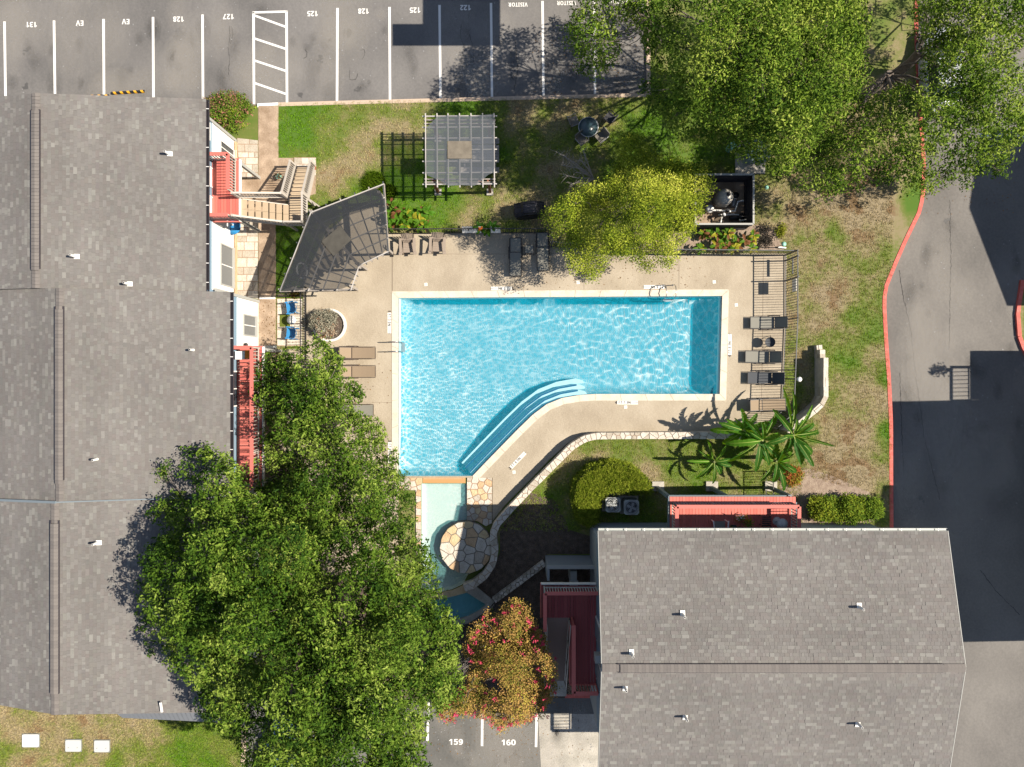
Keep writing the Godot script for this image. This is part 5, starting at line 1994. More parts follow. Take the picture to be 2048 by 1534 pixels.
# ---------- wooden stairs by the white building
func stairs_and_patio() -> void:
	var t := thing("wooden_stairs", "tan wooden stairs with railings turning down from the red balcony", "stairs", Vector3(-11.5, 0, -8.0), 0, "outdoor stairs")
	var o := t.position
	for i in 7:
		for k in 2:
			var st := S0()
			box(st, Vector3(-13.05 + i * 0.28 + k * 0.0, 2.82 - i * 0.19, -8.07 + k * 0.47) - o, Vector3(0.27, 0.045, 0.46))
			part(t, "tread", st, M.stair_wood)
	for z in [-8.33, -7.33]:
		var st := S0()
		bar(st, Vector3(-13.2, 2.75, z) - o, Vector3(-11.3, 1.45, z) - o, 0.05, 0.26)
		part(t, "stringer", st, M.rail_grey)
	for k in 8:
		var st := S0()
		box(st, Vector3(-10.84, 1.5, -8.62 + k * 0.175) - o, Vector3(0.98, 0.045, 0.165))
		part(t, "landing_board", st, M.stair_wood)
	for i in 8:
		var st := S0()
		box(st, Vector3(-10.84, 1.33 - i * 0.178, -8.83 - i * 0.25) - o, Vector3(0.98, 0.045, 0.235))
		part(t, "tread", st, M.stair_wood)
	for x in [-11.34, -10.34]:
		var st := S0()
		bar(st, Vector3(x, 1.4, -8.7) - o, Vector3(x, 0.0, -10.75) - o, 0.05, 0.25)
		part(t, "stringer", st, M.rail_grey)
	for q in [[-13.2, 3.0, -8.36, -11.36, 1.55, -8.7], [-13.2, 3.0, -7.3, -11.3, 1.55, -7.3], [-11.3, 1.55, -7.3, -10.33, 1.55, -7.3], [-10.33, 1.55, -7.3, -10.33, 1.55, -8.7], [-11.36, 1.5, -8.75, -11.36, 0.12, -10.7], [-10.33, 1.5, -8.75, -10.33, 0.12, -10.7]]:
		fence_run(t, Vector3(q[0], q[1], q[2]) - o, Vector3(q[3], q[4], q[5]) - o, 0.95, 0.12, M.rail_grey, M.rail_grey, 0.04, 0.085, 2.0, 0.12)
	for q in [[-11.3, -8.65], [-10.38, -8.65], [-11.3, -7.35], [-10.38, -7.35]]:
		var st := S0()
		box(st, Vector3(q[0], 0.74, q[1]) - o, Vector3(0.1, 1.48, 0.1))
		part(t, "post", st, M.rail_grey)
	var lr := thing("leaning_rail", "loose wooden rail leaning from the stair landing to the lawn", "rail", P(632, 416))
	var s2 := S0()
	bar(s2, Vector3(-0.35, 1.3, -0.4), Vector3(0.5, 0.1, 0.15), 0.07, 0.05)
	part(lr, "rail", s2, M.weathered)
	# flower pots at the stair foot
	for k in 2:
		var at := [P(629, 338), P(560, 355)][k] as Vector3
		var pt := thing("flower_pot", ["terracotta pot with a small plant at the right foot of the wooden stairs", "pale blue pot lying at the left side of the wooden stairs"][k], "flower pot", at, 0, "pots by the stairs")
		var st := S0()
		lathe(st, Vector3.ZERO, [[0.09, 0.0], [0.14, 0.24], [0.16, 0.26], [0.12, 0.25], [0.0, 0.2]], 14)
		part(pt, "pot", st, M.terracotta if k == 0 else M.mint)
		var c2 := crown_of([[Vector3(0, 0.34, 0), 0.14]], 900, [Color(0.04, 0.09, 0.02), Color(0.14, 0.06, 0.03)], 4)
		scatter(pt, "foliage", leaf_cluster(5, 0.05, 0.08, 0.035), M.leaf, c2[0], c2[1])
	# table and things under the stairs
	var bt := thing("garden_table", "round blue garden table by the white wall under the stairs", "table", P(476, 459))
	var st5 := S0()
	lathe(st5, Vector3(0, 0.0, 0), [[0.2, 0.0], [0.03, 0.04], [0.03, 0.68], [0.40, 0.69], [0.41, 0.72], [0.0, 0.725]], 22)
	part(bt, "top", st5, M.blue_chair)
	var mug := thing("white_bottle", "white bottle standing on the round blue table", "bottle", P(476, 455) + Vector3(0, 0.72, 0))
	st5 = S0()
	lathe(st5, Vector3.ZERO, [[0.05, 0.0], [0.055, 0.16], [0.02, 0.2], [0.02, 0.25], [0.0, 0.25]], 10)
	part(mug, "body", st5, M.white_plastic)
	var cb := thing("camp_stool", "blue folding stool beside the round blue table", "stool", P(470, 449), 0.3)
	st5 = S0()
	box(st5, Vector3(0, 0.5, 0), Vector3(0.3, 0.05, 0.3))
	part(cb, "seat", st5, M.blue_chair)
	st5 = S0()
	bar(st5, Vector3(-0.14, 0, -0.14), Vector3(0.14, 0.48, 0.14), 0.03, 0.03)
	bar(st5, Vector3(0.14, 0, -0.14), Vector3(-0.14, 0.48, 0.14), 0.03, 0.03)
	part(cb, "legs", st5, M.steel)
	# two blue patio chairs with table, mat
	var ch := thing("patio_chair", "blue plastic patio chair north of the green mat", "chair", P(588, 617), 0.15, "blue patio chairs")
	var st := S0()
	for k in 6:
		box(st, Vector3(-0.22 + k * 0.075, 0.43 - k * 0.006, 0), Vector3(0.068, 0.03, 0.5))
	part(ch, "seat", st, M.blue_chair)
	st = S0()
	var n := 8
	for k in n:
		var a0 := -1.15 + 2.3 * k / n
		var a1 := -1.15 + 2.3 * (k + 1) / n
		var r := 0.27
		quad(st, Vector3(cos(a0) * r, 0.42, sin(a0) * r), Vector3(cos(a1) * r, 0.42, sin(a1) * r), Vector3(cos(a1) * (r + 0.09), 0.86, sin(a1) * (r + 0.09)), Vector3(cos(a0) * (r + 0.09), 0.86, sin(a0) * (r + 0.09)), Vector3(cos(a0), 0, sin(a0)))
	part(ch, "backrest", st, M.blue_chair)
	for s in [-1, 1]:
		st = S0()
		bar(st, Vector3(-0.24, 0.64, s * 0.29), Vector3(0.2, 0.66, s * 0.29), 0.06, 0.03)
		part(ch, "armrest", st, M.blue_chair)
		for x in [-0.23, 0.22]:
			st = S0()
			bar(st, Vector3(x * 1.1, 0, s * 0.29), Vector3(x, 0.64 if x < 0 else 0.45, s * 0.28), 0.04, 0.04)
			part(ch, "leg", st, M.blue_chair)
	copy_of(ch, P(588, 667), -0.1, "blue plastic patio chair south of the green mat")
	var mt := S0()
	box(mt, P(570, 641, 0.04), Vector3(0.55, 0.015, 0.66))
	tag(part(self, "door_mat", mt, M.mat_green), "olive green square mat between the two blue chairs", "mat")
	var tb := thing("side_table", "small round white table with a dish between the blue chairs", "table", P(588, 641))
	st = S0()
	lathe(st, Vector3.ZERO, [[0.16, 0.03], [0.02, 0.05], [0.02, 0.42], [0.22, 0.43], [0.23, 0.46], [0.0, 0.465]], 18)
	part(tb, "top", st, M.white_plastic)
	var di := thing("dish", "small dark dish on the round white table", "dish", P(587, 640) + Vector3(0, 0.465, 0))
	st = S0()
	lathe(st, Vector3.ZERO, [[0.05, 0.0], [0.08, 0.03], [0.06, 0.02], [0.0, 0.015]], 12)
	part(di, "body", st, M.dull_steel)
	var stp := S0()
	box(stp, P(535, 596, 0.05), Vector3(0.82, 0.06, 0.12))
	tag(part(self, "door_sill_step", stp, M.trim_white), "white threshold bar across the tan footpath", "threshold")
	stp = S0()
	box(stp, P(537, 694, 0.05), Vector3(0.85, 0.05, 0.14))
	tag(part(self, "metal_grate", stp, M.gutter_steel), "steel drain grate across the footpath by the oak", "grate")
	# round planter with a silver shrub
	var pl := thing("round_planter", "round white masonry planter on the deck by the flagstone patio", "planter", P(661, 651))
	st = S0()
	lathe(st, Vector3.ZERO, [[0.86, 0.0], [0.88, 0.28], [0.85, 0.33], [0.76, 0.33], [0.74, 0.24], [0.0, 0.24]], 30)
	part(pl, "wall", st, M.planter_white)
	st = S0()
	lathe(st, Vector3(0, 0.245, 0), [[0.74, 0.0], [0.0, 0.03]], 20)
	part(pl, "soil", st, M.mulch)

# ---------- pump yard
func pump_yard() -> void:
	var t := thing("pump_enclosure", "dark wooden enclosure of vertical boards around the pool filter", "enclosure", P(1440, 410))
	var h := 1.5
	var a := P2(1391, 349, h)
	var c := P2(1507, 448, h)
	var o := t.position
	var runs := [[Vector3(a.x, 0, a.y), Vector3(c.x, 0, a.y)], [Vector3(c.x, 0, a.y), Vector3(c.x, 0, c.y)], [Vector3(c.x, 0, c.y), Vector3(a.x, 0, c.y)], [Vector3(a.x, 0, c.y), Vector3(a.x, 0, a.y)]]
	for r in runs:
		var d: Vector3 = r[1] - r[0]
		var n := int(d.length() / 0.15)
		for k in n:
			var st := S0()
			var hh := h + rnd(-0.012, 0.012)
			box(st, r[0] + d * ((k + 0.5) / n) + Vector3(0, hh * 0.5, 0) - o, Vector3(d.length() / n - 0.008, hh, 0.022), Basis(Vector3.UP, -atan2(d.z, d.x)))
			part(t, "board", st, M.fence_dark)
		for y in [0.35, 1.25, 1.51]:
			var st := S0()
			bar(st, r[0] + Vector3(0, y, 0) - o, r[1] + Vector3(0, y, 0) - o, 0.09, 0.04 if y > 1.5 else 0.07)
			part(t, "rail", st, M.fence_dark if y < 1.5 else M.trim_grey)
	var st := S0()
	prism(st, PackedVector2Array([a, Vector2(c.x, a.y), c, Vector2(a.x, c.y)]), 0.0, 0.03)
	part_at(t, "floor_slab", st, M.walk)
	var f := thing("pool_filter", "big tan dome shaped pool filter tank inside the dark enclosure", "filter tank", P(1440, 402))
	st = S0()
	lathe(st, Vector3.ZERO, [[0.4, 0.03], [0.43, 0.1], [0.43, 0.85], [0.40, 1.02], [0.28, 1.16], [0.12, 1.22], [0.0, 1.23]], 26)
	part(f, "tank", st, M.filter_tan)
	st = S0()
	lathe(st, Vector3(0.08, 1.18, -0.06), [[0.1, 0.0], [0.1, 0.1], [0.07, 0.13], [0.0, 0.13]], 14)
	part(f, "valve_cap", st, M.black_plastic)
	st = S0()
	lathe(st, Vector3(0, 0.5, 0), [[0.435, 0.0], [0.455, 0.02], [0.435, 0.05]], 24)
	part(f, "clamp_band", st, M.dull_steel)
	st = S0()
	box(st, Vector3(-0.13, 1.17, 0.02), Vector3(0.14, 0.01, 0.16), Basis(Vector3.BACK, 0.3))
	part(f, "label_plate", st, M.black_plastic)
	var pp := thing("pipework", "white plastic pipes joining the filter tank and the pumps", "pipes", P(1452, 425))
	for q in [[Vector3(-0.9, 0.55, 0.0), Vector3(-0.2, 0.55, 0.02), Vector3(0.3, 0.55, 0.05), Vector3(0.45, 0.55, -0.45), Vector3(0.75, 0.55, -0.5)], [Vector3(-0.5, 0.35, 0.2), Vector3(0.3, 0.35, 0.18), Vector3(0.6, 0.35, 0.2), Vector3(0.62, 0.35, 0.5)], [Vector3(0.62, 0.35, 0.5), Vector3(1.0, 0.35, 0.45), Vector3(1.02, 0.2, 0.15)], [Vector3(0.0, 0.2, 0.1), Vector3(0.0, 0.55, 0.1), Vector3(0.0, 0.75, 0.1)], [Vector3(-0.3, 0.3, 0.3), Vector3(-0.42, 0.3, 0.8)]]:
		st = S0()
		tube(st, q, 0.045, 0.045, 8)
		part(pp, "pipe", st, M.pvc)
	st = S0()
	lathe(st, Vector3(-0.12, 0.48, 0.0), [[0.09, 0.0], [0.1, 0.1], [0.06, 0.18], [0.0, 0.18]], 12)
	box(st, Vector3(-0.12, 0.7, 0), Vector3(0.26, 0.04, 0.05))
	part(pp, "valve", st, M.black_plastic)
	for k in 2:
		var pu := thing("pool_pump", ["black pool pump at the south side of the pump yard", "grey pool pump at the east side of the filter tank"][k], "pump", [P(1470, 437), P(1466, 402)][k], [0.1, 1.4][k], "pool pumps")
		st = S0()
		tube(st, [Vector3(-0.35, 0.2, 0), Vector3(0.1, 0.2, 0)], 0.13, 0.13, 14)
		part(pu, "motor", st, M.black_plastic if k == 0 else M.dull_steel)
		st = S0()
		lathe(st, Vector3(0.22, 0.05, 0), [[0.14, 0.0], [0.14, 0.3], [0.16, 0.31], [0.16, 0.36], [0.0, 0.38]], 14)
		part(pu, "strainer_pot", st, M.black_plastic)
	var bk := thing("bucket", "white plastic bucket west of the filter tank", "bucket", P(1415, 421), 0, "buckets and cans")
	st = S0()
	lathe(st, Vector3.ZERO, [[0.15, 0.0], [0.2, 0.42], [0.21, 0.42], [0.21, 0.45], [0.0, 0.46]], 18)
	part(bk, "body", st, M.white_plastic)
	var ball := thing("float_ball", "small white float on a stick south of the filter tank", "float", P(1441, 434))
	st = S0()
	lathe(st, Vector3(0, 0.5, 0), [[0.0, 0.0], [0.09, 0.05], [0.1, 0.12], [0.06, 0.19], [0.0, 0.2]], 12)
	part(ball, "ball", st, M.white_plastic)
	st = S0()
	cyl(st, Vector3.ZERO, 0.02, 0.02, 0.52, 6)
	part(ball, "stick", st, M.pvc)
	var pln := S0()
	bar(pln, P(1425, 446, 0.06), P(1441, 434, 0.4), 0.16, 0.03)
	tag(part(self, "loose_plank", pln, M.stair_wood), "tan plank leaning beside the white float in the pump yard", "plank")
	var tc := thing("trash_bin", "pale green lidded bin standing on the lawn near the green cabinet", "bin", P(1457, 299), 0.2)
	st = S0()
	lathe(st, Vector3.ZERO, [[0.16, 0.0], [0.2, 0.65], [0.22, 0.67], [0.21, 0.74], [0.1, 0.84], [0.0, 0.86]], 16)
	part(tc, "body", st, M.mint)
	var pad := S0()
	prism(pad, poly([1470, 290, 1529, 290, 1529, 348, 1470, 348]), -0.02, 0.09)
	struct("cabinet_pad_pavement", pad, M.pale_concrete)
	var tr := thing("utility_cabinet", "grey green electrical cabinet with a sloped lid on a concrete pad", "utility cabinet", P(1505, 311))
	tr.position.y = 0.09
	st = S0()
	box(st, Vector3(0, 0.45, 0), Vector3(1.1, 0.9, 0.95))
	part(tr, "body", st, M.green_box)
	st = S0()
	quad(st, Vector3(-0.6, 0.98, -0.52), Vector3(0.6, 0.98, -0.52), Vector3(0.6, 0.9, 0.55), Vector3(-0.6, 0.9, 0.55), Vector3.UP)
	box(st, Vector3(0, 0.9, 0), Vector3(1.18, 0.04, 1.05))
	part(tr, "lid", st, M.green_box)
	var vb := S0()
	lathe(vb, P(1533, 375), [[0.11, 0.0], [0.11, 0.03], [0.0, 0.04]], 14)
	tag(part(self, "valve_cover", vb, M.mint), "round pale green valve cover in the lawn east of the pump yard", "valve cover")
	var bf := thing("bird_feeder", "mint green disc on a thin post by the fence corner", "feeder", P(1553, 495))
	st = S0()
	cyl(st, Vector3.ZERO, 0.02, 0.02, 1.0, 6)
	part(bf, "post", st, M.iron_grey)
	st = S0()
	lathe(st, Vector3(0, 1.0, 0), [[0.0, 0.0], [0.12, 0.01], [0.13, 0.04], [0.0, 0.06]], 14)
	part(bf, "disc", st, M.mint)
	var pv := S0()
	tube(pv, [P(1556, 494, 0.1), P(1572, 496, 0.1)], 0.05, 0.05, 8)
	tag(part(self, "white_pipe", pv, M.pvc), "short white pipe lying by the fence corner", "pipe")

# ---------- furniture
func lounger(label: String, at: Vector3, turn: float, sling: Material, frame: Material, back: float) -> Node3D:
	# head towards -x
	var t := thing("sun_lounger", label, "sun lounger", at, turn, "sun loungers round the pool")
	var w := 0.62
	var hx := -0.25
	for s in [-1, 1]:
		var st := S0()
		bar(st, Vector3(-0.98, 0.30, s * w * 0.5), Vector3(0.98, 0.30, s * w * 0.5), 0.035, 0.045)
		part(t, "side_rail", st, frame)
		for x in [-0.8, 0.8]:
			st = S0()
			bar(st, Vector3(x, 0, s * w * 0.5), Vector3(x * 0.97, 0.3, s * w * 0.5), 0.035, 0.035)
			part(t, "leg", st, frame)
		st = S0()
		tube(st, [Vector3(-0.55, 0.3, s * (w * 0.5 + 0.035)), Vector3(-0.5, 0.5, s * (w * 0.5 + 0.04)), Vector3(0.0, 0.5, s * (w * 0.5 + 0.04)), Vector3(0.08, 0.3, s * (w * 0.5 + 0.035))], 0.02, 0.02, 6)
		part(t, "armrest", st, frame)
	var st2 := S0()
	for k in 5:
		var x0 := hx + k * 0.246
		var z := w * 0.5 - 0.03
		quad(st2, Vector3(x0, 0.315 - 0.02 * sin(PI * k / 5.0), -z), Vector3(x0 + 0.246, 0.315 - 0.02 * sin(PI * (k + 1) / 5.0), -z), Vector3(x0 + 0.246, 0.315 - 0.02 * sin(PI * (k + 1) / 5.0), z), Vector3(x0, 0.315 - 0.02 * sin(PI * k / 5.0), z), Vector3.UP)
	part(t, "seat_sling", st2, sling)
	st2 = S0()
	var top := Vector3(hx - cos(back) * 0.74, 0.33 + sin(back) * 0.74, 0)
	var z2 := w * 0.5 - 0.03
	quad(st2, Vector3(hx - 0.03, 0.33, -z2), Vector3(hx - 0.03, 0.33, z2), top + Vector3(0, 0, z2), top - Vector3(0, 0, z2), Vector3(sin(back), cos(back), 0))
	part(t, "back_sling", st2, sling)
	for s in [-1, 1]:
		var st := S0()
		bar(st, Vector3(hx, 0.32, s * z2), top + Vector3(0, 0, s * z2), 0.03, 0.035)
		part(t, "back_rail", st, frame)
	var st3 := S0()
	bar(st3, top - Vector3(0, 0, z2), top + Vector3(0, 0, z2), 0.03, 0.035)
	bar(st3, Vector3(0.97, 0.3, -z2), Vector3(0.97, 0.3, z2), 0.03, 0.035)
	bar(st3, Vector3(hx, 0.3, -z2), Vector3(hx, 0.3, z2), 0.03, 0.03)
	part(t, "crossbar", st3, frame)
	return t

func furniture() -> void:
	lounger("brown sling lounger nearest the west pool ladder", P(716, 706), 0.0, M.sling_tan, M.frame_bronze, 0.75)
	lounger("brown sling lounger second from the west pool ladder, beside the oak", P(716, 743), 0.0, M.sling_tan, M.frame_bronze, 0.7)
	lounger("grey sling lounger poking out from under the oak by the pool", P(712, 820), 0.0, M.sling_grey, M.frame_bronze, 0.25)
	lounger("shaded lounger west of the small square table north of the pool", P(1031, 516), -PI / 2, M.sling_grey, M.iron, 0.25)
	lounger("shaded lounger east of the small square table north of the pool", P(1085, 506), -PI / 2 + 0.03, M.sling_grey, M.iron, 0.2)
	lounger("grey lounger at the north end of the row by the east fence", P(1534, 646), PI, M.sling_grey, M.iron, 0.85)
	lounger("grey lounger in the middle of the row by the east fence", P(1524, 714), PI - 0.02, M.sling_grey, M.iron, 0.95)
	lounger("dark grey lounger nearest the white floodlight by the east fence", P(1529, 756), PI - 0.02, M.sling_dark, M.iron, 0.9)
	lounger("tan lounger at the south end of the row by the banana leaves", P(1530, 809), 0.03, M.sling_tan, M.iron, 0.3)
	var sc := thing("sling_chair", "small dark sling chair between the loungers by the east fence", "chair", P(1533, 685), 0.4)
	var s0 := S0()
	lathe(s0, Vector3(0, 0.36, 0), [[0.0, 0.0], [0.16, 0.02], [0.25, 0.12], [0.27, 0.2]], 12)
	part(sc, "seat", s0, M.sling_dark)
	for z in [-1, 1]:
		s0 = S0()
		tube(s0, [Vector3(0.34, 0, z * 0.26), Vector3(0.2, 0.3, z * 0.2), Vector3(-0.1, 0.34, z * 0.12), Vector3(-0.26, 0, z * 0.24)], 0.014, 0.014, 6)
		part(sc, "leg", s0, M.iron)
	# small square table
	var tb := thing("side_table", "small square glass table between the two shaded loungers", "table", P(1058, 501))
	var st := S0()
	box(st, Vector3(0, 0.43, 0), Vector3(0.42, 0.015, 0.42))
	part(tb, "top", st, M.sling_grey)
	st = S0()
	for s in [-1, 1]:
		bar(st, Vector3(-0.22, 0.43, s * 0.22), Vector3(0.22, 0.43, s * 0.22), 0.03, 0.03)
		bar(st, Vector3(s * 0.22, 0.43, -0.22), Vector3(s * 0.22, 0.43, 0.22), 0.03, 0.03)
	part(tb, "frame", st, M.iron)
	for x in [-1, 1]:
		for z in [-1, 1]:
			st = S0()
			bar(st, Vector3(x * 0.23, 0, z * 0.26), Vector3(x * 0.22, 0.43, z * 0.22), 0.025, 0.025)
			part(tb, "leg", st, M.iron)
	# Adirondack style deck chairs, facing south
	var ch := thing("deck_chair", "brown slatted deck chair next to the bent pergola", "deck chair", P(818, 493), 0.04, "slatted deck chairs")
	for k in 7:
		st = S0()
		var x := -0.27 + k * 0.09
		var b := Vector3(x * 0.75, 0.30, -0.12)
		var e := Vector3(x * 1.05, 0.95 - absf(k - 3) * 0.05, -0.52)
		bar(st, b, e, 0.075, 0.022)
		part(ch, "back_slat", st, M.resin_brown)
	for k in 6:
		st = S0()
		box(st, Vector3(0, 0.31 + k * 0.014, -0.1 + k * 0.088), Vector3(0.52, 0.022, 0.08))
		part(ch, "seat_slat", st, M.resin_brown)
	for s in [-1, 1]:
		st = S0()
		box(st, Vector3(s * 0.36, 0.58, 0.06), Vector3(0.14, 0.028, 0.78))
		box(st, Vector3(s * 0.38, 0.58, 0.46), Vector3(0.17, 0.028, 0.14))
		part(ch, "armrest", st, M.resin_brown)
		st = S0()
		box(st, Vector3(s * 0.31, 0.29, 0.42), Vector3(0.1, 0.56, 0.035))
		part(ch, "front_leg", st, M.resin_brown)
		st = S0()
		bar(st, Vector3(s * 0.29, 0.36, 0.42), Vector3(s * 0.29, 0.02, -0.62), 0.03, 0.12)
		part(ch, "rear_leg", st, M.resin_brown)
	st = S0()
	bar(st, Vector3(-0.36, 0.56, -0.3), Vector3(0.36, 0.56, -0.3), 0.08, 0.03)
	part(ch, "back_brace", st, M.resin_brown)
	copy_of(ch, P(877, 491), -0.03, "brown slatted deck chair second from the bent pergola")
	# grill under a black cover
	var gr := thing("covered_grill", "gas grill under a black cover on the lawn by the north fence", "grill", P(1058, 424), 0.08)
	st = S0()
	var prof := [[-0.78, 0.75], [-0.45, 0.95], [-0.32, 1.16], [0.32, 1.18], [0.5, 0.95], [0.8, 0.72]]
	st.set_smooth_group(6)
	for i in prof.size() - 1:
		var p: Array = prof[i]
		var q: Array = prof[i + 1]
		for k in 8:
			var u0 := -1.0 + k * 0.25
			var u1 := u0 + 0.25
			var f0 := 1.0 - pow(absf(u0), 3.0) * 0.22
			var f1 := 1.0 - pow(absf(u1), 3.0) * 0.22
			var wv := 0.02 * sin(k * 2.4 + i * 1.7)
			quad(st, Vector3(p[0], p[1] * f0, u0 * 0.36 + wv), Vector3(q[0], q[1] * f0, u0 * 0.36 + wv), Vector3(q[0], q[1] * f1, u1 * 0.36), Vector3(p[0], p[1] * f1, u1 * 0.36), Vector3.UP)
	st.set_smooth_group(-1)
	for k in 24:
		var a0 := TAU * k / 24
		var a1 := TAU * (k + 1) / 24
		var r0 := 1.0 + 0.05 * sin(k * 3.1)
		quad(st, Vector3(cos(a0) * 0.8, 0.72, clampf(sin(a0) * 0.6, -0.36, 0.36)), Vector3(cos(a1) * 0.8, 0.72, clampf(sin(a1) * 0.6, -0.36, 0.36)), Vector3(cos(a1) * 0.8 * r0, 0.06, clampf(sin(a1) * 0.62, -0.4, 0.4)), Vector3(cos(a0) * 0.8 * r0, 0.06, clampf(sin(a0) * 0.62, -0.4, 0.4)), Vector3(cos(a0), 0, sin(a0)))
	part(gr, "cover", st, M.cover_black)
	st = S0()
	bar(st, Vector3(-0.3, 0.9, 0.3), Vector3(0.3, 0.9, 0.3), 0.04, 0.03)
	part(gr, "strap", st, M.iron_grey)
	# round patio table with four chairs on the north lawn
	var rt := thing("patio_table", "round dark glass patio table in the tree shade on the north lawn", "table", P(1174, 263))
	st = S0()
	lathe(st, Vector3(0, 0.7, 0), [[0.0, 0.0], [0.5, 0.0], [0.5, 0.012], [0.0, 0.012]], 30)
	part(rt, "glass_top", st, M.table_glass)
	st = S0()
	lathe(st, Vector3(0, 0.69, 0), [[0.49, 0.0], [0.525, 0.0], [0.525, 0.03], [0.49, 0.03]], 30)
	part(rt, "rim", st, M.dull_steel)
	for k in 4:
		st = S0()
		var a := TAU * k / 4 + 0.4
		bar(st, Vector3(cos(a) * 0.42, 0, sin(a) * 0.42), Vector3(cos(a) * 0.3, 0.69, sin(a) * 0.3), 0.03, 0.03)
		part(rt, "leg", st, M.iron)
	var seats := [[1146, 248, 2.75, "sling patio chair west of the round glass table"], [1162, 285, 4.0, "round backed patio chair south west of the glass table"], [1200, 279, 5.6, "tipped patio chair south east of the round glass table"], [1217, 241, 0.7, "black wicker chair north east of the round glass table"]]
	for k in 4:
		var q: Array = seats[k]
		var c := thing("patio_chair", q[3], "chair", P(q[0], q[1]), -float(q[2]) + PI, "chairs round the glass table")
		var m: Material = M.wicker_dark if k == 3 else M.wicker
		st = S0()
		box(st, Vector3(0, 0.42, 0), Vector3(0.48, 0.05, 0.48))
		part(c, "seat", st, m)
		st = S0()
		box(st, Vector3(-0.27, 0.66, 0), Vector3(0.045, 0.48, 0.5), Basis(Vector3.BACK, 0.2))
		part(c, "backrest", st, m)
		for s in [-1, 1]:
			st = S0()
			tube(st, [Vector3(-0.25, 0.62, s * 0.27), Vector3(0.18, 0.63, s * 0.28), Vector3(0.24, 0.4, s * 0.27), Vector3(0.24, 0.0, s * 0.27)], 0.018, 0.018, 6)
			part(c, "armrest", st, M.dull_steel if k < 3 else M.wicker_dark)
			st = S0()
			bar(st, Vector3(-0.22, 0, s * 0.25), Vector3(-0.22, 0.42, s * 0.25), 0.03, 0.03)
			part(c, "leg", st, M.iron)
	# two air conditioners inside the clipped hedge
	for k in 2:
		var ac := thing("air_conditioner", ["air conditioner with a pale slatted cage at the hedge, half in the sun", "air conditioner with a dark open fan in the shade by the hedge"][k], "air conditioner", P([1222, 1258][k], [1004, 1009][k]), 0, "air conditioners")
		st = S0()
		box(st, Vector3(0, 0.04, 0), Vector3(0.95, 0.08, 0.95))
		part(ac, "pad", st, M.pale_concrete)
		st = S0()
		var oct := PackedVector2Array()
		for q in [[-0.42, -0.32], [-0.32, -0.42], [0.32, -0.42], [0.42, -0.32], [0.42, 0.32], [0.32, 0.42], [-0.32, 0.42], [-0.42, 0.32]]:
			oct.append(Vector2(q[0], q[1]) * 0.92)
		prism(st, oct, 0.08, 0.80)
		part(ac, "cabinet", st, M.gutter_steel)
		st = S0()
		lathe(st, Vector3(0, 0.8, 0), [[0.37, 0.0], [0.37, 0.045], [0.31, 0.05], [0.30, 0.01]], 24)
		part(ac, "fan_ring", st, M.dull_steel)
		st = S0()
		lathe(st, Vector3(0, 0.805, 0), [[0.3, 0.0], [0.0, 0.003]], 20)
		part(ac, "fan_well", st, M.black_plastic)
		for b in 4:
			st = S0()
			box(st, Vector3(cos(b * PI / 2 + 0.4) * 0.15, 0.822, sin(b * PI / 2 + 0.4) * 0.15), Vector3(0.24, 0.008, 0.11), Basis(Vector3.UP, -(b * PI / 2 + 0.4)) * Basis(Vector3.RIGHT, 0.12))
			part(ac, "fan_blade", st, M.dull_steel)
		st = S0()
		for r in [0.08, 0.16, 0.24, 0.32]:
			lathe(st, Vector3(0, 0.86, 0), [[r, 0.0], [r + 0.008, 0.006], [r + 0.016, 0.0]], 20)
		for b in 8:
			box(st, Vector3(cos(b * PI / 4) * 0.17, 0.858, sin(b * PI / 4) * 0.17), Vector3(0.34, 0.008, 0.012), Basis(Vector3.UP, -b * PI / 4))
		part(ac, "grille", st, M.dull_steel if k == 1 else M.gutter_steel)
	# things on the coral deck
	var lc := thing("deck_lounge_chair", "white framed lounge chair half under the eave on the coral deck", "chair", P(1436, 1056, 3.05), PI / 2)
	st = S0()
	box(st, Vector3(0.1, 0.3, 0), Vector3(0.6, 0.04, 0.5))
	part(lc, "seat", st, M.sling_grey)
	for s in [-1, 1]:
		st = S0()
		bar(st, Vector3(-0.2, 0.5, s * 0.3), Vector3(0.45, 0.52, s * 0.36), 0.05, 0.04)
		bar(st, Vector3(0.4, 0, s * 0.32), Vector3(0.4, 0.5, s * 0.34), 0.04, 0.04)
		part(lc, "armrest", st, M.trim_white)
	st = S0()
	box(st, Vector3(-0.28, 0.6, 0), Vector3(0.05, 0.6, 0.5), Basis(Vector3.BACK, 0.3))
	part(lc, "backrest", st, M.sling_grey)
	var rt2 := thing("balcony_table", "round pale table at the east end of the coral deck", "table", P(1564, 1048, 3.7))
	rt2.position.y = 3.02
	st = S0()
	lathe(st, Vector3.ZERO, [[0.2, 0.0], [0.03, 0.03], [0.03, 0.66], [0.26, 0.67], [0.27, 0.70], [0.0, 0.705]], 24)
	part(rt2, "top", st, M.hatch)
	for k in 3:
		var at := [P(1482, 1036, 3.3), P(1497, 1046, 3.3), P(1468, 1056, 3.3)][k] as Vector3
		at.y = 3.02
		var pt := thing("flower_pot", ["white square pot with an upright plant in the middle of the coral deck", "pot with a bright green arching plant on the coral deck", "dark round pot near the eave on the coral deck"][k], "flower pot", at, 0.2, "pots on the coral deck")
		st = S0()
		if k == 0:
			box(st, Vector3(0, 0.15, 0), Vector3(0.34, 0.3, 0.22))
		else:
			lathe(st, Vector3.ZERO, [[0.1, 0.0], [0.15, 0.25], [0.16, 0.28], [0.0, 0.26]], 14)
		part(pt, "pot", st, [M.white_plastic, M.terracotta, M.black_plastic][k])
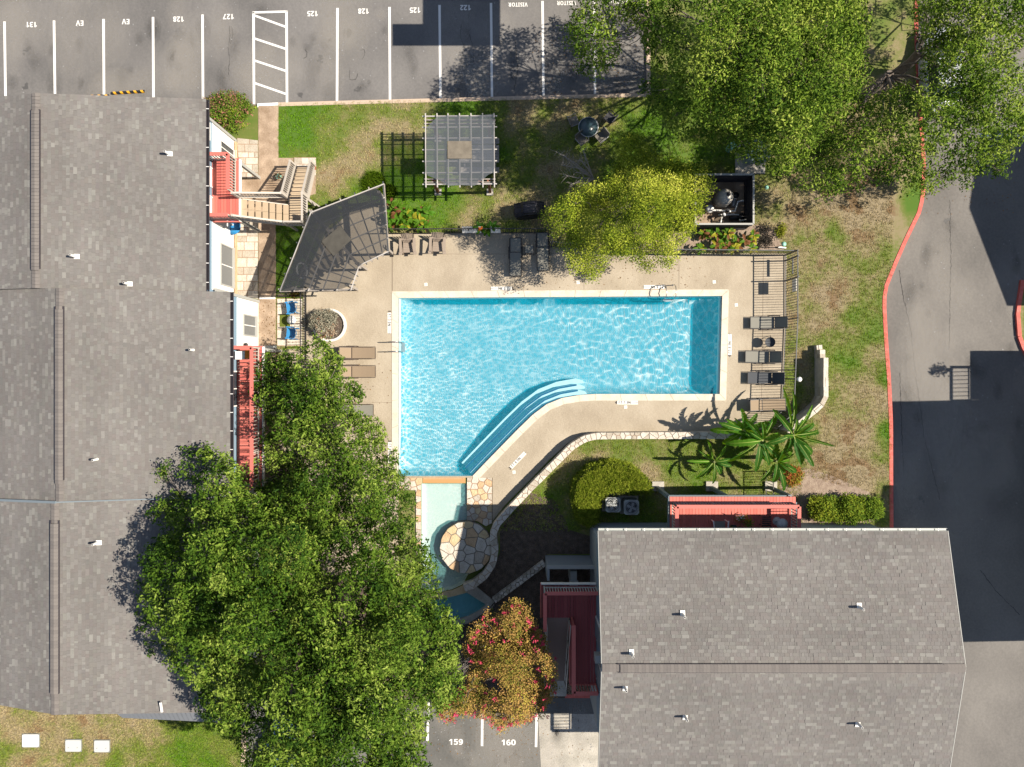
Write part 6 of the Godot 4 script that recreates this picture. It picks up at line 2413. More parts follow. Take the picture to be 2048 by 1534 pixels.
		for i in 11 if k < 2 else 5:
			var ribs := S0()
			var lf := long_leaf(Vector3(0, 0.28, 0), TAU * i / 11 * (1 if k == 1 else 1.7), rnd(0.5, 1.2), rnd(0.3, 0.5), 0.05, 0.3, rnd(0.8, 1.8), ribs)
			part(pt, "leaf", lf, [M.canna_red, M.canna_leaf, M.banana_leaf][k])
	var cn := thing("balcony_chair", "black slatted chair by the round table on the coral deck", "chair", P(1533, 1042, 3.4), PI / 2)
	cn.position.y = 3.02
	st = S0()
	for k in 5:
		box(st, Vector3(-0.2 + k * 0.1, 0.42, 0), Vector3(0.07, 0.02, 0.44))
	part(cn, "seat", st, M.iron)
	st = S0()
	for s in [-1, 1]:
		bar(st, Vector3(-0.22, 0, s * 0.21), Vector3(-0.3, 0.9, s * 0.21), 0.03, 0.03)
		bar(st, Vector3(0.22, 0, s * 0.21), Vector3(0.22, 0.42, s * 0.21), 0.03, 0.03)
	for k in 3:
		bar(st, Vector3(-0.27 - k * 0.015, 0.55 + k * 0.14, -0.21), Vector3(-0.27 - k * 0.015, 0.55 + k * 0.14, 0.21), 0.03, 0.05)
	part(cn, "frame", st, M.iron)
	# ground hatches in the south lawn
	for k in 3:
		var q: Array = [[63, 1480, 33, 25], [148, 1490, 31, 23], [205, 1491, 30, 23]][k]
		var hh := thing("utility_hatch", ["whitest concrete utility lid, westernmost in the dry grass", "middle grey concrete utility lid in the dry grass", "easternmost grey concrete utility lid in the dry grass"][k], "utility lid", P(q[0], q[1]), 0, "utility lids in the south lawn")
		st = S0()
		box(st, Vector3(0, 0.03, 0), Vector3(q[2] / U + 0.06, 0.06, q[3] / U + 0.06))
		part(hh, "rim", st, M.hatch_rim)
		var rr := PackedVector2Array()
		for c in 4:
			for a in 4:
				var an := PI / 2 * c + PI / 2 * a / 3.0
				rr.append(Vector2((q[2] / U * 0.5 - 0.08) * [1, -1, -1, 1][c], (q[3] / U * 0.5 - 0.08) * [1, 1, -1, -1][c]) + Vector2(cos(an), sin(an)) * 0.08)
		st = S0()
		prism(st, rr, 0.04, 0.085)
		part(hh, "lid", st, M.hatch if k > 0 else M.white_plastic)
		for x in [-0.25, 0.22]:
			st = S0()
			box(st, Vector3(x, 0.088, 0.1), Vector3(0.07, 0.006, 0.025), Basis(Vector3.UP, 0.5))
			part(hh, "lift_slot", st, M.hatch_rim)

# ---------- stalls, lettering, cars
func stripe(parent: Node3D, x0: float, y0: float, x1: float, y1: float, w: float = 0.125) -> void:
	var a := P(x0, y0, -0.112)
	var b := P(x1, y1, -0.112)
	var st := S0()
	bar(st, a, b, w, 0.008)
	part(parent, "stripe", st, M.road_paint)

func parking() -> void:
	var t := thing("stall_markings", "white painted stall lines of the north parking lot", "road marking")
	for q in [[9, 43, 11, 192], [108, 41, 110, 190], [207, 38, 208, 194], [306, 34, 307, 197], [405, 29, 406, 200], [507, 24, 508, 209], [573, 22, 574, 206], [675, 16, 674, 203], [779, 14, 780, 200], [879, 10, 881, 197], [982, 6, 984, 194], [1085, 2, 1087, 191], [1188, -3, 1190, 188]]:
		stripe(t, q[0], q[1], q[2], q[3])
	for q in [[505, 25, 575, 23], [509, 31, 572, 54], [509, 77, 572, 98], [509, 121, 572, 142], [509, 166, 572, 188]]:
		stripe(t, q[0], q[1], q[2], q[3], 0.11)
	for q in [[63, 49, "131"], [160, 46, "EV"], [252, 43, "EV"], [357, 38, "128"], [457, 33, "127"], [625, 27, "125"], [727, 22, "128"], [830, 20, "125"], [931, 15, "122"]]:
		words(t, "stall_number", q[2], M.road_paint, 0.29, P(q[0], q[1], -0.111), PI, 0.95)
	for q in [[1036, 9], [1133, 6], [1238, 3]]:
		words(t, "stall_number", "VISITOR", M.road_paint, 0.22, P(q[0], q[1], -0.111), PI, 0.9)
	var s := thing("stall_markings", "white painted lines and numbers of the two stalls south of the pool", "road marking")
	for q in [[965, 1405, 964, 1492], [1074, 1405, 1072, 1494], [857, 1405, 855, 1482], [548, 1506, 535, 1540]]:
		stripe(s, q[0], q[1], q[2], q[3])
	words(s, "stall_number", "159", M.road_paint, 0.31, P(912, 1484, -0.111), 0.0, 1.15)
	words(s, "stall_number", "160", M.road_paint, 0.31, P(1017, 1485, -0.111), 0.0, 1.15)
	var e := thing("stall_markings", "white painted line at the north end of the driveway under the tree", "road marking")
	stripe(e, 1957, 271, 2060, 271, 0.2)
	# rubber wheel stops
	for k in 2:
		var w := thing("wheel_stop", ["black and yellow wheel stop in the stall above the west roof", "wheel stop nearly hidden by the edge of the west roof"][k], "wheel stop", P([257, 186][k], [185, 193][k], -0.12), [0.06, 0.03][k], "rubber wheel stops")
		var st := S0()
		for f in 3:
			var z0: float = [-0.08, -0.05, 0.05][f]
			var z1: float = [-0.05, 0.05, 0.08][f]
			var y0: float = [0.0, 0.1, 0.1][f]
			var y1: float = [0.1, 0.1, 0.0][f]
			quad(st, Vector3(-0.86, y0, z0), Vector3(0.86, y0, z0), Vector3(0.86, y1, z1), Vector3(-0.86, y1, z1), Vector3(0, 1, z0 + z1))
		for x in [-0.86, 0.86]:
			quad(st, Vector3(x, 0, -0.08), Vector3(x, 0.1, -0.05), Vector3(x, 0.1, 0.05), Vector3(x, 0, 0.08), Vector3(x, 0, 0))
		part(w, "body", st, M.black_plastic)
		for i in 5:
			st = S0()
			var x := -0.72 + i * 0.36
			quad(st, Vector3(x - 0.07, 0.104, -0.05), Vector3(x + 0.07, 0.104, -0.05), Vector3(x + 0.13, 0.104, 0.05), Vector3(x - 0.01, 0.104, 0.05), Vector3.UP)
			quad(st, Vector3(x - 0.01, 0.102, 0.052), Vector3(x + 0.13, 0.102, 0.052), Vector3(x + 0.15, 0.02, 0.082), Vector3(x + 0.01, 0.02, 0.082), Vector3(0, 0.3, 1))
			part(w, "yellow_band", st, M.yellow_paint)
	# cracks and stains in the asphalt
	var cr := thing("asphalt_cracks", "dark cracks and oil stains in the asphalt", "cracks")
	cr.set_meta("kind", "stuff")
	var st2 := S0()
	for q in [[459, 52, 460, 75, 456, 95, 459, 115, 457, 150], [463, 52, 466, 70, 461, 88], [925, 40, 920, 70, 928, 95, 920, 130, 925, 160, 912, 190], [940, 70, 948, 110, 945, 150], [1030, 80, 1036, 140, 1028, 180], [1798, 540, 1808, 600, 1822, 660, 1828, 720, 1838, 800, 1850, 880, 1880, 1000], [1900, 400, 1902, 520, 1898, 700], [1800, 745, 1803, 850, 1808, 950], [700, 140, 698, 160, 712, 158, 716, 148], [720, 100, 728, 98, 730, 112, 724, 118], [610, 98, 616, 110, 608, 118], [1960, 1140, 1990, 1180, 2040, 1230]]:
		var pts := resample(poly(q, -0.114), 0.22)
		for i in pts.size() - 1:
			var a := pts[i] + Vector2(rnd(-0.03, 0.03), rnd(-0.03, 0.03))
			var b := pts[i + 1] + Vector2(rnd(-0.03, 0.03), rnd(-0.03, 0.03))
			bar(st2, Vector3(a.x, -0.116, a.y), Vector3(b.x, -0.116, b.y), rnd(0.012, 0.035), 0.004)
	part(cr, "cracks", st2, M.crack)
	st2 = S0()
	for q in [[54, 100, 7, 9], [715, 178, 6, 3], [1842, 1000, 6, 6], [50, 172, 3, 3], [940, 110, 7, 5], [926, 175, 5, 4], [600, 190, 4, 3], [640, 120, 5, 8], [1895, 440, 4, 5]]:
		for i in 5:
			var c := P2(q[0] + rnd(-q[2], q[2]), q[1] + rnd(-q[3], q[3]), -0.116)
			var blob := PackedVector2Array()
			for k in 9:
				blob.append(c + Vector2(cos(TAU * k / 9), sin(TAU * k / 9)) * rnd(0.03, 0.13))
			flat(st2, blob, -0.1155 + i * 0.0004)
	part(cr, "stains", st2, M.stain)
	for k in 2:
		st2 = S0()
		var n := 0
		for i in 90:
			var q := Vector2(rnd(10, 1280), rnd(20, 190)) if i < 50 else Vector2(rnd(1800, 2040), rnd(430, 1000)) if i < 76 else Vector2(rnd(870, 1200), rnd(1435, 1534))
			if k == 0 and i < 28:
				q = Vector2([57, 158, 256, 356, 455, 625, 727, 829, 930, 1034, 1136, 1240, 100, 640][i % 14] + rnd(-14, 14), rnd(60, 180))
			var c := P2(q.x, q.y, -0.116)
			var rx: float = rnd(0.1, 0.5) if k == 0 else rnd(0.4, 1.5)
			var rz: float = rx * rnd(0.8, 2.6)
			for ring in 4:
				var blob := PackedVector2Array()
				for v in 14:
					blob.append(c + Vector2(cos(TAU * v / 14) * rx, sin(TAU * v / 14) * rz) * (1.0 - ring * 0.22) * rnd(0.85, 1.1))
				flat(st2, blob, -0.1158 + n * 0.00001 + k * 0.002)
				n += 1
		part(cr, ["oil_film", "dust_film"][k], st2, [M.oil_film, M.dust_film][k])
	st2 = S0()
	for i in 420:
		var c := P2(rnd(0, 1290), rnd(0, 190), -0.116) if i < 200 else P2(rnd(1800, 2048), rnd(420, 1050), -0.116) if i < 300 else P2(rnd(870, 1190), rnd(1430, 1534), -0.116)
		var a := rnd(0, TAU)
		var r := rnd(0.01, 0.035)
		flat(st2, PackedVector2Array([c + Vector2(cos(a), sin(a)) * r * 2.0, c + Vector2(cos(a + 1.7), sin(a + 1.7)) * r, c + Vector2(cos(a + 3.3), sin(a + 3.3)) * r * 1.4, c + Vector2(cos(a + 4.8), sin(a + 4.8)) * r]), -0.111)
	part(cr, "litter", st2, M.bright_stain)
	# leaves blown about under the trees
	var lv := thing("fallen_leaves", "scattered brown leaves on the deck, the paths and the asphalt", "fallen leaves")
	lv.set_meta("kind", "stuff")
	var at := []
	var tint := PackedColorArray()
	for i in 1500:
		var z: Array = [[560, 700, 840, 1140, 0.034], [1000, 470, 1420, 575, 0.034], [517, 600, 610, 720, 0.03], [860, 1400, 1180, 1520, -0.112], [1060, 60, 1296, 190, -0.112], [1850, 60, 2040, 430, -0.112], [1000, 1000, 1190, 1380, 0.02]][i % 7]
		var q := P(rnd(z[0], z[2]), rnd(z[1], z[3]))
		q.y = z[4]
		at.append(Transform3D(any_basis(0.3).scaled(Vector3.ONE * rnd(0.6, 1.3)), q))
		tint.append(Color(0.22, 0.12, 0.04).lerp(Color(0.10, 0.06, 0.03), rng.randf()))
	var one := S0()
	quad(one, Vector3(-0.035, 0.004, 0), Vector3(0, 0.01, 0.02), Vector3(0.035, 0.004, 0), Vector3(0, 0.0, -0.02), Vector3.UP)
	scatter(lv, "leaves", done(one), M.blade, at, tint)
	car("white car parked under the shade trees at the red kerb", P(1866, 150, -0.12), 1.62, lin(0.40, 0.43, 0.46))
	car("blue car parked under the big oak at the bottom", P(585, 1500, -0.12), 1.55, lin(0.05, 0.12, 0.28))

func car(label: String, at: Vector3, turn: float, paint: Color) -> void:
	var t := thing("parked_car", label, "car", at, turn, "parked cars")
	var m := mk("car_paint_%d" % int(at.x * 10), paint, 0.25)
	m.metallic = 0.3
	m.clearcoat_enabled = true
	var st := S0()
	st.set_smooth_group(7)
	# lower body: sections along the length [x, half width, sill, shoulder]
	var sec := [[-2.25, 0.62, 0.38, 0.62], [-2.1, 0.80, 0.25, 0.78], [-1.4, 0.88, 0.22, 0.88], [0.0, 0.90, 0.22, 0.92], [1.2, 0.88, 0.22, 0.86], [1.95, 0.80, 0.25, 0.74], [2.2, 0.60, 0.36, 0.6]]
	for i in sec.size() - 1:
		var p: Array = sec[i]
		var q: Array = sec[i + 1]
		var pr := [Vector3(p[0], p[2], -p[1]), Vector3(p[0], p[3] - 0.12, -p[1] - 0.02), Vector3(p[0], p[3], -p[1] + 0.12), Vector3(p[0], p[3] + 0.03, 0), Vector3(p[0], p[3], p[1] - 0.12), Vector3(p[0], p[3] - 0.12, p[1] + 0.02), Vector3(p[0], p[2], p[1])]
		var qr := [Vector3(q[0], q[2], -q[1]), Vector3(q[0], q[3] - 0.12, -q[1] - 0.02), Vector3(q[0], q[3], -q[1] + 0.12), Vector3(q[0], q[3] + 0.03, 0), Vector3(q[0], q[3], q[1] - 0.12), Vector3(q[0], q[3] - 0.12, q[1] + 0.02), Vector3(q[0], q[2], q[1])]
		for k in 6:
			var mid: Vector3 = (pr[k] + qr[k + 1]) * 0.5
			quad(st, pr[k], qr[k], qr[k + 1], pr[k + 1], Vector3(0, mid.y - 0.5, mid.z))
	for e in [0, 6]:
		var p: Array = sec[e]
		quad(st, Vector3(p[0], p[2], -p[1]), Vector3(p[0], p[3], -p[1]), Vector3(p[0], p[3], p[1]), Vector3(p[0], p[2], p[1]), Vector3(p[0], 0, 0))
	part(t, "body", st, m)
	st = S0()
	var lo := [[-1.7, 0.78], [0.95, 0.78]]
	var hi := [[-1.15, 0.60], [0.25, 0.62]]
	for k in [-1.0, 1.0]:
		quad(st, Vector3(-1.7, 0.9, 0.78 * k), Vector3(1.05, 0.9, 0.78 * k), Vector3(0.3, 1.42, 0.6 * k), Vector3(-1.1, 1.42, 0.6 * k), Vector3(0, 0.3, k))
	quad(st, Vector3(1.05, 0.9, -0.78), Vector3(1.05, 0.9, 0.78), Vector3(0.3, 1.42, 0.6), Vector3(0.3, 1.42, -0.6), Vector3(1, 1, 0))
	quad(st, Vector3(-1.7, 0.9, -0.78), Vector3(-1.7, 0.9, 0.78), Vector3(-1.1, 1.42, 0.6), Vector3(-1.1, 1.42, -0.6), Vector3(-1, 1, 0))
	part(t, "glasshouse", st, M.glass_dark)
	st = S0()
	box(st, Vector3(-0.4, 1.435, 0), Vector3(1.5, 0.05, 1.24))
	part(t, "roof", st, m)
	for x in [-1.4, 1.4]:
		for z in [-0.82, 0.82]:
			st = S0()
			tube(st, [Vector3(x, 0.32, z - 0.1), Vector3(x, 0.32, z + 0.1)], 0.32, 0.32, 16)
			var w := part(t, "wheel", st, M.black_plastic)
			st = S0()
			tube(st, [Vector3(x, 0.32, z - 0.11), Vector3(x, 0.32, z + 0.11)], 0.2, 0.2, 12)
			part(w, "rim", st, M.dull_steel)
	for z in [-0.6, 0.6]:
		st = S0()
		box(st, Vector3(2.12, 0.62, z), Vector3(0.14, 0.12, 0.3))
		part(t, "headlight", st, M.white_plastic)
		st = S0()
		box(st, Vector3(0.75, 0.95, z * 1.6), Vector3(0.12, 0.1, 0.16))
		part(t, "mirror", st, m)

# ---------- trees
const OAK_N := [515, 735, 530, 712, 560, 715, 590, 700, 620, 705, 640, 682, 662, 690, 676, 715, 684, 745, 676, 768, 712, 764, 716, 790, 694, 815, 710, 830, 742, 836, 764, 855, 756, 882, 788, 908, 790, 945, 826, 992, 820, 1040, 800, 1060, 760, 1080, 600, 1080, 530, 1040, 480, 1000, 478, 962, 500, 955, 520, 900, 545, 850, 520, 800, 510, 762]
const OAK_S := [345, 922, 400, 900, 440, 906, 470, 935, 476, 985, 520, 1010, 600, 1050, 760, 1070, 828, 1042, 826, 1090, 845, 1105, 862, 1140, 872, 1190, 895, 1235, 918, 1265, 908, 1330, 922, 1358, 902, 1400, 858, 1432, 852, 1480, 838, 1534, 830, 1590, 500, 1590, 502, 1534, 482, 1505, 490, 1470, 430, 1450, 402, 1420, 410, 1390, 370, 1350, 340, 1300, 300, 1270, 288, 1230, 284, 1190, 300, 1150, 292, 1122, 330, 1085, 356, 1052, 296, 1030, 322, 1002, 342, 980, 332, 950]
const YELLOW := [1240, 330, 1236, 290, 1260, 264, 1285, 290, 1320, 320, 1350, 318, 1375, 335, 1416, 350, 1426, 370, 1412, 400, 1390, 440, 1380, 470, 1352, 500, 1340, 530, 1312, 520, 1290, 543, 1256, 505, 1215, 515, 1190, 552, 1152, 540, 1130, 500, 1125, 470, 1096, 450, 1092, 430, 1130, 400, 1180, 375, 1215, 370, 1230, 350]
const SHADE_W := [1142, 60, 1165, 20, 1190, -30, 1500, -80, 1725, -80, 1728, 40, 1716, 110, 1732, 160, 1716, 200, 1690, 245, 1640, 300, 1600, 330, 1560, 345, 1520, 325, 1480, 310, 1440, 290, 1400, 272, 1372, 268, 1346, 258, 1330, 235, 1318, 212, 1290, 190, 1286, 175, 1312, 150, 1300, 108, 1288, 60, 1262, 20, 1236, 60, 1230, 105, 1215, 128, 1196, 155, 1166, 140, 1148, 95]
const SHADE_E := [1842, -80, 2120, -80, 2120, 50, 2042, 80, 2012, 110, 2040, 140, 2060, 200, 2046, 270, 2016, 300, 2010, 345, 1990, 350, 1952, 335, 1930, 370, 1890, 365, 1850, 385, 1800, 350, 1760, 360, 1700, 380, 1640, 378, 1600, 368, 1560, 345, 1620, 310, 1692, 250, 1745, 190, 1800, 178, 1862, 130, 1838, 40]
const MYRTLE := [1035, 1202, 1050, 1215, 1060, 1242, 1085, 1270, 1090, 1300, 1110, 1330, 1104, 1370, 1096, 1400, 1085, 1420, 1040, 1440, 990, 1450, 965, 1428, 930, 1420, 900, 1440, 876, 1430, 880, 1402, 910, 1390, 940, 1370, 955, 1340, 935, 1302, 940, 1270, 960, 1250, 990, 1230, 1010, 1215]

func trees() -> void:
	var oak_leaf := leaf_cluster(11, 0.22, 0.14, 0.068)
	var oak_tones := [Color(0.017, 0.042, 0.006), Color(0.046, 0.092, 0.010), Color(0.086, 0.142, 0.016), Color(0.19, 0.25, 0.045)]
	tree("oak_tree", "dark green oak beside the long red balcony, the northern of the two big oaks", "tree", [Vector2(600, 930), Vector2(650, 860)], OAK_N, 29, 3.5, 6.2, 0.5, 0.86, -0.06, 95, oak_leaf, M.leaf_glossy, oak_tones, 0.22, 11, M.bark, "big oaks by the pool")
	tree("oak_tree", "very large dark green oak spreading over the west roof and the south stalls", "tree", [Vector2(640, 1230), Vector2(690, 1190)], OAK_S, 34, 7.0, 9.8, 0.55, 0.95, -0.06, 95, oak_leaf, M.leaf_glossy, oak_tones, 0.32, 12, M.bark, "big oaks by the pool")
	var fine := leaf_cluster(12, 0.17, 0.09, 0.04)
	tree("elm_tree", "bright yellow green tree by the north pool fence and the pump yard", "tree", [Vector2(1235, 440), Vector2(1270, 430)], YELLOW, 24, 3.6, 6.4, 0.42, 0.75, -0.3, 215, fine, M.leaf, [Color(0.065, 0.105, 0.01), Color(0.165, 0.215, 0.016), Color(0.28, 0.325, 0.03), Color(0.42, 0.43, 0.07)], 0.13, 13, M.bark)
	var shade := leaf_cluster(11, 0.24, 0.155, 0.064, 0.25)
	var st := [Color(0.026, 0.056, 0.007), Color(0.070, 0.125, 0.013), Color(0.125, 0.19, 0.02), Color(0.235, 0.29, 0.05)]
	tree("pecan_tree", "broad loose green tree at the east end of the parking stalls", "tree", [Vector2(1470, 160), Vector2(1530, 120)], SHADE_W, 31, 5.2, 9.6, 0.55, 1.0, 0.0, 84, shade, M.leaf, st, 0.26, 14, M.bark, "loose shade trees at the top right")
	tree("pecan_tree", "loose green tree hanging over the red kerb and the driveway", "tree", [Vector2(1720, 195), Vector2(1790, 150)], SHADE_E, 32, 4.2, 8.0, 0.55, 0.98, 0.06, 80, shade, M.leaf, st, 0.26, 15, M.bark, "loose shade trees at the top right")
	var my := tree("crape_myrtle", "orange brown crape myrtle with pink blossoms above stall 159", "tree", [Vector2(1015, 1310), Vector2(1030, 1330), Vector2(1000, 1340)], MYRTLE, 21, 4.3, 5.6, 0.36, 0.62, -0.06, 210, leaf_cluster(10, 0.15, 0.085, 0.045), M.leaf, [Color(0.12, 0.13, 0.022), Color(0.26, 0.18, 0.045), Color(0.36, 0.205, 0.075), Color(0.31, 0.27, 0.045)], 0.08, 16, M.bark)
	var list := []
	for c in clumps(grid_poly(MYRTLE), 26, 4.5, 5.8, 0.09, 0.13, -0.2, 44):
		list.append([c[0] - my.position + Vector3(0, 0.35, 0), minf(c[1], 0.13)])
	var c2 := crown_of(list, 60, [Color(0.42, 0.05, 0.09), Color(0.62, 0.08, 0.14), Color(0.5, 0.05, 0.16)], 5)
	scatter(my, "blossoms", leaf_cluster(5, 0.05, 0.055, 0.05), M.petal, c2[0], c2[1])
	# bare trees
	bare_tree("bare pale dead tree on the lawn left of the yellow green tree", P(1190, 375), [[1112, 303], [1130, 312], [1142, 330], [1128, 350], [1140, 368], [1158, 318], [1150, 345], [1122, 330], [1165, 300], [1160, 372]], 2.6)
	bare_tree("grey leafless shrub between the oak and the crape myrtle", P(930, 1330), [[905, 1318], [918, 1300], [940, 1312], [925, 1350], [935, 1330], [910, 1345], [900, 1332]], 1.4)

func bare_tree(label: String, foot: Vector3, ends: Array, h: float) -> void:
	var t := thing("bare_tree", label, "dead tree", foot, 0, "leafless trees")
	var st := S0()
	var fork := Vector3(-0.25, h * 0.55, -0.1)
	tube(st, [Vector3.ZERO, fork * 0.5 + Vector3(0.06, 0, 0.03), fork], 0.07, 0.04, 7)
	part(t, "trunk", st, M.bark_pale)
	st = S0()
	for e in ends:
		var p := P(e[0], e[1], h * rnd(0.8, 1.1)) - foot
		var m := fork.lerp(p, 0.5) + Vector3(rnd(-0.15, 0.15), 0.15, rnd(-0.15, 0.15))
		tube(st, [fork, m, p], 0.035, 0.012, 5)
		for i in 14:
			var s := m.lerp(p, rnd(0.0, 1.0))
			var d := Vector3(rnd(-1, 1), rnd(-0.3, 0.6), rnd(-1, 1)).normalized() * rnd(0.2, 0.55)
			tube(st, [s, s + d * 0.5 + Vector3(0, 0.04, 0), s + d], 0.009, 0.004, 4)
	part(t, "twigs", st, M.bark_pale)

# ---------- shrubs, hedges, bananas, cannas
func planting() -> void:
	var small := leaf_cluster(8, 0.10, 0.085, 0.045)
	bush("flowering_shrub", "loose green and pinkish shrub in the corner by the white wall and the stalls", "shrub", P(466, 232), 1.45, 1.1, 1.5, 46, 260, leaf_cluster(8, 0.13, 0.10, 0.05), M.leaf, [Color(0.30, 0.12, 0.10), Color(0.09, 0.12, 0.02), Color(0.08, 0.16, 0.015), Color(0.20, 0.26, 0.02)], 31)
	bush("silver_shrub", "silvery round shrub in the white masonry planter", "shrub", P(655, 648) + Vector3(0, 0.24, 0), 0.92, 0.80, 0.75, 46, 430, leaf_cluster(7, 0.08, 0.07, 0.035), M.leaf, [Color(0.12, 0.12, 0.09), Color(0.22, 0.21, 0.16), Color(0.34, 0.32, 0.25), Color(0.26, 0.13, 0.07)], 32)
	var say := ["western", "middle", "eastern"]
	for k in 3:
		bush("rounded_shrub", "green rounded shrub east of the coral deck, the %s of three" % say[k], "shrub", P([1640, 1688, 1730][k], [1012, 1016, 1014][k]), [1.15, 1.05, 0.85][k], [0.78, 0.82, 0.75][k], [1.1, 1.25, 0.95][k], 52, 330, small, M.leaf, [Color(0.05, 0.09, 0.01), Color(0.10, 0.16, 0.015), Color(0.19, 0.22, 0.02)], 33 + k, "rounded shrubs by the coral deck")
	bush("ground_shrub", "low red and yellow shrub below the banana leaves", "shrub", P(1578, 950), 0.75, 0.55, 0.6, 26, 380, small, M.leaf, [Color(0.32, 0.07, 0.03), Color(0.14, 0.14, 0.02), Color(0.26, 0.25, 0.02)], 37)
	bush("ground_shrub", "dark withered low plants on the bare soil by the pump yard", "shrub", P(1530, 472), 0.5, 0.75, 0.3, 14, 180, small, M.leaf, [Color(0.02, 0.02, 0.018), Color(0.06, 0.05, 0.04)], 38)
	bush("ground_shrub", "small yellow green plant at the edge of the bare soil", "shrub", P(1562, 462), 0.3, 0.4, 0.35, 9, 260, small, M.leaf, [Color(0.10, 0.13, 0.01), Color(0.20, 0.2, 0.02)], 39)
	bush("ground_shrub", "reddish brown low plant in the shaded bed under the bent pergola", "shrub", P(592, 588), 0.45, 0.2, 0.3, 8, 260, small, M.leaf, [Color(0.09, 0.03, 0.015), Color(0.05, 0.08, 0.01)], 40)
	for k in 2:
		var t := thing("grass_clump", ["round clump of tall bright grass behind the bent pergola", "clump of bright grass at the tip of the bent pergola"][k], "ornamental grass", P([748, 778][k], [368, 385][k]), 0, "grass clumps")
		var at := []
		var tint := PackedColorArray()
		for i in 900:
			var a := rnd(0, TAU)
			var r := sqrt(rng.randf()) * [0.62, 0.4][k] as float
			at.append(Transform3D(Basis(Vector3.UP, rnd(0, TAU)) * Basis(Vector3.RIGHT, rnd(0.0, 0.8)) * Basis.from_scale(Vector3(1, rnd(4, 8), 1)), Vector3(cos(a) * r, 0, sin(a) * r)))
			tint.append(Color(0.05, 0.11, 0.006).lerp(Color(0.12, 0.19, 0.012), rng.randf()))
		scatter(t, "blades", tuft_mesh(), M.blade, at, tint)
	# clipped hedge around the air conditioners
	var hd := thing("clipped_hedge", "dense clipped yellow green hedge curving round the air conditioners", "hedge", P(1222, 970))
	var ol := poly([1143, 1000, 1149, 962, 1180, 932, 1225, 921, 1270, 932, 1300, 960, 1310, 985, 1304, 993, 1245, 988, 1212, 992, 1202, 1002, 1200, 1048, 1182, 1060, 1155, 1046], 1.45)
	var inner := Geometry2D.offset_polygon(ol, -0.18)[0]
	var st := S0()
	prism(st, inner, 0.0, 1.28)
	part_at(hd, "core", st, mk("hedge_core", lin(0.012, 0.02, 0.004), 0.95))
	var at2 := []
	var tint2 := PackedColorArray()
	var lo := ol[0]
	var hi := ol[0]
	for v in ol:
		lo = lo.min(v)
		hi = hi.max(v)
	var fn := FastNoiseLite.new()
	fn.seed = 50
	fn.frequency = 1.4
	for i in 15000:
		var p := Vector2(rnd(lo.x, hi.x), rnd(lo.y, hi.y))
		if not Geometry2D.is_point_in_polygon(p, ol):
			continue
		var d := edge_distance(p, ol)
		var y := 1.45 - 0.32 * pow(clampf(1.0 - d / 0.4, 0, 1), 2.0) + rnd(-0.10, 0.05) + fn.get_noise_2d(p.x, p.y) * 0.13
		if d < 0.2:
			y = rnd(0.1, 1.25)
		at2.append(Transform3D(any_basis(0.6), Vector3(p.x, y, p.y) - hd.position))
		tint2.append(Color(0.075, 0.12, 0.006).lerp(Color(0.235, 0.265, 0.03), clampf(rng.randf() * 0.8 + fn.get_noise_2d(p.x * 3.0, p.y * 3.0) * 0.5 + 0.1, 0, 1)))
	scatter(hd, "leaves", leaf_cluster(8, 0.07, 0.06, 0.035), M.leaf, at2, tint2)
	# bananas: leaves are [heading in degrees, width, rise, length handled by the builder]
	bananas()
	# cannas
	for i in 30:
		var x: float = rnd(782, 858)
		var y: float = rnd(412, 458)
		var yl := x > 805 and x < 845
		var q := canna("broad leaved canna in the bed between the bent pergola and the north fence", P(x, y), rnd(0.5, 1.0), 8, 0.36, [M.canna_leaf, M.canna_yellow, M.canna_leaf] if yl else [M.canna_leaf, M.banana_leaf_pale, M.canna_leaf, M.canna_red], "cannas by the bent pergola")
	for i in 26:
		var x: float = rnd(1390, 1506)
		var q := canna("green and reddish canna in the soil bed south of the pump yard", P(x, rnd(466, 500)), rnd(0.5, 1.0), 8, 0.34, [M.canna_leaf, M.canna_red, M.canna_leaf, M.canna_yellow], "cannas by the pump yard")
	for k in 3:
		canna(["dark leafy canna with an orange flower poking over the white fence sign", "dark canna at the east end of the white fence sign", "canna with reddish leaves at the shady corner of the north fence"][k], P([960, 975, 985][k], [463, 465, 460][k]), 1.3, 6, 0.4, [M.banana_leaf], "cannas at the north fence")
	var fl := thing("canna_flower", "small orange flower above the north fence sign", "flower", P(961, 457, 1.35))
	var c2 := crown_of([[Vector3.ZERO, 0.1]], 1600, [Color(0.6, 0.12, 0.02), Color(0.65, 0.2, 0.03)], 6)
	scatter(fl, "petals", leaf_cluster(5, 0.04, 0.07, 0.04), M.petal, c2[0], c2[1])

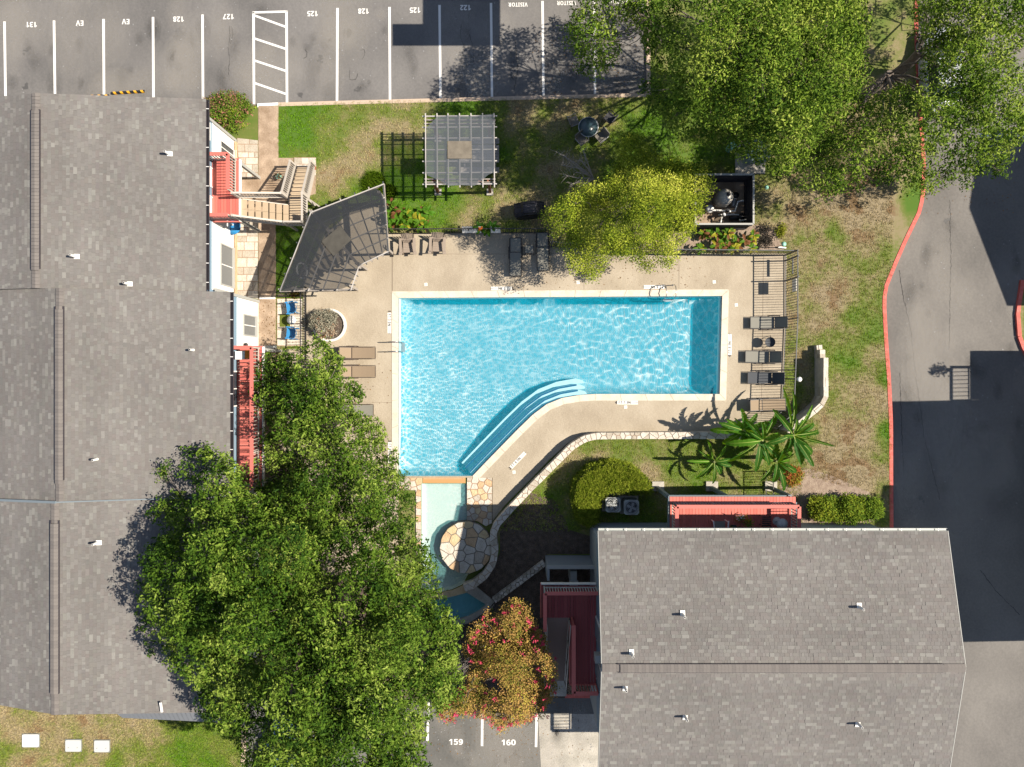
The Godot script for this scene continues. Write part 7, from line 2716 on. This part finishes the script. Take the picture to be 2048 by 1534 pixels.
func bananas() -> void:
	var big := P(1530, 882, 2.9)
	big.y = 0
	banana_l("big banana plant in the middle of the clump above the coral deck", big, 2.6, [[-148, 0.55, 2.0, 0.4], [-120, 0.5, 1.9, 0.5], [-88, 0.45, 1.3, 0.9], [-58, 0.5, 1.7, 0.5], [-22, 0.5, 1.6, 0.6], [40, 0.5, 1.8, 0.5], [72, 0.45, 1.5, 0.6], [105, 0.5, 1.8, 0.5], [135, 0.5, 2.0, 0.4], [165, 0.55, 2.0, 0.45], [192, 0.5, 1.9, 0.5], [218, 0.4, 1.2, 0.9]])
	var ea := P(1592, 872, 3.1)
	ea.y = 0
	banana_l("tall banana plant at the east side of the clump with upright narrow leaves", ea, 2.8, [[-100, 0.4, 2.1, 0.6], [-82, 0.38, 2.2, 0.55], [-66, 0.4, 1.9, 0.7], [-8, 0.55, 2.0, 0.4], [14, 0.45, 1.8, 0.5], [38, 0.5, 2.2, 0.4], [58, 0.5, 2.3, 0.35], [84, 0.5, 1.7, 0.5], [118, 0.5, 1.8, 0.4], [170, 0.45, 1.5, 0.6], [235, 0.45, 1.6, 0.6]])
	var we := P(1492, 862, 2.6)
	we.y = 0
	banana_l("banana plant at the north west side of the clump over the low wall", we, 2.3, [[-140, 0.5, 1.3, 0.6], [-100, 0.45, 1.2, 0.7], [-60, 0.5, 1.4, 0.5], [-20, 0.5, 1.4, 0.5], [30, 0.5, 1.5, 0.5], [80, 0.5, 1.4, 0.5], [130, 0.5, 1.6, 0.4], [180, 0.5, 1.5, 0.4], [205, 0.5, 1.3, 0.5]])
	var so := P(1560, 925, 2.4)
	so.y = 0
	banana_l("shorter banana plant at the south edge of the clump", so, 2.0, [[20, 0.45, 1.5, 0.5], [62, 0.4, 1.7, 0.4], [95, 0.5, 1.4, 0.5], [140, 0.5, 1.5, 0.5], [200, 0.45, 1.3, 0.6], [-40, 0.45, 1.4, 0.6], [-90, 0.45, 1.2, 0.7]])
	var sm := P(1434, 926, 1.9)
	sm.y = 0
	banana_l("small separate banana plant on the lawn west of the clump", sm, 1.5, [[-172, 0.3, 1.25, 0.5], [-140, 0.34, 1.0, 0.6], [-112, 0.3, 1.35, 0.6], [-68, 0.3, 1.1, 0.7], [-18, 0.42, 1.15, 0.45], [25, 0.36, 1.1, 0.4], [68, 0.32, 1.1, 0.45], [88, 0.3, 1.2, 0.5], [122, 0.36, 1.2, 0.4]])

func banana_l(label: String, at: Vector3, h: float, leaves: Array) -> void:
	var t := thing("banana_plant", label, "banana plant", at, 0.0, "banana plants by the stone wall")
	var st := S0()
	tube(st, [Vector3.ZERO, Vector3(0.03, h * 0.6, 0.02), Vector3(0.0, h, 0)], 0.12, 0.06, 8)
	part(t, "stem", st, M.banana_stem)
	var all := []
	for q in leaves:
		all.append([q[0] + rnd(-12, 12), q[3] + rnd(-0.25, 0.35), q[2] * rnd(0.75, 1.2), q[1] * rnd(0.65, 1.0), rnd(0.6, 1.7)])
		if rng.randf() < 0.45:
			all.append([q[0] + rnd(12, 30), rnd(0.8, 1.3), q[2] * rnd(0.45, 0.8), q[1] * rnd(0.5, 0.8), rnd(0.8, 2.0)])
		if rng.randf() < 0.3:
			all.append([q[0] + rnd(-30, 30), rnd(-0.5, 0.1), q[2] * rnd(0.5, 0.75), q[1] * 0.7, rnd(0.5, 1.0)])
	for q in all:
		var ribs := S0()
		var lf := long_leaf(Vector3(0, h - rnd(0.0, 0.5), 0), deg_to_rad(q[0]), q[1], q[2], q[3], rnd(0.1, 1.0), q[4], ribs, 0.35)
		var o := part(t, "leaf", lf, M["banana_leaf" if rng.randf() < 0.65 else "banana_leaf_pale"])
		part(o, "midrib", ribs, M.banana_rib)

func tuft_mesh() -> ArrayMesh:
	var st := S0()
	for i in 6:
		var a := TAU * i / 6 + rnd(-0.4, 0.4)
		var d := Vector3(cos(a), 0, sin(a))
		var s := Vector3(-sin(a), 0, cos(a)) * 0.009
		var r := d * rnd(0.0, 0.025)
		tri(st, r - s, r + s, r + d * rnd(0.02, 0.055) + Vector3(0, rnd(0.03, 0.055), 0), Vector3.UP)
	return done(st)

func grass() -> void:
	var paved := [poly(DECK), poly(POOL), poly(WADE), poly(SPA), poly([985, 1190, 1090, 1112, 1200, 1112, 1200, 1396, 862, 1396]), poly([797, 950, 988, 950, 990, 1180, 797, 1180]), poly([1385, 455, 1520, 450, 1550, 462, 1568, 500, 1270, 504, 1280, 490]), poly([1604, 950, 1740, 985, 1755, 1040, 1720, 1050, 1605, 1052]), poly([1390, 350, 1507, 350, 1507, 455, 1390, 455]), poly([1470, 290, 1529, 290, 1529, 348, 1470, 348])]
	for w in WALKS + ASHLAR:
		paved.append(poly(w))
	var wall := poly(WALL)
	paved.append(band(wall, 0.2, -0.2))
	var lots := [[poly(LOT), 552, 192, 1786, 1062, 105000], [poly([0, 1380, 484, 1380, 484, 1560, 0, 1560]), 0, 1380, 486, 1560, 20000]]
	var t := thing("lawn_grass", "short mottled grass of the lawns", "grass")
	t.set_meta("kind", "stuff")
	for l in lots:
		var at := []
		var tint := PackedColorArray()
		for i in l[5]:
			var x: float = rnd(l[1], l[3])
			var y: float = rnd(l[2], l[4])
			var p := P2(x, y)
			if not Geometry2D.is_point_in_polygon(p, l[0]):
				continue
			var ok := true
			for w in paved:
				if Geometry2D.is_point_in_polygon(p, w):
					ok = false
					break
			if not ok:
				continue
			var c := lawn_img.get_pixel(clampi(int(x / 2), 0, 1023), clampi(int(y / 2), 0, 767)).srgb_to_linear()
			at.append(Transform3D(Basis(Vector3.UP, rnd(0, TAU)).scaled(Vector3.ONE * rnd(0.8, 1.6)), Vector3(p.x, 0.0, p.y)))
			tint.append(c * rnd(1.0, 1.9))
		scatter(t, "grass_blades", tuft_mesh(), M.blade, at, tint)
